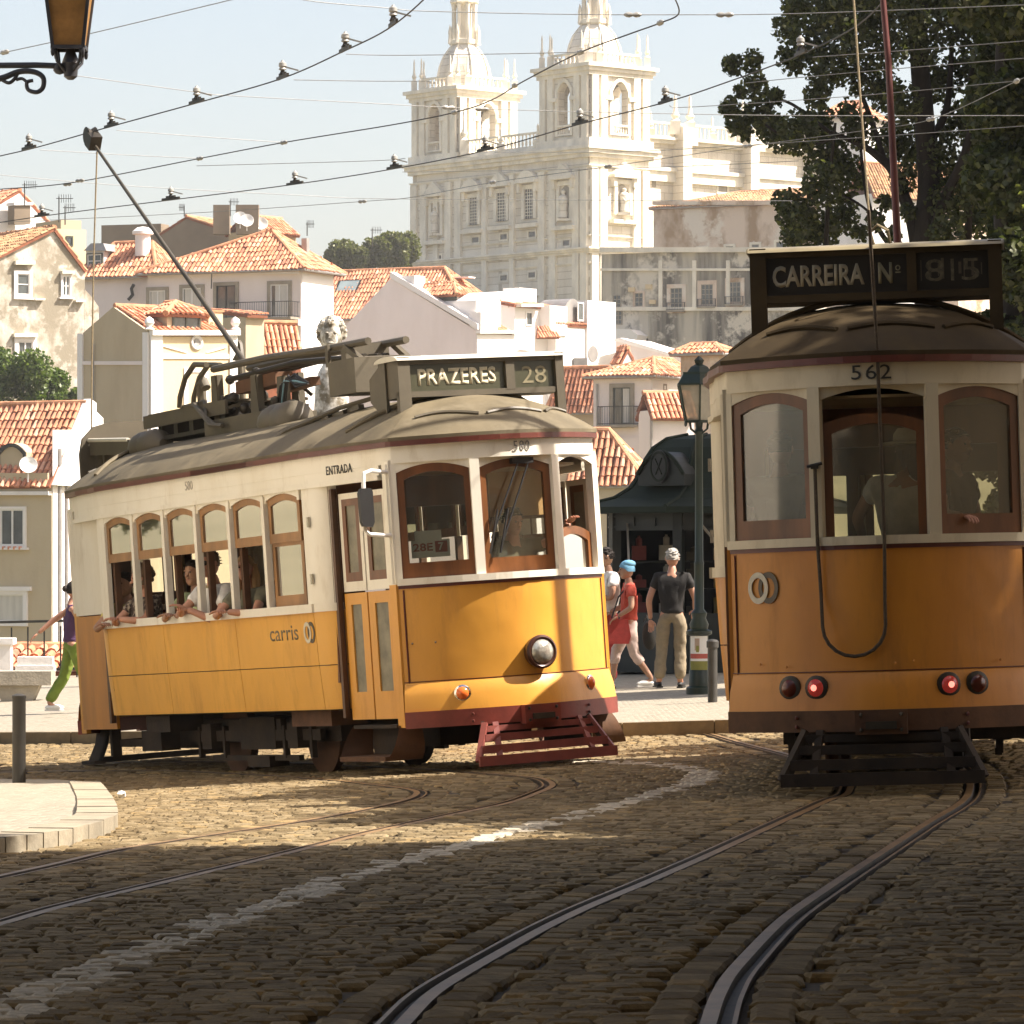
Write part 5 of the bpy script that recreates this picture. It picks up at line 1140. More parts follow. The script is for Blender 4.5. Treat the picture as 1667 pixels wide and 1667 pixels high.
stack(h4, h4.R, 924, 951, 485, 528, 2.0, m_zinc, 'dormer', .2, True); h4.win(h4.R, 940, 493, 949, 522, m_wframe, None, 1, 1); stack(h4, h4.R, 912, 940, 465, 490, 1.2, m_ww, 'chimney', 3); stack(h4, h4.R, 953, 999, 489, 620, 2.5, m_ww2, 'chimney_wall', -.15)
fr = Fc(h4.C + h4.R.n * .3, math.radians(52), h4.R.n)
tile_roof(h4.root, [[fr.hit(874, 550, .4), fr.hit(912, 550, .4), fr.hit(894, 536), fr.hit(876, 532)]], [])
b = MB(); b.lathe([(.45, 0), (.48, .08), (.40, .08)], h4.R.hit(964, 576, .1), 16, 0, True, h4.R.n.to_track_quat('Z', 'Y').to_matrix()); b.box(h4.R.hit(945, 590, .3), (.8, .4, .5)); b.build('air_conditioner', m_zinc, h4.root)
# --- white house with balcony door, between the trams
h = House('small_balcony_house', 'white house with tall dark balcony door, seen between the two trams', 'house', 1060, 198, 60, 966, 1120)
zt = h.z(614); h.walls(zt, m_lav); h.band(h.R, 1060.5, 614, 1118, 720, m_ww2, 'side_wall', .04); h.hip(zt + .05, h.z(582), .4, ra=(h.wl * .22, h.wr * .4), rb=(h.wl * .22, h.wr * .9))
h.win(h.L, 999, 631, 1027, 690, m_dkframe, m_surr, 2, 1, .2, sill=False, curtain=.45); h.balcony(h.L, 981, 662, 1039, 692, .5); h.pipe(h.L, 972, 625, 740); h.band(h.L, 966, 612, 1061, 618, m_ww, 'cornice', .25); h.win(h.R, 1079, 626, 1084, 636, m_surr, None, 1, 1)
q = [h.p(-.1, -.3, h.z(617))]; h.band(h.L, 1000, 712, 1046, 740, m_lav, 'panel', .1)
h2 = House('annex_house', 'low white annex with drainpipe under a small tiled roof, behind the kiosk', 'house', 1058, 188, 20, 1040, 1130); h2.walls(h2.z(668), m_lav); h2.gableL(h2.z(668), h2.z(640), .35); h2.pipe(h2.R, 1061, 680, 760, .06)
h = House('stepped_roof_house', 'house with orange roof sloping beside left tram sign', 'house', 990, 204, 60, 900, 1010); zt = h.z(672); h.walls(zt, m_tan); h.hip(zt, h.z(598), .3, ra=(h.wl * .1, h.wr * .5), rb=(h.wl * .9, h.wr * .5))
h = House('corner_roof_house', 'near orange tile roof with long hip between left tram and green kiosk', 'house', 1050, 150, 72, 930, 1075); zt = h.z(791); h.walls(zt, m_tan); h.hip(zt, h.z(700), .1, ra=(h.wl * .60, h.wr * .5), rb=(h.wl * .99, h.wr * .5))
h = House('pitched_annex', 'tiny white gable with tile roof below the white row', 'house', 1010, 215, 40, 996, 1034); h.walls(h.z(590), m_ww2, gl=None, gr=h.z(568)); h.gableR(h.z(590), h.z(567), .05)
h = House('lavender_wall_house', 'lilac grey wall with slanting top under the weathered palace', 'house', 1112, 235, 62, 998, 1140); b = MB(); b.prism([h.L.hit(1002, 600), h.L.hit(1112, 600), h.L.hit(1108, 581), h.L.hit(1010, 551), h.L.hit(1002, 552)], -h.L.n * 4); b.build('wall', m_lav, h.root); b = MB(); b.prism([h.L.hit(1000, 552, .1), h.L.hit(1010, 550, .1), h.L.hit(1110, 581, .1), h.L.hit(1109, 584, .1), h.L.hit(1000, 555, .1)], -h.L.n * .8); b.build('coping', m_ww2, h.root)
h = House('eaves_house', 'strip of tiled eaves over pink wall above the lamp post', 'house', 1170, 196, 62, 1108, 1200); h.walls(h.z(575), m_pinkst); h.hip(h.z(576), h.z(560), .4, ra=(.5, .6), rb=(h.wl - .3, .6))
# --- weathered palace and the stained building above it
h = House('weathered_palace', 'long grey weather-stained palace wall with row of tall windows, right of church', 'palace', 1330, 300, 66, 979, 1400, 0)
zt = h.z(403); h.walls(zt, m_grey); h.band(h.L, 979, 403, 1330, 411, m_stone2, 'coping', .4); h.band(h.L, 1000, 500, 1330, 506, m_stone2, 'string_course', .25); h.band(h.L, 979, 437, 1330, 441, m_stone2, 'string_course', .2)
for u in (1105, 1160, 1215, 1268): h.band(h.L, u - 32, 424, u - 26, 503, m_stone2, 'pilaster', .15)
for u0, v0 in ((1092, 469), (1142, 463), (1187, 459), (1238, 455), (1283, 452)): h.win(h.L, u0, v0, u0 + 19, v0 + 33, m_surr, m_pinkst, 3, 4, .3, name='window'); h.balcony(h.L, u0 - 5, v0 + 24, u0 + 24, v0 + 36, .3)
for u0, v0 in ((1034, 477), (998, 480), (1000, 506)): h.win(h.L, u0, v0, u0 + 13, v0 + 22, m_surr, m_pinkst if u0 > 1010 else None, 2, 3, .15)
for u0, v0 in ((1052, 463), (1024, 468), (1058, 488)): h.band(h.L, u0, v0, u0 + 10, v0 + 7, m_yel, 'bracket', .2)
h_ = arch(h.L.s_at(1062), h.L.s_at(1036), h.z(600), h.z(541), 1.0); b = MB(); b.prism([h.L.at(s, z) for s, z in h_], h.L.n * .06); b.build('archway', m_iron, h.root)
b = MB(); b.prism([h.L.hit(990, 560, 2), h.L.hit(1034, 560, 2), h.L.hit(1038, 545, 2), h.L.hit(1026, 536, 2), h.L.hit(1000, 535, 2), h.L.hit(990, 540, 2)], -h.L.n * 2); b.build('vault', m_ww2, h.root)
h = House('stained_convent_wing', 'stained pinkish building with faded orange roof against the church side', 'house', 1345, 335, 62, 1064, 1420, 5)
zt = h.z(330); h.walls(zt, m_pinkst); h.hip(zt + .1, h.z(296), .3, TILE_OLD, ra=(h.wl * .15, h.wr * .6), rb=(h.wl * .66, h.wr * .6)); h.band(h.L, 1066, 328, 1345, 334, m_pinkst, 'cornice', .5)
for u0, v0 in ((1137, 405), (1182, 401), (1224, 398), (1264, 394)): h.win(h.L, u0, v0, u0 + 12, v0 + 10, m_surr, m_stone2, 1, 1, .2, name='window')
# --- buildings glimpsed through the tree
h = House('red_roof_house', 'red roofed white block glimpsed through the dark tree crown', 'house', 1400, 330, 60, 1332, 1440, 5); h.walls(h.z(190), m_ww2); h.hip(h.z(190), h.z(160), .3, ra=(h.wl * .3, h.wr * .5), rb=(h.wl * .7, h.wr * .5))
h = House('white_wall_house', 'white wall and brown roof behind the lower tree branches', 'house', 1420, 290, 30, 1380, 1530, 5); h.walls(h.z(315), m_ww2); h.gableL(h.z(312), h.z(262), .3, TILE_OLD)
h = House('brown_roof_house', 'brown tiled roof behind the big tree at far right', 'house', 1560, 300, 50, 1460, 1660, 5); h.walls(h.z(330), m_pinkst); h.gableL(h.z(330), h.z(268), .3, TILE_OLD)
# --- townhouse behind, tiles of a roof just below the railing of the square
h = House('terrace_roof_house', 'tile edge of a low roof just below the railing at left', 'house', 150, 76, 84, -60, 200, -9); h.walls(h.z(1092), m_ww); h.gableR(h.z(1094), h.z(1062), .1)
# --- the street the picture is taken from: tall houses on both sides, out of the picture, shade the foreground
m_bounce_wash = mat('bounce_house_wash', (.47, .44, .38), .9, 0, .12, .6)
def street_house(label, x0, x1, y0, y1, zt, face, m):
    TH = thing('street_house', label, 'house', ((x0 + x1) / 2, (y0 + y1) / 2, -1)); b = MB(); b.box(((x0 + x1) / 2, (y0 + y1) / 2, (zt - 2) / 2), (x1 - x0, y1 - y0, zt + 2)); b.build('wall', m, TH)
    b = MB(); b.box(((x0 + x1) / 2, (y0 + y1) / 2, zt + .17), (x1 - x0 + .6, y1 - y0 + .6, .35)); b.build('cornice', m_ww, TH); n = int((y1 - y0) / 4)
    for k in range(n):
        for q in range(int(zt / 4)):
            c = (face, y0 + 2 + k * 4, 2.2 + q * 4); b = MB(); b.box(c, (.12, 1.3, 2.2)); w_ = b.build('window', m_surr, TH); b = MB(); b.box(c, (.20, 1.0, 1.9)); b.build('pane', m_glass_far, w_)
street_house('tall tan town house on the right side of the street beside the shaded tracks', 7.0, 18, -30, 20.6, 13.5, 7.0, m_tan)
street_house('tall unseen house added behind the camera to cut skylight on the street', -14, 18, -46, -14, 13.0, 0, m_tan)  # unseen, added to keep skylight off the near street and rear tram
street_house('low unseen house added beyond the left edge to throw light on the sunlit tram', -17, -7.4, 24.5, 38.5, 7.0, -7.4, m_bounce_wash)  # added out of view to bounce sunlight onto the side of the left tram
street_house('tall stained town house on the left side of the street, near the camera', -14, -4.2, -30, 10.5, 12.0, -4.2, m_stain)
# ------------------------------------------------------------------ twin-towered church on the hill
CH = House('church', 'pale stone church with two domed bell towers on the hilltop', 'church', 960, 400, 40, 672, 1056, 8)
Lf, Rf = CH.L, CH.R; CR = CH.root
def cz(v): return CH.z(v)
sL = Lf.s_at; sR = Rf.s_at
wT = CH.wr                                              # depth of the front block
zc = cz(238)                                            # top of the main cornice
b = MB(); b.prism([CH.p(0, 0, 8), CH.p(0, wT, 8), CH.p(CH.wl, wT, 8), CH.p(CH.wl, 0, 8)], (0, 0, zc - 8)); b.build('front_wall', m_stone, CR)
def course(z0, z1, out, a0=-1, a1=None, par=CR, name='cornice', m=m_stone2, right=True):
    a1 = CH.wl if a1 is None else a1
    for k, (t0, t1, o) in enumerate(((0, .35, .45), (.35, .7, .75), (.7, 1, 1))):
        b = MB(); o_ = out * o; b.prism([CH.p(-o_, -o_, z0 + (z1 - z0) * t0), CH.p(-o_, wT + o_, z0 + (z1 - z0) * t0), CH.p(CH.wl + o_, wT + o_, z0 + (z1 - z0) * t0), CH.p(CH.wl + o_, -o_, z0 + (z1 - z0) * t0)], (0, 0, (z1 - z0) * (t1 - t0)))
        b.build(name, m, par)
course(cz(255), cz(236), .85); course(cz(272), cz(268), .3); course(cz(412), cz(402), .7); course(cz(385), cz(382), .25, name='string_course'); course(cz(430), cz(426), .2, name='string_course')
for z0, z1 in ((402, 272), (560, 412)):
    for u in (676, 692, 712, 732, 748, 791, 836, 884, 902, 940, 953): 
        a = sL(u); w_ = .95 if u in (676, 692, 732, 748, 884, 902, 940, 953) else .7
        b = MB(); b.prism([Lf.at(a - w_ / 2, cz(z0)), Lf.at(a + w_ / 2, cz(z0)), Lf.at(a + w_ / 2, cz(z1)), Lf.at(a - w_ / 2, cz(z1))], Lf.n * .32); b.build('pilaster', m_stone2, CR)
    for u in (966, 980, 1034, 1049):
        a = sR(u); b = MB(); b.prism([Rf.at(a - .45, cz(z0)), Rf.at(a + .45, cz(z0)), Rf.at(a + .45, cz(z1)), Rf.at(a - .45, cz(z1))], Rf.n * .32); b.build('pilaster', m_stone2, CR)
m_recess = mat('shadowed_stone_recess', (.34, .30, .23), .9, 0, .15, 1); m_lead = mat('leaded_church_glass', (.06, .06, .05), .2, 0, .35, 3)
def opening(f, u0, v0, u1, v1, kind):
    a, c = sorted((f.s_at(u0), f.s_at(u1))); Y = f.at((a + c) / 2, 0).y; z0, z1 = zpx(v1, Y), zpx(v0, Y); m = (a + c) / 2; w_ = c - a
    r = lambda e, q=0: [f.at(a - e, z0 - q), f.at(c + e, z0 - q), f.at(c + e, z1 + e), f.at(a - e, z1 + e)]
    b = MB(); b.ring(r(.42), r(0), f.n * .28); o = b.build('church_window' if kind == 'w' else 'niche', m_stone2, CR)
    if kind == 'w':
        b = MB(); b.prism([p + f.n * .03 for p in r(0)], f.n * .02); b.build('pane', m_lead, o)
        b = MB()
        for k in range(1, 4): b.prism([f.at(a + w_ * k / 4 - .03, z0, .06), f.at(a + w_ * k / 4 + .03, z0, .06), f.at(a + w_ * k / 4 + .03, z1, .06), f.at(a + w_ * k / 4 - .03, z1, .06)], f.n * .05)
        for k in range(1, 9): z = z0 + (z1 - z0) * k / 9; b.prism([f.at(a, z - .03, .06), f.at(c, z - .03, .06), f.at(c, z + .03, .06), f.at(a, z + .03, .06)], f.n * .05)
        b.build('lattice', m_stone2, o)
    else:
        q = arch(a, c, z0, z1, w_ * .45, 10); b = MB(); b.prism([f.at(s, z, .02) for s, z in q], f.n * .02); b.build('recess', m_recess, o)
        zs_ = z0 + (z1 - z0) * .06; H_ = (z1 - z0) * .82; b = MB()
        b.lathe([(.20 * w_, 0), (.30 * w_, .05 * H_), (.26 * w_, .3 * H_), (.30 * w_, .55 * H_), (.32 * w_, .7 * H_), (.22 * w_, .8 * H_), (.09 * w_, .83 * H_), (.13 * w_, .88 * H_), (.14 * w_, .95 * H_), (.02, H_)], f.at(m, zs_, .35), 10)
        b.box(f.at(m, zs_ - .1, .3), (w_ * .8, w_ * .8, .25)); b.tube([f.at(m - .25 * w_, zs_ + .65 * H_, .45), f.at(m - .1 * w_, zs_ + .45 * H_, .7), f.at(m + .1 * w_, zs_ + .5 * H_, .7)], .09 * w_, 6); b.build('statue', m_stone, o)
    # pediment on brackets
    zt = z1 + .9; hw = w_ / 2 + .9; b = MB()
    if kind == 'w' and abs(u0 - 805) > 20: pts = [(m - hw, zt)] + [(m - hw + 2 * hw * k / 8, zt + 1.0 * math.sin(math.pi * k / 8)) for k in range(9)]
    else: pts = [(m - hw, zt), (m + hw, zt), (m, zt + 1.25)]
    if pts[0] == pts[1]: pts = pts[1:]
    b.prism([f.at(s, z) for s, z in pts], f.n * .7); b.prism([f.at(m - hw, zt - .3), f.at(m + hw, zt - .3), f.at(m + hw, zt), f.at(m - hw, zt)], f.n * .85)
    for s in (m - hw + .35, m + hw - .35): b.prism([f.at(s - .2, zt - 1.2), f.at(s + .2, zt - 1.2), f.at(s + .2, zt - .3), f.at(s - .2, zt - .3)], f.n * .6)
    b.build('pediment', m_stone2, o); b = MB(); b.prism([f.at(m - hw, z0 - .9), f.at(m + hw, z0 - .9), f.at(m + hw, z0 - .5), f.at(m - hw, z0 - .5)], f.n * .7); b.build('ledge', m_stone2, o)
    return o
for u0, v0, u1, v1 in ((766, 322, 780, 366), (811, 314, 826, 360), (856, 308, 871, 356)): opening(Lf, u0, v0, u1, v1, 'w')
for f, u0, v0, u1, v1 in ((Lf, 705, 330, 719, 384), (Lf, 913, 302, 930, 360), (Rf, 1003, 300, 1022, 350)): opening(f, u0, v0, u1, v1, 'n')
for u0, v0 in ((769, 386), (815, 381), (861, 377), (917, 391), (708, 416), (815, 448), (861, 443)): CH.win(Lf, u0, v0, u0 + 11, v0 + 9, m_surr, m_stone2, 1, 1, .18, pane=m_lead, sill=False, name='small_window')
for u0, v0 in ((815, 468), (861, 464)): 
    b = MB(); m = Lf.s_at(u0); b.prism([Lf.at(m - 2, cz(v0 + 12)), Lf.at(m + 2, cz(v0 + 12)), Lf.at(m, cz(v0 - 4))], Lf.n * .6); b.build('pediment', m_stone2, CR)
# balustrade maker: rail, plinth, balusters joined per run
def balustrade(p, q, h, par, step=.55, r=.13):
    d = q - p; L_ = d.length; b = MB(); b.bar(p + Vector((0, 0, h)), q + Vector((0, 0, h)), .32, .2); b.bar(p + Vector((0, 0, .1)), q + Vector((0, 0, .1)), .34, .2); o = b.build('balustrade', m_stone2, par)
    b = MB(); n = max(2, int(L_ / step))
    for k in range(n): c = p + d * ((k + .5) / n); b.lathe([(r * .5, .15), (r * 1.1, h * .35), (r * .5, h * .7), (r * .7, h * .95)], c, 5)
    b.build('balusters', m_stone2, o, kind='stuff')
def pinnacle(c, h, par, r=.34):
    b = MB(); b.box(c + Vector((0, 0, h * .16)), (r * 1.7, r * 1.7, h * .32)); b.lathe([(r * .9, h * .32), (r * .4, h * .38), (r * .75, h * .46), (r * .35, h * .56), (r * .22, h * .8), (r * .3, h * .86), (.02, h)], c, 8); return b.build('pinnacle', m_stone2, par)
def tower(a0, a1, vt, vcorner, ub, arcL, arcR, vdome0, vdome1, uD, rD_px, name):
    Y = Lf.at(a0, 0).y; zt, zb = zpx(vt, Y), zc; w_ = a1 - a0; T = thing_part('bell_tower', CR); d = wT
    def q(a, b_, z): return CH.p(a0 + a, b_, z)
    fL = Lf; oR = Fc(CH.p(a0, 0, 0), Rf_ang, -CH.e1)
    # belfry: four walls with arched openings
    sillz = zb + (zt - zb) * .16; zh = zt - (zt - zb) * .17
    for (o, dx, n_, W) in ((q(0, 0, 0), CH.e1, -CH.e2, w_), (q(0, 0, 0), CH.e2, -CH.e1, d), (q(0, d, 0), CH.e1, CH.e2, w_), (q(w_, 0, 0), CH.e2, CH.e1, d)):
        fc = lambda s, z: Vector((o.x + dx.x * s, o.y + dx.y * s, z)); ow = W * .13; m = W / 2; ar = arch(m - ow, m + ow, sillz, zh, ow * 1.0, 10); th = n_ * -.8; b = MB()
        b.prism([fc(0, zb), fc(m - ow, zb), fc(m - ow, zt), fc(0, zt)], th); b.prism([fc(m + ow, zb), fc(W, zb), fc(W, zt), fc(m + ow, zt)], th)
        b.prism([fc(m - ow, zb), fc(m + ow, zb), fc(m + ow, sillz), fc(m - ow, sillz)], th)
        b.prism([fc(m - ow, zt)] + [fc(s, z) for s, z in reversed(ar[2:])] + [fc(m + ow, zt)], th); b.build('belfry_wall', m_stone, T)
        b = MB(); b.ring([fc(s, z) for s, z in arch(m - ow - .35, m + ow + .35, sillz, zh + .35, ow * 1.0 + .2, 10)], [fc(s, z) for s, z in ar], n_ * .2); 
        for s in (m - ow - 1.0, m + ow + .05): b.prism([fc(s, zh - 1.9), fc(s + .95, zh - 1.9), fc(s + .95, zh - 1.5), fc(s, zh - 1.5)], n_ * .35)
        b.build('arch_moulding', m_stone2, T)
        for s in (.55, 1.75, W - 1.75, W - .55):
            b = MB(); b.prism([fc(s - .42, zb + .9), fc(s + .42, zb + .9), fc(s + .42, zt - .9), fc(s - .42, zt - .9)], n_ * .28); b.build('pilaster', m_stone2, T)
        balustrade(fc(m - ow, sillz) , fc(m + ow, sillz), 1.0, T, .3, .1)
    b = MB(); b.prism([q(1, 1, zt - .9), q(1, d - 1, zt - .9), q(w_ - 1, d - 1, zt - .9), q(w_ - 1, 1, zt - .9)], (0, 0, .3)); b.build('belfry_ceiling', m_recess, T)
    b = MB(); c = q(w_ / 2, d * .3, zh - 2.9); b.lathe([(.62, 0), (.55, .25), (.40, .8), (.34, 1.1), (.2, 1.3), (.02, 1.35)], c, 14); b.box(c + Vector((0, 0, 1.5)), (.15, .15, .5)); b.bar(c + Vector((0, 0, 1.7)) - CH.e1 * 1.1, c + Vector((0, 0, 1.7)) + CH.e1 * 1.1, .2); b.build('bell', m_bronze, T)
    for t0, t1, o_ in ((zt - .9, zt - .5, .3), (zt - .5, zt - .1, .5), (zt - .1, zt + .25, .75), (zb, zb + .9, .35)):
        b = MB(); b.prism([q(-o_, -o_, t0), q(-o_, d + o_, t0), q(w_ + o_, d + o_, t0), q(w_ + o_, -o_, t0)], (0, 0, t1 - t0)); b.build('cornice', m_stone2, T)
    z = zt + .25; e = .1; K = [q(e, e, z), q(e, d - e, z), q(w_ - e, d - e, z), q(w_ - e, e, z)]
    for k in range(4):
        balustrade(K[k].lerp(K[(k + 1) % 4], .2), K[k].lerp(K[(k + 1) % 4], .8), 1.15, T)
        for t in (.0, .17, .83): pinnacle(K[k].lerp(K[(k + 1) % 4], t), 3.4, T)
    # ribbed dome and lantern
    C = q(w_ / 2, d / 2, 0); rD = rD_px; zd = zt + .25; hD = zpx(vdome1, Y) - zd; ang = math.atan2(CH.e2.y, CH.e2.x) + math.pi / 8
    prof = [(rD * 1.05, 0), (rD * 1.05, hD * .10), (rD, hD * .12), (rD * 1.0, hD * .3), (rD * .93, hD * .5), (rD * .78, hD * .72), (rD * .58, hD * .88), (rD * .46, hD * .97), (rD * .5, hD)]
    b = MB(); b.lathe(prof, C + Vector((0, 0, zd)), 8, 0, False, None, ang); b.build('dome', m_stone, T)
    b = MB()
    for k in range(8):
        a = ang + math.pi * 2 * k / 8; b.tube([C + Vector((r * 1.01 * math.cos(a), r * 1.01 * math.sin(a), zd + zz)) for r, zz in prof[2:]], .12, 5)
    b.build('dome_rib', m_stone2, T)
    zl = zd + hD; b = MB(); rl = rD * .44
    b.lathe([(rl * 1.2, 0), (rl * 1.2, .4), (rl, .5)], C + Vector((0, 0, zl)), 8, 0, False, None, ang); b.lathe([(rl * .62, .4), (rl * .62, 4.2)], C + Vector((0, 0, zl)), 8, 0, False, None, ang); b.lathe([(rl, 4.1), (rl * 1.25, 4.3), (rl * 1.2, 4.6), (rl * .8, 4.8), (rl * .75, 7.2), (rl * .95, 7.5), (rl * .6, 8.2), (rl * .2, 9.6), (.05, 10.4)], C + Vector((0, 0, zl)), 8, 0, False, None, ang)
    for k in range(8):
        a = ang + math.pi * 2 * k / 8; p_ = C + Vector((rl * .92 * math.cos(a), rl * .92 * math.sin(a), zl)); b.lathe([(.24, .4), (.2, .8), (.2, 3.7), (.3, 4.1)], p_, 6)
        p_ = C + Vector((rl * 1.25 * math.cos(a), rl * 1.25 * math.sin(a), zl)); b.lathe([(.22, 0), (.14, .9), (.2, 1.1), (.02, 2.0)], p_, 6)
    b.build('lantern', m_stone2, T)
m_bronze = mat('bell_bronze', (.20, .17, .11), .5, .4, .2, 3)
Rf_ang = math.radians(40)
tower(0.0, sL(880), 106, 98, 0, None, None, 0, 28, 0, 2.85, 'right')
tower(sL(745), CH.wl, 144, 137, 0, None, None, 0, 62, 0, 2.85, 'left')
b = MB(); b.prism([Lf.at(sL(745), zc), Lf.at(sL(880), zc), Lf.at(sL(880), zc + .5), Lf.at(sL(745), zc + .5)], -Lf.n * 1.5); b.build('parapet', m_stone2, CR)
k0, k1 = sL(745), sL(880)
for t0, t1 in ((0, .48), (.52, 1)): balustrade(Lf.at(k0 + (k1 - k0) * t0, zc + .5, -.3), Lf.at(k0 + (k1 - k0) * t1, zc + .5, -.3), 1.5, CR)
for u in (812, 752, 872): 
    pinnacle(Lf.at(sL(u), zc + .5, -.3), 5.0 if u == 752 else 2.4, CR, .5)
# nave flank running back to the right
nv = thing_part('nave', CR); zn = cz(216); dn = Rf.s_at(1420) - wT; bk = .9
def np_(a, b_, z): return CH.p(bk + a, wT + b_, z)
b = MB(); b.prism([np_(0, 0, 8), np_(0, dn, 8), np_(14, dn, 8), np_(14, 0, 8)], (0, 0, cz(222) - 8)); b.build('nave_wall', m_stone, nv)
for v0, v1, o in ((222, 214, .5), (216, 212, .9), (285, 262, .45), (268, 262, .7)):
    b = MB(); b.prism([np_(-o, 0, cz(v0)), np_(-o, dn, cz(v0)), np_(0, dn, cz(v0)), np_(0, 0, cz(v0))], (0, 0, cz(v1) - cz(v0))); b.build('cornice', m_stone2, nv)
for u in (1112, 1222, 1330):
    t = Rf.s_at(u) - wT; b = MB(); b.prism([np_(-1.6, t - .6, 8), np_(-1.6, t + .6, 8), np_(0, t + .6, 8), np_(0, t - .6, 8)], (0, 0, cz(205) - 8)); b.build('buttress', m_stone, nv)
    for dt in (-.6, 1.4): pinnacle(np_(-.4, t + dt, cz(206)), 4.2, nv, .62)
    b = MB(); b.box(np_(-.4, t + .5, cz(209)), (2.0, 2.2, 1.8), Matrix.Rotation(Rf_ang, 3, 'Z')); b.build('pier', m_stone2, nv)
balustrade(np_(-.3, .5, cz(213)), np_(-.3, dn, cz(213)), 1.5, nv, .6)
for u in (1066, 1166, 1195, 1265): pinnacle(np_(-.3, Rf.s_at(u) - wT, cz(213)), 2.6, nv, .4)
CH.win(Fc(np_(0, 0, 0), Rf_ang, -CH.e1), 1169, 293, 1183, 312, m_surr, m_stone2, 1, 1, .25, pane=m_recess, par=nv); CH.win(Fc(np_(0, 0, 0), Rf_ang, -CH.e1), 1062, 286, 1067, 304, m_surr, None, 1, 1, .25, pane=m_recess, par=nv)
# ------------------------------------------------------------------ trees
def leafmat(name, col, tr=.35):
    m, t, b, N, L = _nodes(name); t.nodes.remove(b); out = t.nodes['Material Output']
    df = N('ShaderNodeBsdfDiffuse'); tl = N('ShaderNodeBsdfTranslucent'); gl = N('ShaderNodeBsdfGlossy'); gl.inputs['Roughness'].default_value = .45
    df.inputs[0].default_value = (*col, 1); tl.inputs[0].default_value = (col[0] * 1.3, col[1] * 1.5, col[2] * .7, 1); gl.inputs[0].default_value = (.5, .5, .45, 1)
    a = N('ShaderNodeMixShader'); a.inputs[0].default_value = tr; L(df.outputs[0], a.inputs[1]); L(tl.outputs[0], a.inputs[2])
    c = N('ShaderNodeMixShader'); c.inputs[0].default_value = .06; L(a.outputs[0], c.inputs[1]); L(gl.outputs[0], c.inputs[2]); L(c.outputs[0], out.inputs[0]); return m
LD = [leafmat('dark_leaf_a', (.042, .050, .018)), leafmat('dark_leaf_b', (.060, .070, .024)), leafmat('dark_leaf_c', (.13, .135, .045), .5)]
LG = [leafmat('green_leaf_a', (.07, .11, .025)), leafmat('green_leaf_b', (.10, .14, .03)), leafmat('green_leaf_c', (.13, .17, .04), .45)]
LO = [leafmat('olive_leaf_a', (.09, .10, .025)), leafmat('olive_leaf_b', (.12, .13, .035)), leafmat('olive_leaf_c', (.15, .15, .045))]
m_bark = mat('dark_bark', (.022, .016, .010), .95, 0, .35, 5, .6, 18, zs=.25)
def leaves(blobs, size, mats, parent, rs=1, name='crown'):
    """blobs: (centre, radius, number); every leaf is a folded four-cornered blade of its own"""
    r = np.random.default_rng(rs); VV, n = [], 0
    for c, rad, k in blobs:
        d = r.normal(size=(k, 3)); d /= np.linalg.norm(d, axis=1)[:, None]; q = d * (r.random(k) ** .42 * rad)[:, None]
        q[:, 2] *= 1.1; VV.append(q + np.array(c))
    p = np.concatenate(VV); n = len(p); a = r.normal(size=(n, 3)); a /= np.linalg.norm(a, axis=1)[:, None]; b_ = r.normal(size=(n, 3)); b_ -= a * (a * b_).sum(1)[:, None]; b_ /= np.linalg.norm(b_, axis=1)[:, None]
    nn = np.cross(a, b_); s = size * r.uniform(.65, 1.25, n)[:, None]
    v = np.stack([p - a * s * .6, p + b_ * s * .42 + nn * s * .12, p + a * s * .6, p - b_ * s * .42 + nn * s * .12], 1).reshape(-1, 3)
    me = bpy.data.meshes.new(name); me.vertices.add(4 * n); me.vertices.foreach_set('co', v.ravel()- np.tile(np.array(org(parent)[:]), 4 * n))
    me.loops.add(6 * n); me.polygons.add(2 * n); base = np.arange(n)[:, None] * 4
    me.loops.foreach_set('vertex_index', (base + np.array([0, 1, 2, 0, 2, 3])).ravel()); me.polygons.foreach_set('loop_start', np.arange(2 * n) * 3); me.polygons.foreach_set('loop_total', np.full(2 * n, 3))
    for m in mats: me.materials.append(m)
    me.polygons.foreach_set('material_index', np.repeat(r.choice(len(mats), n, p=[.45, .38, .17]), 2)); me.update(calc_edges=True); me.validate()
    o = bpy.data.objects.new(name, me); COL.objects.link(o); o.parent = parent; o['kind'] = 'stuff'; return o
def clumps(c, R, n, rad, k, rs, squash=1.):
    r = random.Random(rs); out = []
    for _ in range(n):
        while True:
            d = Vector((r.uniform(-1, 1), r.uniform(-1, 1), r.uniform(-1, 1)))
            if .2 < d.length < 1: break
        out.append((Vector(c) + Vector((d.x * R[0], d.y * R[1], d.z * R[2])), rad * r.uniform(.6, 1.25), int(k * r.uniform(.6, 1.3))))
    return out
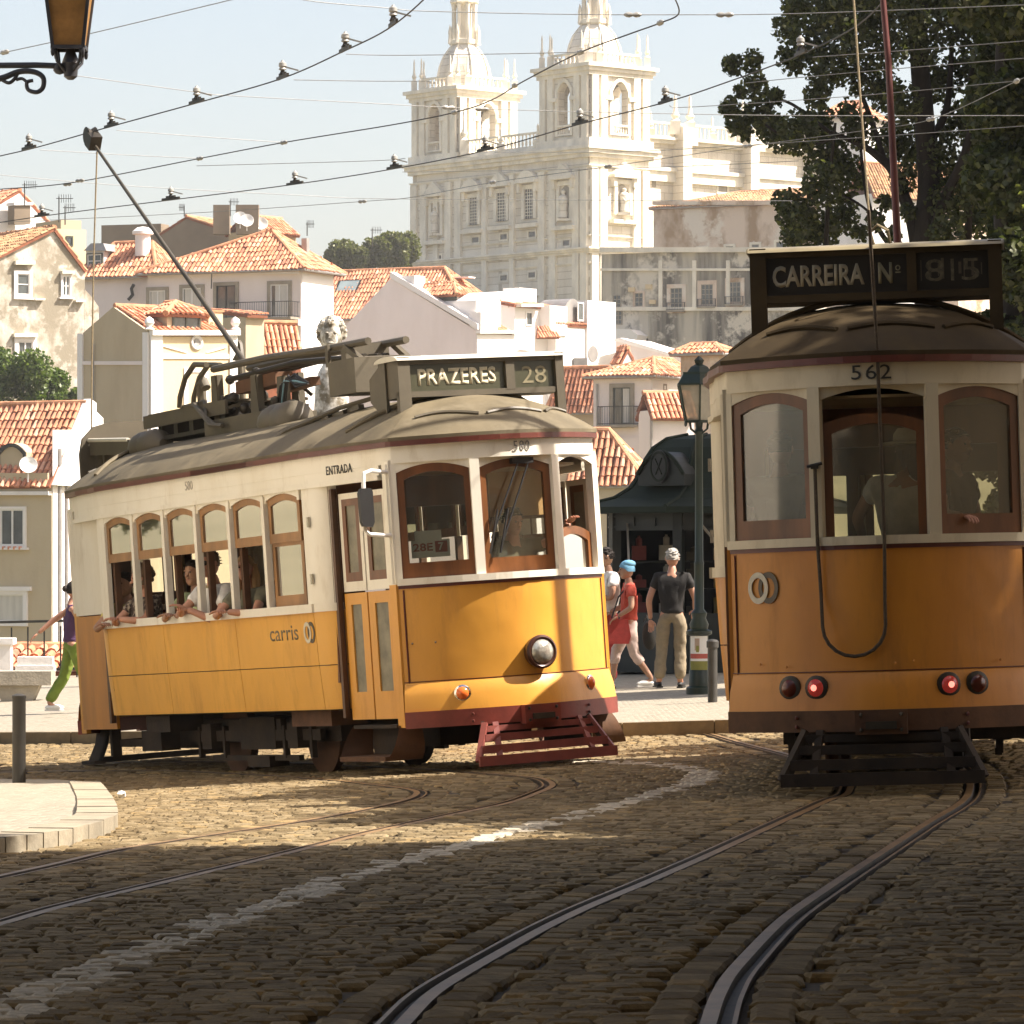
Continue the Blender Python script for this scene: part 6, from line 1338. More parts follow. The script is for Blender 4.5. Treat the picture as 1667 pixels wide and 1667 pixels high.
# the big dark tree behind the shaded tram
YT = 60.0; TR = thing('tree', 'tall dark leafy tree with bare lower branches behind the shaded tram', 'tree', tuple(G(6.3, YT)))
S_T = YT / F
bl = []
def B_(u, v, r, k, dy=0): bl.append((P(u, v, YT + dy), r * S_T, k))
rt_ = random.Random(4)
for u, v, r, k in ((1192, 105, 14, 90), (1188, 175, 14, 110), (1200, 200, 17, 130), (1225, 100, 16, 100), (1228, 140, 18, 130), (1232, 185, 20, 170), (1255, 210, 22, 200), (1212, 215, 12, 70), (1280, 45, 20, 170), (1290, 95, 22, 200), (1300, 15, 24, 200), (1320, 60, 30, 320), (1345, 110, 30, 320), (1355, 20, 32, 340), (1300, 215, 28, 300), (1330, 200, 26, 240), (1275, 225, 20, 170), (1345, 250, 34, 420), (1375, 285, 30, 330), (1340, 300, 28, 320),
        (1300, 345, 30, 360), (1275, 330, 16, 110), (1330, 380, 30, 360), (1290, 385, 18, 120), (1370, 350, 26, 260), (1385, 60, 30, 330), (1400, 120, 28, 260), (1400, 210, 26, 220), (1420, 30, 30, 320), (1445, 80, 28, 280), (1440, 150, 26, 230), (1470, 170, 28, 260), (1450, 230, 26, 220), (1490, 240, 30, 300), (1470, 290, 20, 150), (1500, 60, 34, 360), (1530, 130, 32, 330), (1560, 40, 36, 420), (1590, 110, 32, 330), (1560, 200, 28, 260), (1530, 260, 34, 380), (1545, 330, 32, 340), (1580, 300, 30, 300), (1600, 230, 28, 240), (1620, 40, 40, 520), (1600, 170, 26, 240), (1590, 360, 34, 360), (1540, 385, 26, 220), (1630, 340, 36, 480), (1400, 380, 12, 60), (1425, 360, 14, 70), (1440, 330, 12, 60), (1480, 345, 12, 60), (1455, 385, 12, 60), (1380, 180, 16, 90), (1330, 155, 18, 130), (1260, 160, 14, 90), (1205, 150, 9, 50)):
    B_(u, v, r * 1.24, int(k * 1.9), rt_.uniform(-1.2, 1.2))
for k in range(60):
    u = rt_.uniform(1400, 1690); v = rt_.uniform(-260, 20); B_(u, v, 34, 620, rt_.uniform(-1.5, 1.5))
for k in range(30): B_(rt_.uniform(1270, 1420), rt_.uniform(-200, 10), 30, 150, rt_.uniform(-1.5, 1.5))
leaves(bl, .080, LD, TR, 2)
b = MB()
def limb(pts, r0, r1, mb=None): 
    q = spline([P(u, v, YT + dy) for u, v, dy in pts], 5); mb = mb or b; mb.tube(q, list(np.linspace(r0, r1, len(q))), 9)
limb([(1515, 1130, 0), (1512, 700, 0), (1508, 400, 0), (1512, 300, 0), (1505, 200, 0), (1495, 60, 0), (1500, -100, 0)], .22, .12); b.build('trunk', m_bark, TR)
for pts, r0, r1 in (([(1510, 520, 0), (1490, 380, .1), (1475, 330, .2), (1455, 280, .2), (1430, 255, .3), (1400, 235, .3), (1350, 215, .3)], .13, .03), ([(1510, 420, 0), (1535, 330, -.3), (1570, 250, -.5), (1600, 120, -.6)], .10, .04), ([(1495, 430, .2), (1450, 400, .3), (1420, 350, .4), (1405, 280, .5), (1400, 200, .5)], .05, .02), ([(1440, 265, .3), (1420, 200, .3), (1390, 130, .3), (1340, 60, .4)], .05, .02), ([(1350, 215, .3), (1290, 170, .3), (1235, 150, .3), (1195, 110, .4)], .03, .01), ([(1360, 225, .3), (1300, 235, .3), (1240, 200, .3), (1195, 180, .3)], .03, .01), ([(1500, 250, 0), (1540, 180, .2), (1550, 60, .3)], .08, .03), ([(1575, 420, .4), (1578, 300, .4), (1575, 180, .5), (1590, 60, .5)], .06, .03), ([(1470, 400, .5), (1440, 370, .5), (1395, 330, .4), (1330, 300, .3)], .03, .012), ([(1350, 480, .2), (1345, 400, .2), (1350, 300, .2), (1360, 200, .2)], .05, .02)):
    b = MB(); limb(pts, r0, r1, b); b.build('branch', m_bark, TR)
# second tree: deep shade at the right edge of the picture
T2 = thing('tree', 'very dark dense tree filling the right edge beside the shaded tram', 'tree', tuple(G(6.4, 50)))
b = MB(); q = [G(6.4, 50), P(1655, 500, 50), P(1645, 200, 50), P(1650, -100, 50)]; b.tube(spline(q, 5), list(np.linspace(.32, .16, 16)), 10); b.build('trunk', m_bark, T2)
bl = []
for k in range(210):
    v = rt_.uniform(-350, 900); u = rt_.uniform(1608 if v > 60 else 1560, 1840); bl.append((P(u, v, 50 + rt_.uniform(-1.5, 1.5)), .36, 820))
leaves(bl, .095, LD, T2, 3)
# trees on the street side, beyond the right edge, that keep the rear tram in the shade
for i, (x, y, zc_, R, n) in enumerate(((9.4, 30.2, 7.3, (2.2, 3.2, 2.9), 170), (9.8, 36.2, 5.6, (2.0, 1.8, 1.7), 38), (9.4, 58.5, 7.0, (2.2, 5.6, 3.2), 150), (9.4, 24.4, 6.5, (2.2, 3.4, 2.6), 170))):
    t = thing('tree', ('street tree level with the rear end of the shaded tram, beyond the right edge', 'street tree level with the far end of the shaded tram, beyond the right edge', 'wide street tree to the right of the kiosk, beyond the right edge', 'street tree by the corner of the tan town house')[i], 'tree', tuple(G(x, y)), 'street trees on the right pavement'); b = MB(); b.tube([G(x, y), G(x, y) + Vector((.1, .1, 3.5)), Vector((x, y, zc_ + 1))], [.2, .16, .08], 9); b.build('trunk', m_bark, t)
    leaves(clumps((x, y, zc_), R, n, .75, 330, 20 + i), .17, LD, t, 20 + i)
# unseen trees added over the roadway above the picture to deepen the near shade
for i, (x, y, cx_, zc_, R, n) in enumerate(((5.9, 18.6, 3.4, 6.6, (3.4, 3.0, 1.8), 70), (-3.7, 14.5, -1.6, 6.2, (3.0, 3.2, 1.9), 60), (5.8, 12.0, 3.0, 6.2, (3.4, 3.4, 1.9), 60), (-3.7, 5.5, -1.2, 5.6, (3.0, 3.6, 1.8), 60), (5.8, 4.5, 2.8, 5.8, (3.4, 3.6, 1.8), 60))):
    t = thing('tree', ('unseen tree added against the tan town house to block sky, farthest of three', 'unseen tree added before the stained town house to block sky, farther one', 'unseen tree added against the tan town house to block sky, middle one', 'unseen tree added before the stained town house to block sky, nearer one', 'unseen tree added against the tan town house to block sky, nearest one')[i], 'tree', tuple(G(x, y)), 'unseen trees added over the roadway'); b = MB(); b.tube([G(x, y), G(x, y) + Vector(((cx_ - x) * .2, 0, 3.2)), Vector((cx_ * .6 + x * .4, y, zc_ - .6)), Vector((cx_, y, zc_ + .5))], [.22, .18, .12, .05], 9); b.build('trunk', m_bark, t)
    leaves(clumps((cx_, y, zc_), R, n, .85, 330, 60 + i), .20, LD, t, 60 + i)
t = thing('tree', 'leafy street tree on the square left of the sunlit tram, beyond the left edge', 'tree', tuple(G(-9.4, 45))); b = MB(); b.tube([G(-9.4, 45), G(-9.4, 45) + Vector((0, 0, 2.4)), Vector((-9.3, 45, 2.5))], [.2, .16, .08], 9); b.build('trunk', m_bark, t)
leaves(clumps((-9.3, 45, 2.4), (2.2, 3.4, 2.6), 60, .62, 260, 77), .17, LG, t, 77)
# green tree at left between houses, wooded hilltop
t = thing('tree', 'round bright green tree behind the tan house at left', 'tree', tuple(P(40, 1000, 172))); b = MB(); b.tube([P(40, 1050, 172), P(42, 800, 172), P(45, 650, 172)], [.35, .3, .15], 8); b.build('trunk', m_bark, t)
bl = [(P(u, v, 172 + rt_.uniform(-1, 1)), r * 172 / F, int(k * 2.4)) for u, v, r, k in ((20, 610, 34, 520), (55, 600, 32, 480), (-10, 640, 34, 400), (85, 625, 26, 420), (50, 650, 34, 520), (100, 660, 24, 400), (110, 700, 20, 330), (118, 740, 16, 260), (80, 690, 28, 420), (0, 585, 20, 260), (100, 620, 16, 150), (122, 640, 9, 80))]
leaves(bl, .165, LG, t, 5)
for i, (u, v, r) in enumerate(((575, 418, 38), (638, 408, 40))):
    t = thing('tree', ('olive green tree low on the wooded hilltop by the skylight roof', 'taller olive green tree on the hilltop touching the church front')[i], 'tree', tuple(P(u, 470, 330)), 'trees on the hilltop'); b = MB(); b.tube([P(u, 480, 330), P(u, 400, 330)], [.4, .2], 8); b.build('trunk', m_bark, t)
    R = r * 330 / F; leaves(clumps(P(u, v, 330), (R * 1.0, R, R * .62), 40, R * .34, 520, 40 + i), .27, LO, t, 40 + i)
# creeper hanging by the road at the right-hand wall of the palace
# ------------------------------------------------------------------ street furniture
m_green = mat('bottle_green_iron_paint', (.008, .019, .010), .42, 0, .2, 4, .03, 30)
m_kiosk = mat('dark_green_kiosk_paint', (.007, .010, .007), .5, 0, .2, 2, .03, 20)
m_kioskroof = mat('dark_zinc_kiosk_roof', (.020, .027, .018), .8, 0, .2, 1, .03, 8, spec=.15)
m_lampglass = glass('lantern_glass', (.72, .70, .60), .5, .55, (.50, .47, .38))
m_amberglass = mat('amber_lantern_glass', (.33, .17, .05), .35, 0, .25, 8)
m_boll = mat('black_bollard_paint', (.035, .032, .026), .5, 0, .2, 6)
def lantern(root, c, w0, w1, h, mi, mg, up=True, n=6):
    """tapering lantern: c = centre of its foot, w0/w1 half widths below/above"""
    k = math.pi / n; lg = thing_part('lantern', root); b = MB()
    b.lathe([(w0 * .97, .015), (w1 * .97, h)], c, n, 0, False, None, k); b.build('glass', mg, lg)
    b = MB()
    for q in range(n):
        a = k + 2 * math.pi * q / n; d = Vector((math.cos(a), math.sin(a), 0)); b.bar(c + d * w0, c + d * w1 + Vector((0, 0, h)), .022); b.ell(c + d * w0 + Vector((0, 0, -.03)), (.015, .015, .035), 6)
    for w_, z in ((w0, 0), (w1, h)):
        ps = [c + Vector((math.cos(k + 2 * math.pi * q / n) * w_, math.sin(k + 2 * math.pi * q / n) * w_, z)) for q in range(n)]
        for q in range(n): b.bar(ps[q], ps[(q + 1) % n], .03, .025)
    b.build('frame', mi, lg)
    b = MB(); b.lathe([(w1 * 1.06, h), (w1 * .80, h + .12), (w1 * .80, h + .15), (w1 * .60, h + .15), (w1 * .40, h + .22), (.05, h + .25), (.07, h + .30), (.015, h + .35)], c, n, 0, False, None, k); b.build('lantern_cap', mi, lg)
    b = MB()
    for q in range(4):
        a = math.pi / 4 + q * math.pi / 2; d = Vector((math.cos(a), math.sin(a), 0)); b.tube([c + d * w0 * .85, c + d * w0 * .75 + Vector((0, 0, -.09)), c + d * .03 + Vector((0, 0, -.16))], .011, 6)
    b.build('prong', mi, lg); return lg
YL = 50.0; LPt = G((1138 - HX) / F * YL, YL, .12); s_ = YL / F
L1 = thing('street_lamp', 'green iron lamp post with six-sided lantern, between the two trams', 'street lamp', tuple(LPt))
zt_ = lambda v: zpx(v, YL) - LPt.z
b = MB(); prof = [(.16, 0), (.16, .08), (.125, .10), (.125, .28), (.115, .30), (.115, .72), (.16, .74), (.16, .78), (.105, .80), (.12, .86), (.085, .94), (.10, 1.0), (.06, 1.05), (.058, 1.6), (.062, 1.62), (.052, 1.64), (.045, 3.2), (.06, 3.24), (.04, 3.28), (.05, 3.36), (.02, zt_(692))]
b.lathe(prof, LPt, 16); b.build('post', m_green, L1); lantern(L1, LPt + Vector((0, 0, zt_(690) + .03)), .19, .29, zt_(630) - zt_(690), m_green, m_lampglass)
b = MB(); R0 = .121; rows = [[LPt + Vector((R0 * math.sin(a), -R0 * math.cos(a), z)) for a in np.linspace(-1.1, 1.0, 9)] for z in (.30, .41, .44, .50, .72)]
for i, mi in enumerate((1, 0, 2, 0)): b.grid(rows[i:i + 2], mi)
b.grid([[LPt + Vector(((R0 + .002) * math.sin(a), -(R0 + .002) * math.cos(a), z)) for a in np.linspace(-.5, .0, 5)] for z in (.54, .69)], 3); b.grid([[LPt + Vector(((R0 + .003) * math.sin(a), -(R0 + .003) * math.cos(a), z)) for a in np.linspace(-.35, -.05, 5)] for z in (.52, .60)], 1)
b.build('poster', [m_white, mat('poster_olive', (.25, .24, .05), .7), mat('poster_red', (.45, .10, .07), .7), mat('poster_beige', (.45, .33, .24), .7)], L1)
b = MB(); p = G((1160 - HX) / F * 46.5, 46.5, .12); o = thing('bollard', 'black bollard on the kerb beside the green lamp post', 'bollard', tuple(p), 'black bollards'); b.lathe([(.055, 0), (.055, .62), (.07, .63), (.07, .70), (.05, .72), (.01, .725)], p, 14); b.build('post', m_boll, o)
p = G((31 - HX) / F * 36.0, 36.0, .0); o = thing('bollard', 'grey-black bollard at left edge by the pavement corner', 'bollard', tuple(p), 'black bollards'); b = MB(); b.lathe([(.06, 0), (.06, .84), (.065, .85), (.065, .87), (.02, .885)], p, 14); b.build('post', m_boll, o)
# lantern on a bracket, top left
YB = 27.0; o = thing('street_lamp', 'amber glazed lantern on a scrolled iron bracket at top left', 'street lamp', tuple(G(-4.4, YB)))
m_iron2 = mat('grey_black_bracket_iron', (.045, .045, .05), .5, .2, .2, 5)
b = MB(); px = lambda u, v: P(u, v, YB); b.tube([px(-60, 107), px(60, 106), px(112, 108)], .020, 8); b.lathe([(.02, -.11), (.045, -.09), (.05, -.02), (.06, 0), (.05, .03), (.03, .08), (.02, .14)], px(115, 103), 10); b.ell(px(97, 112), (.045, .04, .04), 8)
b.build('bracket_arm', m_iron2, o)
sp_ = [px(-60, 140), px(0, 128), px(30, 117), px(55, 117), px(70, 126), px(70, 142), px(60, 150), px(46, 146), px(44, 134), px(54, 131)]; b = MB(); b.tube(spline(sp_, 5), list(np.linspace(.022, .012, 46)), 8); b.tube(spline([px(0, 128), px(14, 135), px(24, 128), px(30, 117)], 5), .013, 6); b.tube(spline([px(44, 134), px(36, 128), px(26, 130)], 4), .012, 6); b.build('scroll', m_iron2, o)
lantern(o, px(113, 79), .142, .225, .50, m_iron2, m_amberglass, n=4)
b = MB(); b.tube([G(-4.42, YB), px(-70, 80), px(-70, 60)], [.09, .06, .05], 10); b.build('post', m_iron2, o)
# mast of the overhead wires, standing on the right pavement: its shadow falls across the front of the sunlit tram
p = G(5.2, 34.3, .1); o = thing('overhead_wire_mast', 'green iron mast carrying the tram wires, beyond the shaded tram', 'mast', tuple(p)); b = MB(); b.lathe([(.16, 0), (.16, .5), (.11, .6), (.095, 3.5), (.08, 6.5), (.07, 9.0), (.02, 9.1)], p, 14); b.build('shaft', m_green, o)
b = MB(); b.bar(p + Vector((0, 0, 8.4)), p + Vector((-1.2, -.3, 8.7)), .06); b.bar(p + Vector((0, 0, 7.7)), p + Vector((-.8, -.2, 8.55)), .04); b.build('arm', m_green, o)
# kiosk with domed roof
YK = 62.0; KX = (1168 - HX) / F * YK; K0 = G(KX, YK, .12); KI = thing('kiosk', 'dark green kiosk with domed zinc roof and oval emblem, behind the lamp post', 'kiosk', tuple(K0))
k_ = YK / F; zk = lambda v: zpx(v, YK); an = math.pi / 8
b = MB(); b.lathe([(2.30, zk(836)), (2.30, zk(826)), (2.05, zk(820)), (1.72, zk(812)), (1.45, zk(796)), (1.28, zk(772)), (1.18, zk(748)), (1.06, zk(730)), (.85, zk(716)), (.5, zk(709)), (.1, zk(706)), (.08, zk(690)), (.02, zk(675))], (KX, YK, 0), 8, 0, False, None, an); rf = b.build('roof', m_kioskroof, KI)
for q in range(8):
    a = an + q * math.pi / 4; b = MB(); b.tube([(KX + r * math.cos(a), YK + r * math.sin(a), zk(v) + .01) for r, v in ((2.3, 826), (1.72, 812), (1.45, 796), (1.28, 772), (1.18, 748), (1.06, 730), (.85, 716), (.5, 709))], .03, 6); b.build('roof_rib', m_kioskroof, rf)
# arched cartouche with the oval emblem on the camera-left face
a = an + math.pi + math.pi / 4 - math.pi / 8 + math.pi / 8; dv = Vector((-.60, -.80, 0)).normalized(); tv = Vector((-dv.y, dv.x, 0)); c = Vector((KX, YK, 0)) + dv * 1.52
if tv.x < 0: tv = -tv
b = MB(); q = arch(-.42, .42, zk(792), zk(738), .34, 12); b.prism([c + tv * s + Vector((0, 0, z)) for s, z in q], -dv * .5); b.build('cartouche', m_kiosk, rf)
b = MB(); b.tube([c + dv * .02 + tv * s + Vector((0, 0, z)) for s, z in q[2:]], .03, 6); b.build('cartouche_rim', m_kioskroof, rf)
b = MB(); pts_o = [c + tv * (.17 * math.cos(t)) + Vector((0, 0, zk(762) + .25 * math.sin(t))) for t in [2 * math.pi * i / 24 for i in range(24)]]; b.prism(pts_o, dv * .06); b.build('emblem', m_black, rf)
b = MB(); cc = c + Vector((0, 0, zk(762))); b.ring([cc + (p_ - cc) * .92 + dv * .06 for p_ in pts_o], [cc + (p_ - cc) * .78 + dv * .06 for p_ in pts_o], dv * .01); b.bar(cc + dv * .065 + tv * -.05 + Vector((0, 0, -.12)), cc + dv * .065 + tv * .06 + Vector((0, 0, .13)), .02, .01); b.bar(cc + dv * .065 + tv * .06 + Vector((0, 0, -.12)), cc + dv * .065 + tv * -.06 + Vector((0, 0, .12)), .02, .01); b.build('emblem_mark', m_kioskroof, rf)
for q in range(8):
    a = an + q * math.pi / 4; b = MB(); b.box((KX + 1.72 * math.cos(a), YK + 1.72 * math.sin(a), (zk(836) + K0.z) / 2), (.14, .14, zk(836) - K0.z), Matrix.Rotation(a, 3, 'Z')); b.build('post', m_kiosk, KI)
    a2 = an + (q + 1) * math.pi / 4; p0, p1 = Vector((KX + 1.74 * math.cos(a), YK + 1.74 * math.sin(a), 0)), Vector((KX + 1.74 * math.cos(a2), YK + 1.74 * math.sin(a2), 0)); mid = (p0 + p1) / 2
    b = MB(); b.bar(p0 + Vector((0, 0, zk(850))), p1 + Vector((0, 0, zk(850))), .06, .26); b.build('frieze', m_kiosk, KI)
    b = MB()
    for t in (.18, .5, .82): 
        e = p0.lerp(p1, t) * 1.0; n_ = (mid - Vector((KX, YK, 0))).normalized(); x = (p1 - p0).normalized(); e = e + n_ * .035 + Vector((0, 0, zk(850))); b.ring([e + x * sx * .24 + Vector((0, 0, sz * .09)) for sx, sz in ((-1, -1), (1, -1), (1, 1), (-1, 1))], [e + x * sx * .21 + Vector((0, 0, sz * .065)) for sx, sz in ((-1, -1), (1, -1), (1, 1), (-1, 1))], n_ * .02)
    b.build('frieze_panel', m_kiosk, KI)
    if q not in (4, 5): b = MB(); b.bar(p0.lerp(Vector((KX, YK, 0)), .05) + Vector((0, 0, -.7)), p1.lerp(Vector((KX, YK, 0)), .05) + Vector((0, 0, -.7)), .05, 2.6); b.build('wall_panel', m_kiosk, KI)
    else:
        b = MB(); b.bar(p0 + Vector((0, 0, K0.z + .45)), p1 + Vector((0, 0, K0.z + .45)), .10, .90); b.build('counter', m_kiosk, KI)
        b = MB(); b.bar(p0.lerp(p1, .25) + Vector((0, 0, .25)) + n_ * .05, p0.lerp(p1, .9) + Vector((0, 0, -.85)) + n_ * .9, .03); b.build('awning_strut', m_surr, KI)
b = MB(); b.lathe([(1.6, K0.z + .03), (1.6, K0.z + .06)], (KX, YK, 0), 8, 0, False, None, an); b.build('floor', m_kiosk, KI)
rr_ = random.Random(9); gm = [mat('goods_ochre', (.30, .20, .05), .7), mat('goods_red', (.25, .05, .04), .7), mat('goods_pale', (.45, .42, .34), .7), mat('goods_dark', (.06, .05, .03), .7)]
for z in (-1.15, -.72, -.30):
    b = MB(); b.box((KX - .3, YK + .3, z - .03), (2.0, .5, .03)); b.build('shelf', m_kiosk, KI)
    for q in range(4):
        b = MB(); h_ = rr_.uniform(.12, .3); b.box((KX - 1.2 + q * .42, YK + .1, z + h_ / 2), (.22, .25, h_)); b.lathe([(.05, 0), (.05, h_ * .5), (.02, h_ * .6), (.02, h_ * .7)], (KX - 1.2 + q * .42, YK + .1, z + h_), 8); props(b.build('goods', gm[(q + int(z * 10)) % 4]), ('ochre', 'red', 'pale', 'dark')[(q + int(z * 10)) % 4] + ' packet on the ' + {-1.15: 'bottom', -.72: 'middle', -.30: 'top'}[z] + ' shelf inside the dark kiosk', 'packet', 'goods on the kiosk shelves')
# stone bench, railing, posts and statue on the square
p = G((30 - HX) / F * 58, 58, .12); o = thing('stone_bench', 'pale stone slab bench on the square at left', 'bench', tuple(p)); b = MB(); b.box(p + Vector((.0, 0, .33)), (1.0, .55, .20)); b.build('slab', m_slab, o)
b = MB(); b.prism([p + Vector((x, -.2, z)) for x, z in ((-.22, 0), (.22, 0), (.32, .225), (-.32, .225))], (0, .4, 0)); b.build('base', m_slab, o)
yr = 70.6; o = thing('railing', 'black iron railing along the far edge of the square', 'railing', tuple(G(-6, yr)))
for k in range(64):
    x = -13 + k * .285; p = G(x, yr, .1); b = MB(); b.box(p + Vector((0, 0, .46)), (.026, .026, .92)); b.build('bar', m_iron, o)
for z in (.92, .08): b = MB(); b.bar(G(-13.2, yr, .1 + z), G(5.2, yr, .1 + z), .045); b.build('rail', m_iron, o)
p = G((2 - HX) / F * 66, 66, .12); o = thing('stone_post', 'white stone post beside the railing at far left', 'post', tuple(p)); b = MB(); b.box(p + Vector((0, 0, .35)), (.34, .34, .7)); b.box(p + Vector((0, 0, .74)), (.44, .44, .1)); b.build('shaft', m_ww2, o)
p = G((58 - HX) / F * 69, 69, .12); o = thing('planter', 'low white planter box in front of the railing at left', 'planter', tuple(p)); b = MB(); b.box(p + Vector((0, 0, .21)), (.66, .3, .10)); b.box(p + Vector((0, 0, .33)), (.60, .26, .16)); b.box(p + Vector((0, 0, .08)), (.5, .24, .16)); b.build('trough', m_ww2, o)
p = GP(198, 1300); o = thing('crumpled_paper', 'crumpled white paper lying on the cobbles near the pavement corner', 'litter', tuple(p)); b = MB(); R = random.Random(3); b.ell(p + Vector((0, 0, .03)), (.035, .03, .032), 8); b.V = [(x + R.uniform(-.008, .008), y + R.uniform(-.008, .008), z + R.uniform(-.006, .006)) for x, y, z in b.V]; b.S = [False] * len(b.S); b.build('paper', m_white, o)
m_marble = mat('weathered_white_marble', (.66, .63, .55), .7, 0, 0, 6, .3, 20, (.16, .13, .08), .40, .60)
YS = 64.0; o = thing('statue', 'white stone statue whose curly head shows above the trolley gear', 'statue', tuple(G((541 - HX) / F * YS, YS))); k = YS / F; c = P(540, 542, YS); b = MB()
b.ell(c, (.19, .22, .25), 18); b.ell(c + Vector((.0, -.15, -.10)), (.11, .10, .15), 12); b.bar(c + Vector((-.01, -.23, -.02)), c + Vector((-.01, -.26, -.10)), .05); b.ell(c + Vector((-.01, -.24, -.17)), (.06, .04, .022), 8)
for sx in (-.07, .06): b.ell(c + Vector((sx, -.21, -.01)), (.035, .02, .02), 8)
b.lathe([(.13, -.55), (.12, -.25), (.12, -.15)], c, 14); hd_ = b.build('head', m_marble, o)
b = MB(); R = random.Random(2)
for q in range(110):
    d = Vector((R.gauss(0, 1), R.gauss(.35, 1), R.gauss(.6, .8))).normalized()
    if d.y < -.55 and d.z < .45: continue
    b.ell(c + Vector((d.x * .20, d.y * .22, d.z * .25)), (.05, .05, .045), 6)
b.build('curls', m_marble, hd_)
b = MB(); b.lathe([(.42, -3.4), (.38, -2.4), (.28, -1.2), (.26, -.8), (.21, -.62), (.13, -.48)], c, 20); zg = G(c.x, c.y).z; b.box((c.x, c.y, (zg + c.z - 3.4) / 2), (1.0, 1.0, c.z - 3.4 - zg)) if c.z - 3.4 > zg else None; b.build('robe', m_marble, o)
# ------------------------------------------------------------------ overhead wires
m_wire = mat('weathered_copper_wire', (.050, .048, .045), .6, .4, .2, 20); m_span = mat('grey_span_wire', (.22, .22, .21), .6, .2, .2, 20); m_insul = mat('grey_porcelain_insulator', (.30, .29, .26), .35, 0, .1, 20)
def wpt(u, v, H): Y = F * H / (HY - v); return P(u, v, Y)
def wire(pts, label, H=4.32, r=.0065, hang=(), beads=(), name='contact_wire', m=None, cat='overhead wire'):
    ws = [wpt(u, v, H) for u, v in pts]; o = thing(name, label, cat, tuple(ws[0]), 'tramway overhead wires'); b = MB(); b.tube(spline(ws, 6), r, 6); b.build('wire', m or m_wire, o)
    for u, v in hang:
        c = wpt(u, v, H); i = min(range(len(ws) - 1), key=lambda k: abs((pts[k][0] + pts[k + 1][0]) / 2 - u)); d = (ws[i + 1] - ws[i]).normalized()
        b = MB(); b.bar(c - d * .20 + Vector((0, 0, .012)), c + d * .20 + Vector((0, 0, .012)), .022, .03); b.bar(c - d * .10 + Vector((0, 0, .03)), c + d * .10 + Vector((0, 0, .03)), .025, .04); b.lathe([(.035, .03), (.02, .06), (.018, .10)], c, 8); hg = b.build('hanger', m_equip_dk, o)
        b = MB(); b.lathe([(.02, .07), (.038, .08), (.026, .10), (.038, .11), (.034, .14), (.015, .155), (.012, .165)], c, 10); b.bar(c + Vector((0, 0, .11)), c + Vector((.15, 0, .07)), .014); b.build('insulator', m_insul, hg)
    for u, v in beads:
        c = wpt(u, v, H); i = min(range(len(ws) - 1), key=lambda k: abs((pts[k][0] + pts[k + 1][0]) / 2 - u)); d = (ws[i + 1] - ws[i]).normalized(); R = d.to_track_quat('Z', 'Y').to_matrix()
        b = MB(); b.lathe([(.008, -.08), (.02, -.06), (.026, -.03), (.014, 0), (.026, .03), (.02, .06), (.008, .08)], c, 8, 0, True, R); b.build('insulator', m_insul, o)
    return o
wire([(-40, 263), (0, 254), (63, 239), (180, 206), (319, 168), (458, 128), (558, 84), (630, 48), (689, 0), (720, -40)], 'contact wire sweeping from left edge up past the trolley pole head', hang=((47, 242), (181, 206), (320, 167), (460, 127), (562, 82), (640, 40)))
wire([(-40, 368), (0, 362), (105, 347), (275, 326), (480, 300), (640, 275), (790, 245), (944, 202), (1085, 166), (1180, 135), (1300, 90), (1390, 45), (1440, 0), (1470, -40)], 'long contact wire rising from lower left across church front to upper right', hang=((68, 352), (278, 325), (480, 300), (642, 274), (790, 245), (944, 202), (1083, 167), (1303, 88)))
SP = dict(name='span_wire', m=m_span, r=.0042, cat='overhead wire')
wire([(-40, 311), (0, 308), (120, 297), (325, 258), (462, 232), (640, 203), (740, 183), (800, 163), (851, 133), (943, 86), (1023, 56), (1073, 38), (1105, 22), (1095, -10)], 'twisted span wire with pale beads crossing both church towers', 4.5, beads=((110, 300), (130, 294), (325, 258), (462, 232), (740, 183), (838, 139), (945, 85), (1075, 37)), name='span_wire', m=m_wire, r=.0065)
wire([(-40, 364), (130, 356), (345, 345), (590, 328), (672, 321), (802, 297), (990, 271), (1218, 238), (1410, 212), (1520, 193), (1655, 132), (1720, 100)], 'lower beaded span wire running under the church windows to the tree', 4.5, beads=((590, 328), (802, 297), (990, 271), (1218, 238), (1515, 194), (1655, 132)), **SP)
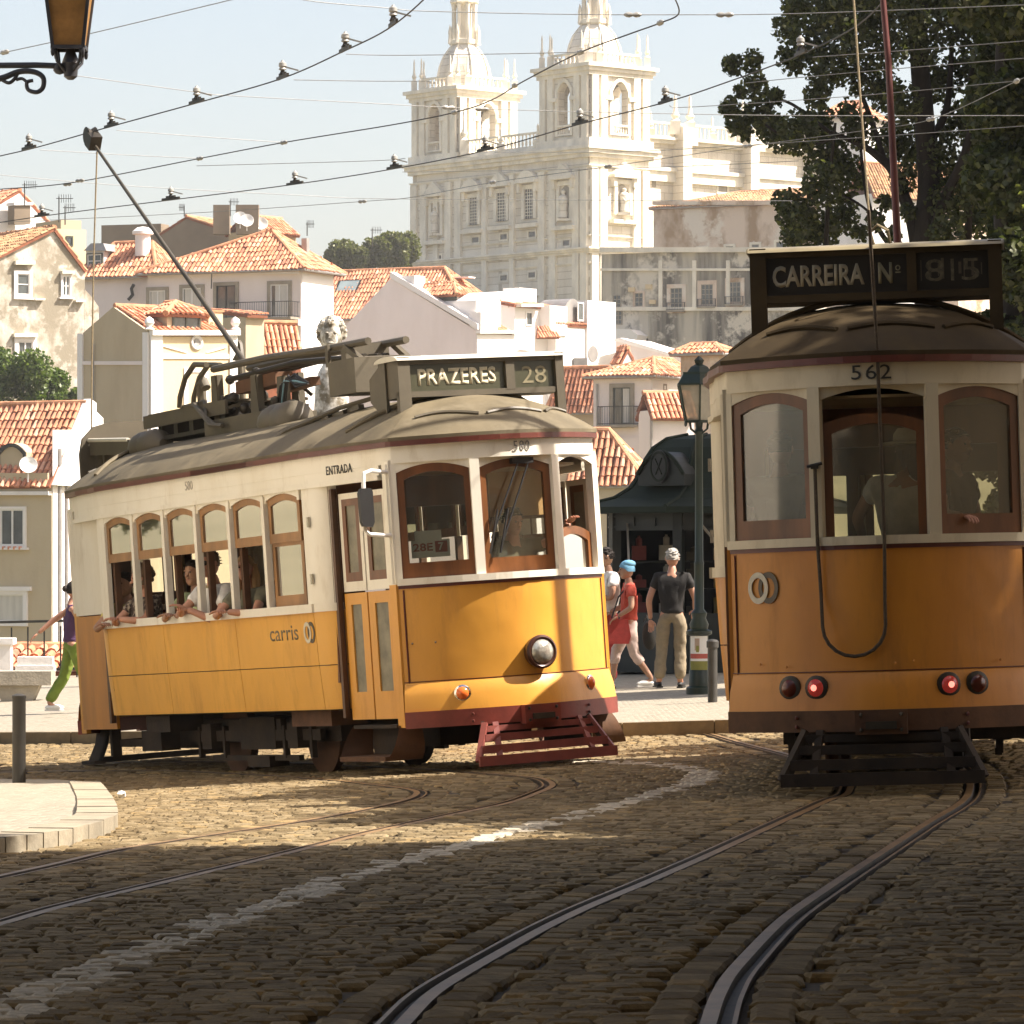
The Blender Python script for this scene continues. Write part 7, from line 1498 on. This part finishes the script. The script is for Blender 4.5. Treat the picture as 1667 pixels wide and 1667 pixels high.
for pts, lab, bd in (([(440, -20), (495, 0), (630, 13), (690, 18), (904, 23), (1100, 24), (1300, 22), (1667, 8), (1700, 6)], 'highest horizontal span wire with two beads, crossing both lanterns', ((1030, 24), (1180, 24))),
        ([(563, 88), (640, 90), (800, 88), (943, 85)], 'thin span wire level with the domes', ()), ([(478, 130), (600, 132), (700, 132)], 'short thin span wire left of the left tower', ()),
        ([(122, 123), (320, 150), (380, 156), (600, 168), (735, 175), (945, 182), (1290, 188), (1700, 188)], 'level span wire from bracket lamp across both belfries', ((730, 175), (785, 178))), ([(190, 212), (320, 222), (462, 232)], 'thin slack wire below the trolley pole head', ()), ([(65, 244), (200, 252), (325, 258)], 'thin slack wire at far left above the trolley pole', ()),
        ([(805, 248), (900, 248), (1070, 245), (1400, 224), (1667, 205)], 'thin pale wire at main cornice height of church', ()), ([(655, 280), (800, 278), (1080, 272), (1300, 262)], 'thin pale wire crossing the window pediments of church', ()), ([(-20, 283), (200, 302), (490, 318), (660, 324), (1290, 327)], 'thin dark wire level with the church window heads', ()),
        ([(1323, 93), (1500, 80), (1700, 64)], 'span wire in front of the tree, topmost of three', ()), ([(1214, 135), (1400, 117), (1700, 92)], 'span wire in front of the tree, middle of three', ()), ([(1090, 172), (1130, 174), (1407, 155), (1652, 132)], 'span wire in front of the tree, lowest of three', ()),
        ([(-30, 94), (0, 87), (150, 54), (375, 0), (420, -12)], 'thick wire passing behind the amber lantern', ((8, 85),)), ([(320, 270), (600, 262), (660, 258)], 'faint wire between trolley pole and left tower', ())):
    wire(pts, lab, 4.7, beads=bd, **SP)
# television aerials on the roofs
def aerial(u, v0, v1, Y, side, lab):
    p = P(u, v1, Y); o = thing('tv_aerial', lab, 'aerial', tuple(p)); h_ = (v1 - v0) / F * Y; b = MB(); b.tube([p, p + Vector((0, 0, h_))], .035, 5); b.build('mast', m_iron, o); b = MB(); t = p + Vector((0, 0, h_ - .1)); L_ = .55 * h_
    b.bar(t - Vector((L_ * .2, 0, 0)), t + Vector((L_ * side, 0, 0)), .035)
    for q in range(6): x = L_ * side * (q / 6); b.bar(t + Vector((x, 0, -.22)), t + Vector((x, 0, .22)), .025)
    b.build('boom', m_iron, o)
for a_ in ((40, 298, 336, 222, 1, 'thin aerial on the white gable at top left'), (96, 320, 362, 214, 1, 'aerial on the ochre house end, its boom pointing right'), (106, 335, 366, 214, 1, 'short aerial right beside the ochre house aerial'), (375, 326, 352, 250, 1, 'aerial among the dishes on the skyline house'), (300, 335, 352, 258, -1, 'aerial on the dark skyline gable'), (500, 362, 384, 240, 1, 'aerial near the flue of the balcony house'), (606, 372, 402, 260, 1, 'aerial in front of the hilltop trees')): aerial(*a_)
# ------------------------------------------------------------------ people
def skinmat(name, c): 
    m = mat(name, c, .5, 0, .08, 12); b = m.node_tree.nodes['Principled BSDF']; b.inputs['Subsurface Weight'].default_value = .05; return m
m_skin = skinmat('light_tanned_skin', (.46, .26, .17)); m_skin2 = skinmat('sunburnt_skin', (.48, .24, .15)); m_skin3 = skinmat('olive_skin', (.38, .21, .13))
def cloth(name, c): return mat(name, c, .85, 0, .12, 14, .12, 60)
m_eye = mat('dark_eye', (.03, .02, .015), .2); m_lip = mat('lips', (.33, .12, .09), .5)
FOLD = bpy.data.textures.new('cloth_folds', 'CLOUDS'); FOLD.noise_scale = .11; FOLD.noise_depth = 2
BASE = dict(pelvis=(0, 0, .94), spine=(0, .0, 1.14), chest=(0, 0, 1.31), neck=(0, .0, 1.46), head=(0, .02, 1.55),
            shR=(.185, 0, 1.39), elR=(.25, -.02, 1.12), wrR=(.26, .08, .88), shL=(-.185, 0, 1.39), elL=(-.25, -.02, 1.12), wrL=(-.26, .08, .88),
            hiR=(.095, 0, .90), knR=(.10, .03, .50), anR=(.10, -.01, .10), toR=(.115, .13, .045), hiL=(-.095, 0, .90), knL=(-.10, .03, .50), anL=(-.10, -.01, .10), toL=(-.115, .13, .045))
SIT = dict(hiR=(.10, .02, .90), knR=(.11, .45, .93), anR=(.11, .44, .52), toR=(.11, .57, .46), hiL=(-.10, .02, .90), knL=(-.11, .45, .93), anL=(-.11, .44, .52), toL=(-.11, .57, .46))
RAD = dict(pelvis=(.140, .112), spine=(.130, .10), chest=(.155, .11), neck=(.055, .055), head=(.055, .055), shR=(.066, .062), elR=(.044, .044), wrR=(.030, .027), shL=(.066, .062), elL=(.044, .044), wrL=(.030, .027),
           hiR=(.092, .09), knR=(.060, .060), anR=(.040, .040), toR=(.036, .030), hiL=(.092, .09), knL=(.060, .060), anL=(.040, .040), toL=(.036, .030))
ED = [('pelvis', 'spine'), ('spine', 'chest'), ('chest', 'neck'), ('neck', 'head'), ('chest', 'shR'), ('shR', 'elR'), ('elR', 'wrR'), ('chest', 'shL'), ('shL', 'elL'), ('elL', 'wrL'),
      ('pelvis', 'hiR'), ('hiR', 'knR'), ('knR', 'anR'), ('anR', 'toR'), ('pelvis', 'hiL'), ('hiL', 'knL'), ('knL', 'anL'), ('anL', 'toL')]
def skin_obj(name, J, edges, grow, m, parent, root='pelvis', over=None):
    ks = []; 
    for e in edges:
        for k in e:
            if k not in ks: ks.append(k)
    me = bpy.data.meshes.new(name); me.from_pydata([J[k] for k in ks], [(ks.index(a), ks.index(c)) for a, c in edges], []); me.materials.append(m)
    o = bpy.data.objects.new(name, me); COL.objects.link(o); o.parent = parent
    md = o.modifiers.new('skin', 'SKIN'); md.use_smooth_shade = True
    sd = me.skin_vertices[0].data
    for i, k in enumerate(ks):
        r = (over or {}).get(k, RAD.get(k, (.05, .05))); sd[i].radius = (r[0] + grow, r[1] + grow); sd[i].use_root = (k == root)
    s_ = o.modifiers.new('subdivision', 'SUBSURF'); s_.levels = 2; s_.render_levels = 2
    if name != 'body':
        s_.levels = s_.render_levels = 3; dm = o.modifiers.new('folds', 'DISPLACE'); dm.texture = FOLD; dm.strength = .035; dm.mid_level = .55; dm.texture_coords = 'LOCAL'
    return o
def hand(J, sd, m, parent, curl=.5, spread=1.0):
    w_, e_ = Vector(J['wr' + sd]), Vector(J['el' + sd]); d = (w_ - e_).normalized(); side = d.cross(Vector((0, 0, 1))); side = side.normalized() if side.length > .1 else Vector((1, 0, 0)); dn = side.cross(d) * -1
    if dn.z > 0: dn = -dn
    b = MB(); R = Matrix((side, d, dn)).transposed(); b.ell(w_ + d * .055, (.040, .055, .017), 10, 0, R)
    for k, (x, L_) in enumerate(((-.030, .060), (-.010, .072), (.010, .068), (.029, .052))):
        p0 = w_ + d * .095 + side * x; p1 = p0 + (d * math.cos(curl * .6) + dn * math.sin(curl * .6) + side * x * 2 * spread) * L_ * .55; p2 = p1 + (d * math.cos(curl * 1.5) + dn * math.sin(curl * 1.5)) * L_ * .5; b.tube([p0 - d * .02, p0, p1, p2], [.010, .0095, .0085, .006], 7)
    sg = 1 if sd == 'L' else -1; p0 = w_ + d * .035 + side * .034 * sg; p1 = p0 + (d * .6 + side * .7 * sg + dn * .2).normalized() * .035; p2 = p1 + (d * .9 + side * .1 * sg + dn * .3).normalized() * .03; b.tube([p0 - side * .01 * sg, p0, p1, p2], [.013, .012, .010, .007], 7)
    return b.build('hand', m, parent)
def person(label, M, pose=None, sit=False, skin=None, shirt=None, trousers=None, hair=None, hairstyle='short', sleeve='short', shoes=None, yaw=0., tilt=0., legs='long', glasses=False, group=None, hands=True):
    skin = skin or m_skin; J = dict(BASE); 
    if sit: J.update(SIT)
    J.update(pose or {}); root = thing('person', label, 'person', matrix=M, group=group)
    skin_obj('body', J, ED, 0, skin, root, over=dict(pelvis=(.115, .085), spine=(.095, .070), chest=(.115, .080), shR=(.050, .046), shL=(.050, .046), hiR=(.075, .072), hiL=(.075, .072)))
    fr = [('pelvis', 'spine'), ('spine', 'chest'), ('chest', 'neck2'), ('chest', 'shR'), ('chest', 'shL')]
    K = dict(J); K['pelvis'] = tuple(Vector(J['pelvis']) + Vector((0, 0, -.03))); K['neck2'] = tuple(Vector(J['chest']).lerp(Vector(J['neck']), .75))
    if sleeve != 'none':
        for s in 'RL':
            t = .55 if sleeve == 'short' else 1.0; K['slv' + s] = tuple(Vector(J['sh' + s]).lerp(Vector(J['el' + s]), t)); fr.append(('sh' + s, 'slv' + s))
            if sleeve == 'long': K['cuf' + s] = tuple(Vector(J['el' + s]).lerp(Vector(J['wr' + s]), .9)); fr.append(('slv' + s, 'cuf' + s))
    skin_obj('shirt', K, fr, .014, shirt, root, 'spine', dict(pelvis=(.156, .128), spine=(.142, .112), chest=(.165, .120), neck2=(.058, .055), slvR=(.060, .058), slvL=(.060, .058), cufR=(.036, .034), cufL=(.036, .034), shR=(.068, .062) if sleeve != 'none' else (.045, .055), shL=(.068, .062) if sleeve != 'none' else (.045, .055)))
    if trousers:
        tr = [('pelvis', 'low')]; K = dict(J); K['low'] = tuple(Vector(J['pelvis']).lerp(Vector(J['spine']), .45))
        for s in 'RL':
            a = 'an' + s
            if legs == 'calf': K['cf' + s] = tuple(Vector(J['kn' + s]).lerp(Vector(J['an' + s]), .45)); a = 'cf' + s
            tr += [('pelvis', 'hi' + s), ('hi' + s, 'kn' + s), ('kn' + s, a)]
        wd = dict(anR=(.068, .068), anL=(.068, .068), cfR=(.060, .060), cfL=(.060, .060), knR=(.066, .066), knL=(.066, .066), low=(.142, .112)); skin_obj('trousers', K, tr, .014, trousers, root, 'pelvis', wd)
        b = MB()
        for s in 'RL':
            a, t = Vector(J['an' + s]), Vector(J['to' + s]); f = (t - a); f.z = 0; f.normalize(); R = Matrix((Vector((f.y, -f.x, 0)), f, Vector((0, 0, 1)))).transposed(); z = min(a.z, t.z)
            b.ell((a + t) / 2 + f * .02 + Vector((0, 0, -.02)), (.048, .135, .045), 10, 0, R); b.box((a + t) / 2 + f * .02 + Vector((0, 0, -.055)), (.075, .25, .022), R)
        b.build('shoes', shoes or m_black, root)
    if hands: hand(J, 'R', skin, root); hand(J, 'L', skin, root)
    # head with a face
    c = Vector(J['head']) + Vector((0, .015, .075)); R = Matrix.Rotation(math.radians(yaw), 3, 'Z') @ Matrix.Rotation(math.radians(tilt), 3, 'X'); q = lambda x, y, z: c + R @ Vector((x, y, z)); b = MB()
    b.ell(c, (.077, .095, .115), 16, 0, R); b.ell(q(0, .030, -.060), (.056, .062, .062), 12, 0, R); b.ell(q(0, .052, -.095), (.030, .030, .024), 8, 0, R)
    b.prism([q(-.012, .088, .018), q(.012, .088, .018), q(.018, .090, -.030), q(-.018, .090, -.030)], R @ Vector((0, .012, -.002))); b.ell(q(0, .106, -.026), (.016, .018, .015), 8, 0, R)
    for s in (-1, 1): b.ell(q(s * .078, .0, -.005), (.012, .022, .032), 8, 0, R); b.ell(q(s * .030, .080, .026), (.024, .014, .010), 8, 0, R)
    hd = b.build('head', skin, root)
    for s in (-1, 1):
        b = MB()
        if not glasses: b.ell(q(s * .031, .086, .010), (.012, .008, .008), 8, 0, R)
        else: b.ell(q(s * .033, .092, .010), (.029, .012, .022), 10, 0, R); b.bar(q(s * .055, .085, .012), q(s * .078, .0, .012), .006)
        b.build('eye' if not glasses else 'sunglass_lens', m_eye, hd)
    b = MB(); b.ell(q(0, .088, -.058), (.024, .010, .007), 8, 0, R); b.build('mouth', m_lip, hd)
    if hair:
        b = MB()
        def cap(r, th0, th1, zlow):
            rows = []
            for i in range(9):
                t = i / 8; row = []
                for k in range(18):
                    a = 2 * math.pi * k / 18; front = max(0, math.sin(a)); lim = th0 + (th1 - th0) * (1 - front ** .6); ph = t * lim; row.append(q(math.sin(ph) * math.cos(a) * r[0], math.sin(ph) * math.sin(a) * r[1] - .006, math.cos(ph) * r[2] + .008))
                rows.append(row)
            b.grid(rows, 0, True, True); rows2 = [[p + (c - p) * .10 for p in rw] for rw in rows]; b.grid(rows2, 0, True, True)
        if hairstyle == 'short':
            cap((.083, .103, .119), 1.02, 1.82, 0); r = random.Random(len(label))
            for _ in range(90):
                d = Vector((r.gauss(0, 1), r.gauss(-.25, 1), r.gauss(.35, .9))).normalized()
                if (d.y > .3 and d.z < .5) or d.z < -.25: continue
                b.ell(q(d.x * .082, d.y * .102 - .006, d.z * .117 + .008), (.022, .024, .006), 5, 0, R @ Matrix.Rotation(r.random() * 3, 3, 'Z'))
        if hairstyle == 'long':
            cap((.090, .110, .124), 1.0, 2.1, 0)
            for s in (-1, 1): b.tube([q(s * .072, -.02, .03), q(s * .088, -.02, -.08), q(s * .088, -.01, -.18), q(s * .075, .01, -.27)], [.035, .042, .04, .02], 8)
            b.tube([q(0, -.08, .05), q(0, -.105, -.08), q(0, -.10, -.2), q(0, -.08, -.28)], [.05, .08, .075, .03], 8)
        if hairstyle == 'curly':
            cap((.092, .112, .126), 1.05, 2.0, 0); r = random.Random(len(label))
            for _ in range(70):
                d = Vector((r.gauss(0, 1), r.gauss(-.3, 1), r.gauss(.5, .8))).normalized()
                if d.y > .35 and d.z < .45: continue
                b.ell(q(d.x * .095, d.y * .112 - .01, d.z * .126 + .01), (.026, .026, .026), 6, 0, R)
        if hairstyle == 'bun': cap((.088, .108, .124), 1.0, 2.0, 0); b.ell(q(0, -.125, .02), (.045, .04, .045), 10, 0, R)
        if hairstyle == 'cap': cap((.094, .114, .132), 1.25, 1.75, 0); b.ell(q(0, -.03, .09), (.09, .10, .055), 12, 0, R)
        b.build('cap' if hairstyle == 'cap' else 'hair', hair, hd)
    return root
def at(p, face_deg, s=1.0): return Matrix.Translation(Vector(p)) @ Matrix.Rotation(math.radians(face_deg - 90), 4, 'Z') @ Matrix.Scale(s, 4)
h_brown = cloth('brown_hair', (.055, .030, .016)); h_dark = cloth('dark_hair', (.018, .012, .008)); h_blond = cloth('fair_hair', (.34, .21, .09)); h_grey = cloth('grey_white_hair', (.36, .34, .30)); h_grbr = cloth('grey_brown_hair', (.15, .10, .06))
# on the square (facing angle measured from +X towards +Y)
p = G((117 - HX) / F * 52.5, 52.5, .12)
person('woman in purple top and lime green trousers striding past the tram rear', at(p, 12, .98), dict(shL=(-.18, .02, 1.39), elL=(-.26, -.22, 1.22), wrL=(-.28, -.42, 1.05), elR=(.24, .12, 1.14), wrR=(.2, .3, 1.0), knR=(.1, .16, .50), anR=(.1, .24, .10), toR=(.11, .38, .06), knL=(-.1, -.08, .50), anL=(-.1, -.30, .13), toL=(-.11, -.18, .05)), skin=m_skin2, shirt=cloth('purple_top', (.075, .030, .085)), trousers=cloth('lime_green_trousers', (.16, .22, .028)), hair=h_dark, hairstyle='bun', sleeve='none', shoes=m_white)
p = G((990 - HX) / F * 54, 54, .12)
person('person in white T-shirt and red trousers standing half behind the left tram front', at(p, 200, 1.08), dict(elR=(.27, .06, 1.14), wrR=(.08, .22, 1.12), elL=(-.27, .06, 1.12), wrL=(-.05, .24, 1.14)), skin=m_skin3, shirt=cloth('white_tshirt', (.70, .68, .64)), trousers=cloth('red_trousers', (.34, .035, .03)), hair=h_dark, shoes=m_black)
p = G((1024 - HX) / F * 53.6, 53.6, .12)
W_ = person('woman in red top with blue cap and cropped white trousers, walking left', at(p, 186, .965), dict(elR=(.26, .05, 1.13), wrR=(.2, .24, 1.05), elL=(-.26, .0, 1.12), wrL=(-.22, .18, 1.0), knR=(.1, .17, .50), anR=(.1, .22, .10), toR=(.11, .36, .05), knL=(-.1, -.05, .50), anL=(-.1, -.30, .14), toL=(-.11, -.18, .05)), skin=m_skin3, shirt=cloth('coral_red_top', (.50, .075, .045)), trousers=cloth('pale_pink_trousers', (.55, .42, .36)), hair=cloth('sky_blue_cap', (.14, .33, .47)), hairstyle='cap', shoes=m_white, legs='calf')
b = MB(); o = thing('shoulder_bag', 'red shoulder bag hanging in front of the woman with the blue cap', 'bag', tuple(p + Vector((-.16, -.12, .60)))); q = p + Vector((-.14, -.20, .60)); b.prism([q + Vector((x, 0, z)) for x, z in ((-.15, 0), (.13, 0), (.16, .1), (.12, .32), (-.11, .34), (-.17, .15))], (0, .09, 0)); b.build('pouch', cloth('red_bag_cloth', (.36, .04, .03)), o); b = MB(); b.tube([q + Vector((-.1, .04, .32)), q + Vector((0, .1, .62)), q + Vector((.16, .22, .80))], .012, 6); b.build('strap', m_black, o)
b = MB(); o = thing('backpack', 'black bag held low behind the woman with the blue cap', 'bag', tuple(p + Vector((.22, 0, .5)))); q = p + Vector((.27, -.12, .55)); b.ell(q + Vector((0, .06, .16)), (.10, .10, .20), 12); b.tube([q + Vector((0, 0, .30)), q + Vector((-.04, 0, .42)), q + Vector((-.08, .05, .34))], .012, 6); b.build('body', cloth('black_bag_cloth', (.018, .016, .012)), o)
p = G((1094 - HX) / F * 53, 53, .12)
person('white haired man in black shirt and beige trousers seen from behind', at(p, 84, 1.05), dict(elR=(.29, .02, 1.12), wrR=(.27, .20, .98), elL=(-.29, -.02, 1.10), wrL=(-.27, .04, .86), knL=(-.13, .05, .5), hiL=(-.10, 0, .9), anL=(-.16, .03, .1), toL=(-.2, .16, .045)), skin=m_skin2, shirt=cloth('black_shirt', (.012, .010, .008)), trousers=cloth('beige_trousers', (.24, .19, .12)), hair=h_grey, shoes=m_black)
# passengers of the sunlit tram: seated at the open windows, forearms on the sill
def inA(x, y, z, yaw, s=1.0): return TA @ Matrix.Translation((x, y, z)) @ Matrix.Rotation(math.radians(yaw - 90), 4, 'Z') @ Matrix.Scale(s, 4) @ Matrix.Translation((0, 0, -.94))
SIDE = dict(hiR=(.02, .09, .90), knR=(-.42, .10, .95), anR=(-.42, .09, .54), toR=(-.54, .09, .48), hiL=(-.02, -.09, .90), knL=(-.42, -.10, .95), anL=(-.42, -.10, .54), toL=(-.54, -.10, .48))
SILL = dict(SIDE, elR=(.26, .20, 1.20), wrR=(.06, .34, 1.235), elL=(-.26, .20, 1.20), wrL=(-.06, .36, 1.235))
pt = mat('dark_patterned_blouse', (.045, .025, .018), .85, 0, 0, 28, .1, 50, (.34, .28, .20), .50, .58)
person('curly haired woman in dark patterned blouse leaning out of the second tram window', inA(-1.86, -1.0, 1.245, -80), SILL, True, m_skin2, pt, m_black, h_grbr, 'curly', yaw=-25, tilt=-8)
person('passenger in yellow T-shirt in the rearmost open tram window, face hidden', inA(-2.46, -.95, 1.20, -60), SILL, True, m_skin3, cloth('yellow_tshirt', (.58, .48, .16)), m_black, h_dark, 'short')
person('dark haired passenger in pale green T-shirt smiling behind the man in sunglasses', inA(-.74, -.93, 1.24, -72), SILL, True, m_skin3, cloth('pale_green_tshirt', (.52, .60, .30)), m_black, h_dark, 'short', yaw=12)
MV = person('man with sunglasses, khaki vest over white T-shirt, leaning on the tram sill', inA(-.16, -1.0, 1.27, -76, 1.05), dict(SILL, elL=(-.27, .18, 1.10)), True, m_skin2, cloth('white_tee', (.70, .68, .63)), m_black, h_grbr, 'short', glasses=True, yaw=10)
J = dict(BASE); skin_obj('vest', dict(J, neck2=(0, 0, 1.43)), [('pelvis', 'spine'), ('spine', 'chest'), ('chest', 'neck2'), ('chest', 'shR'), ('chest', 'shL')], .022, cloth('khaki_vest', (.30, .24, .13)), MV, 'spine', dict(neck2=(.05, .04), shR=(.05, .06), shL=(.05, .06)))
person('fair long haired passenger in grey-olive top at the fifth tram window', inA(.66, -1.0, 1.23, -70), SILL, True, m_skin2, cloth('grey_olive_top', (.15, .14, .09)), m_black, h_blond, 'long', yaw=30)
person('passenger in dark clothes deeper inside the sunlit tram', inA(-1.3, .35, 1.34, -60), None, True, m_skin3, cloth('dark_jacket', (.03, .025, .02)), m_black, h_dark, 'short')
# its driver, one arm stretched to the half-open side window
D = person('tram driver in olive shirt with arm stretched out to the side window', TA @ Matrix.Translation((3.34, .36, 1.46)) @ Matrix.Rotation(math.radians(0 - 90), 4, 'Z') @ Matrix.Translation((0, 0, -.94)), dict(elL=(-.30, .27, 1.42), wrL=(-.29, .53, 1.56), elR=(.27, .16, 1.14), wrR=(-.02, .40, 1.12), head=(.02, .06, 1.54)), True, m_skin2, cloth('olive_shirt', (.10, .085, .045)), m_black, h_brown, 'short', yaw=10, tilt=-12)
b = MB(); r = random.Random(6); M_ = TA; c = Vector((3.62, .55, 1.72)); b.ell(c, (.10, .16, .07), 10); b.ell(c + Vector((.02, .12, -.02)), (.08, .12, .05), 8); b.V = [tuple((TA @ Vector(v)) + Vector((r.uniform(-.01, .01), r.uniform(-.01, .01), r.uniform(-.01, .01)))) for v in b.V]; props(b.build('crumpled_cloth', m_white), 'crumpled white cloth on the dashboard before the tram driver', 'cloth')
# passengers on the rear platform of the shaded tram
def inB(x, y, z, yaw, s=1.0): return TB @ Matrix.Translation((x, y, z)) @ Matrix.Rotation(math.radians(yaw - 90), 4, 'Z') @ Matrix.Scale(s, 4) @ Matrix.Translation((0, 0, -.94))
w1 = person('person in white T-shirt and pale hat, back turned, inside the shaded tram', inB(3.62, .16, 1.58, 185, 1.0), dict(head=(.06, .09, 1.52), neck=(.02, .04, 1.45), elL=(-.30, .12, 1.18), wrL=(-.25, .34, 1.05), elR=(.26, .02, 1.13), wrR=(.24, .12, .9)), False, m_skin2, cloth('cream_tshirt', (.78, .74, .66)), cloth('grey_trousers', (.15, .14, .11)), h_brown, 'long', yaw=35)
b = MB(); hp = Vector((.06, .10, 1.675)); b.lathe([(.20, -.01), (.20, .0), (.105, .015), (.10, .06), (.07, .10), (.01, .105)], hp, 20); b.build('hat', cloth('pale_straw_hat', (.50, .44, .32)), w1)
person('person in dark top stretching a bare arm across the right pane of the shaded tram', inB(3.45, .50, 1.60, 60, 1.0), dict(elR=(.30, .10, 1.16), wrR=(.40, .30, 1.14), shR=(.19, .0, 1.40), elL=(-.22, .05, 1.12), wrL=(-.2, .2, 1.0)), False, m_skin2, cloth('dark_brown_top', (.03, .02, .012)), m_black, h_dark, 'short')
person('person in grey-green shirt with bare arm behind the left pane of the shaded tram', inB(3.42, -.66, 1.62, 170, 1.0), dict(elL=(-.27, .02, 1.12), wrL=(-.24, .1, .86)), False, m_skin2, cloth('grey_green_shirt', (.16, .15, .09)), m_black, h_dark, 'short')
# ------------------------------------------------------------------ thin summer haze
m_haze = bpy.data.materials.new('haze'); m_haze.use_nodes = True; _t = m_haze.node_tree; _t.nodes.remove(_t.nodes['Principled BSDF'])
_v = _t.nodes.new('ShaderNodeVolumePrincipled'); _v.inputs['Color'].default_value = (.93, .92, .90, 1); _v.inputs['Density'].default_value = .00027; _v.inputs['Anisotropy'].default_value = .2
_t.links.new(_v.outputs[0], _t.nodes['Material Output'].inputs['Volume'])
b = MB(); b.box((0, 720, 32), (880, 1600, 90)); b.build('haze', m_haze, kind='stuff')
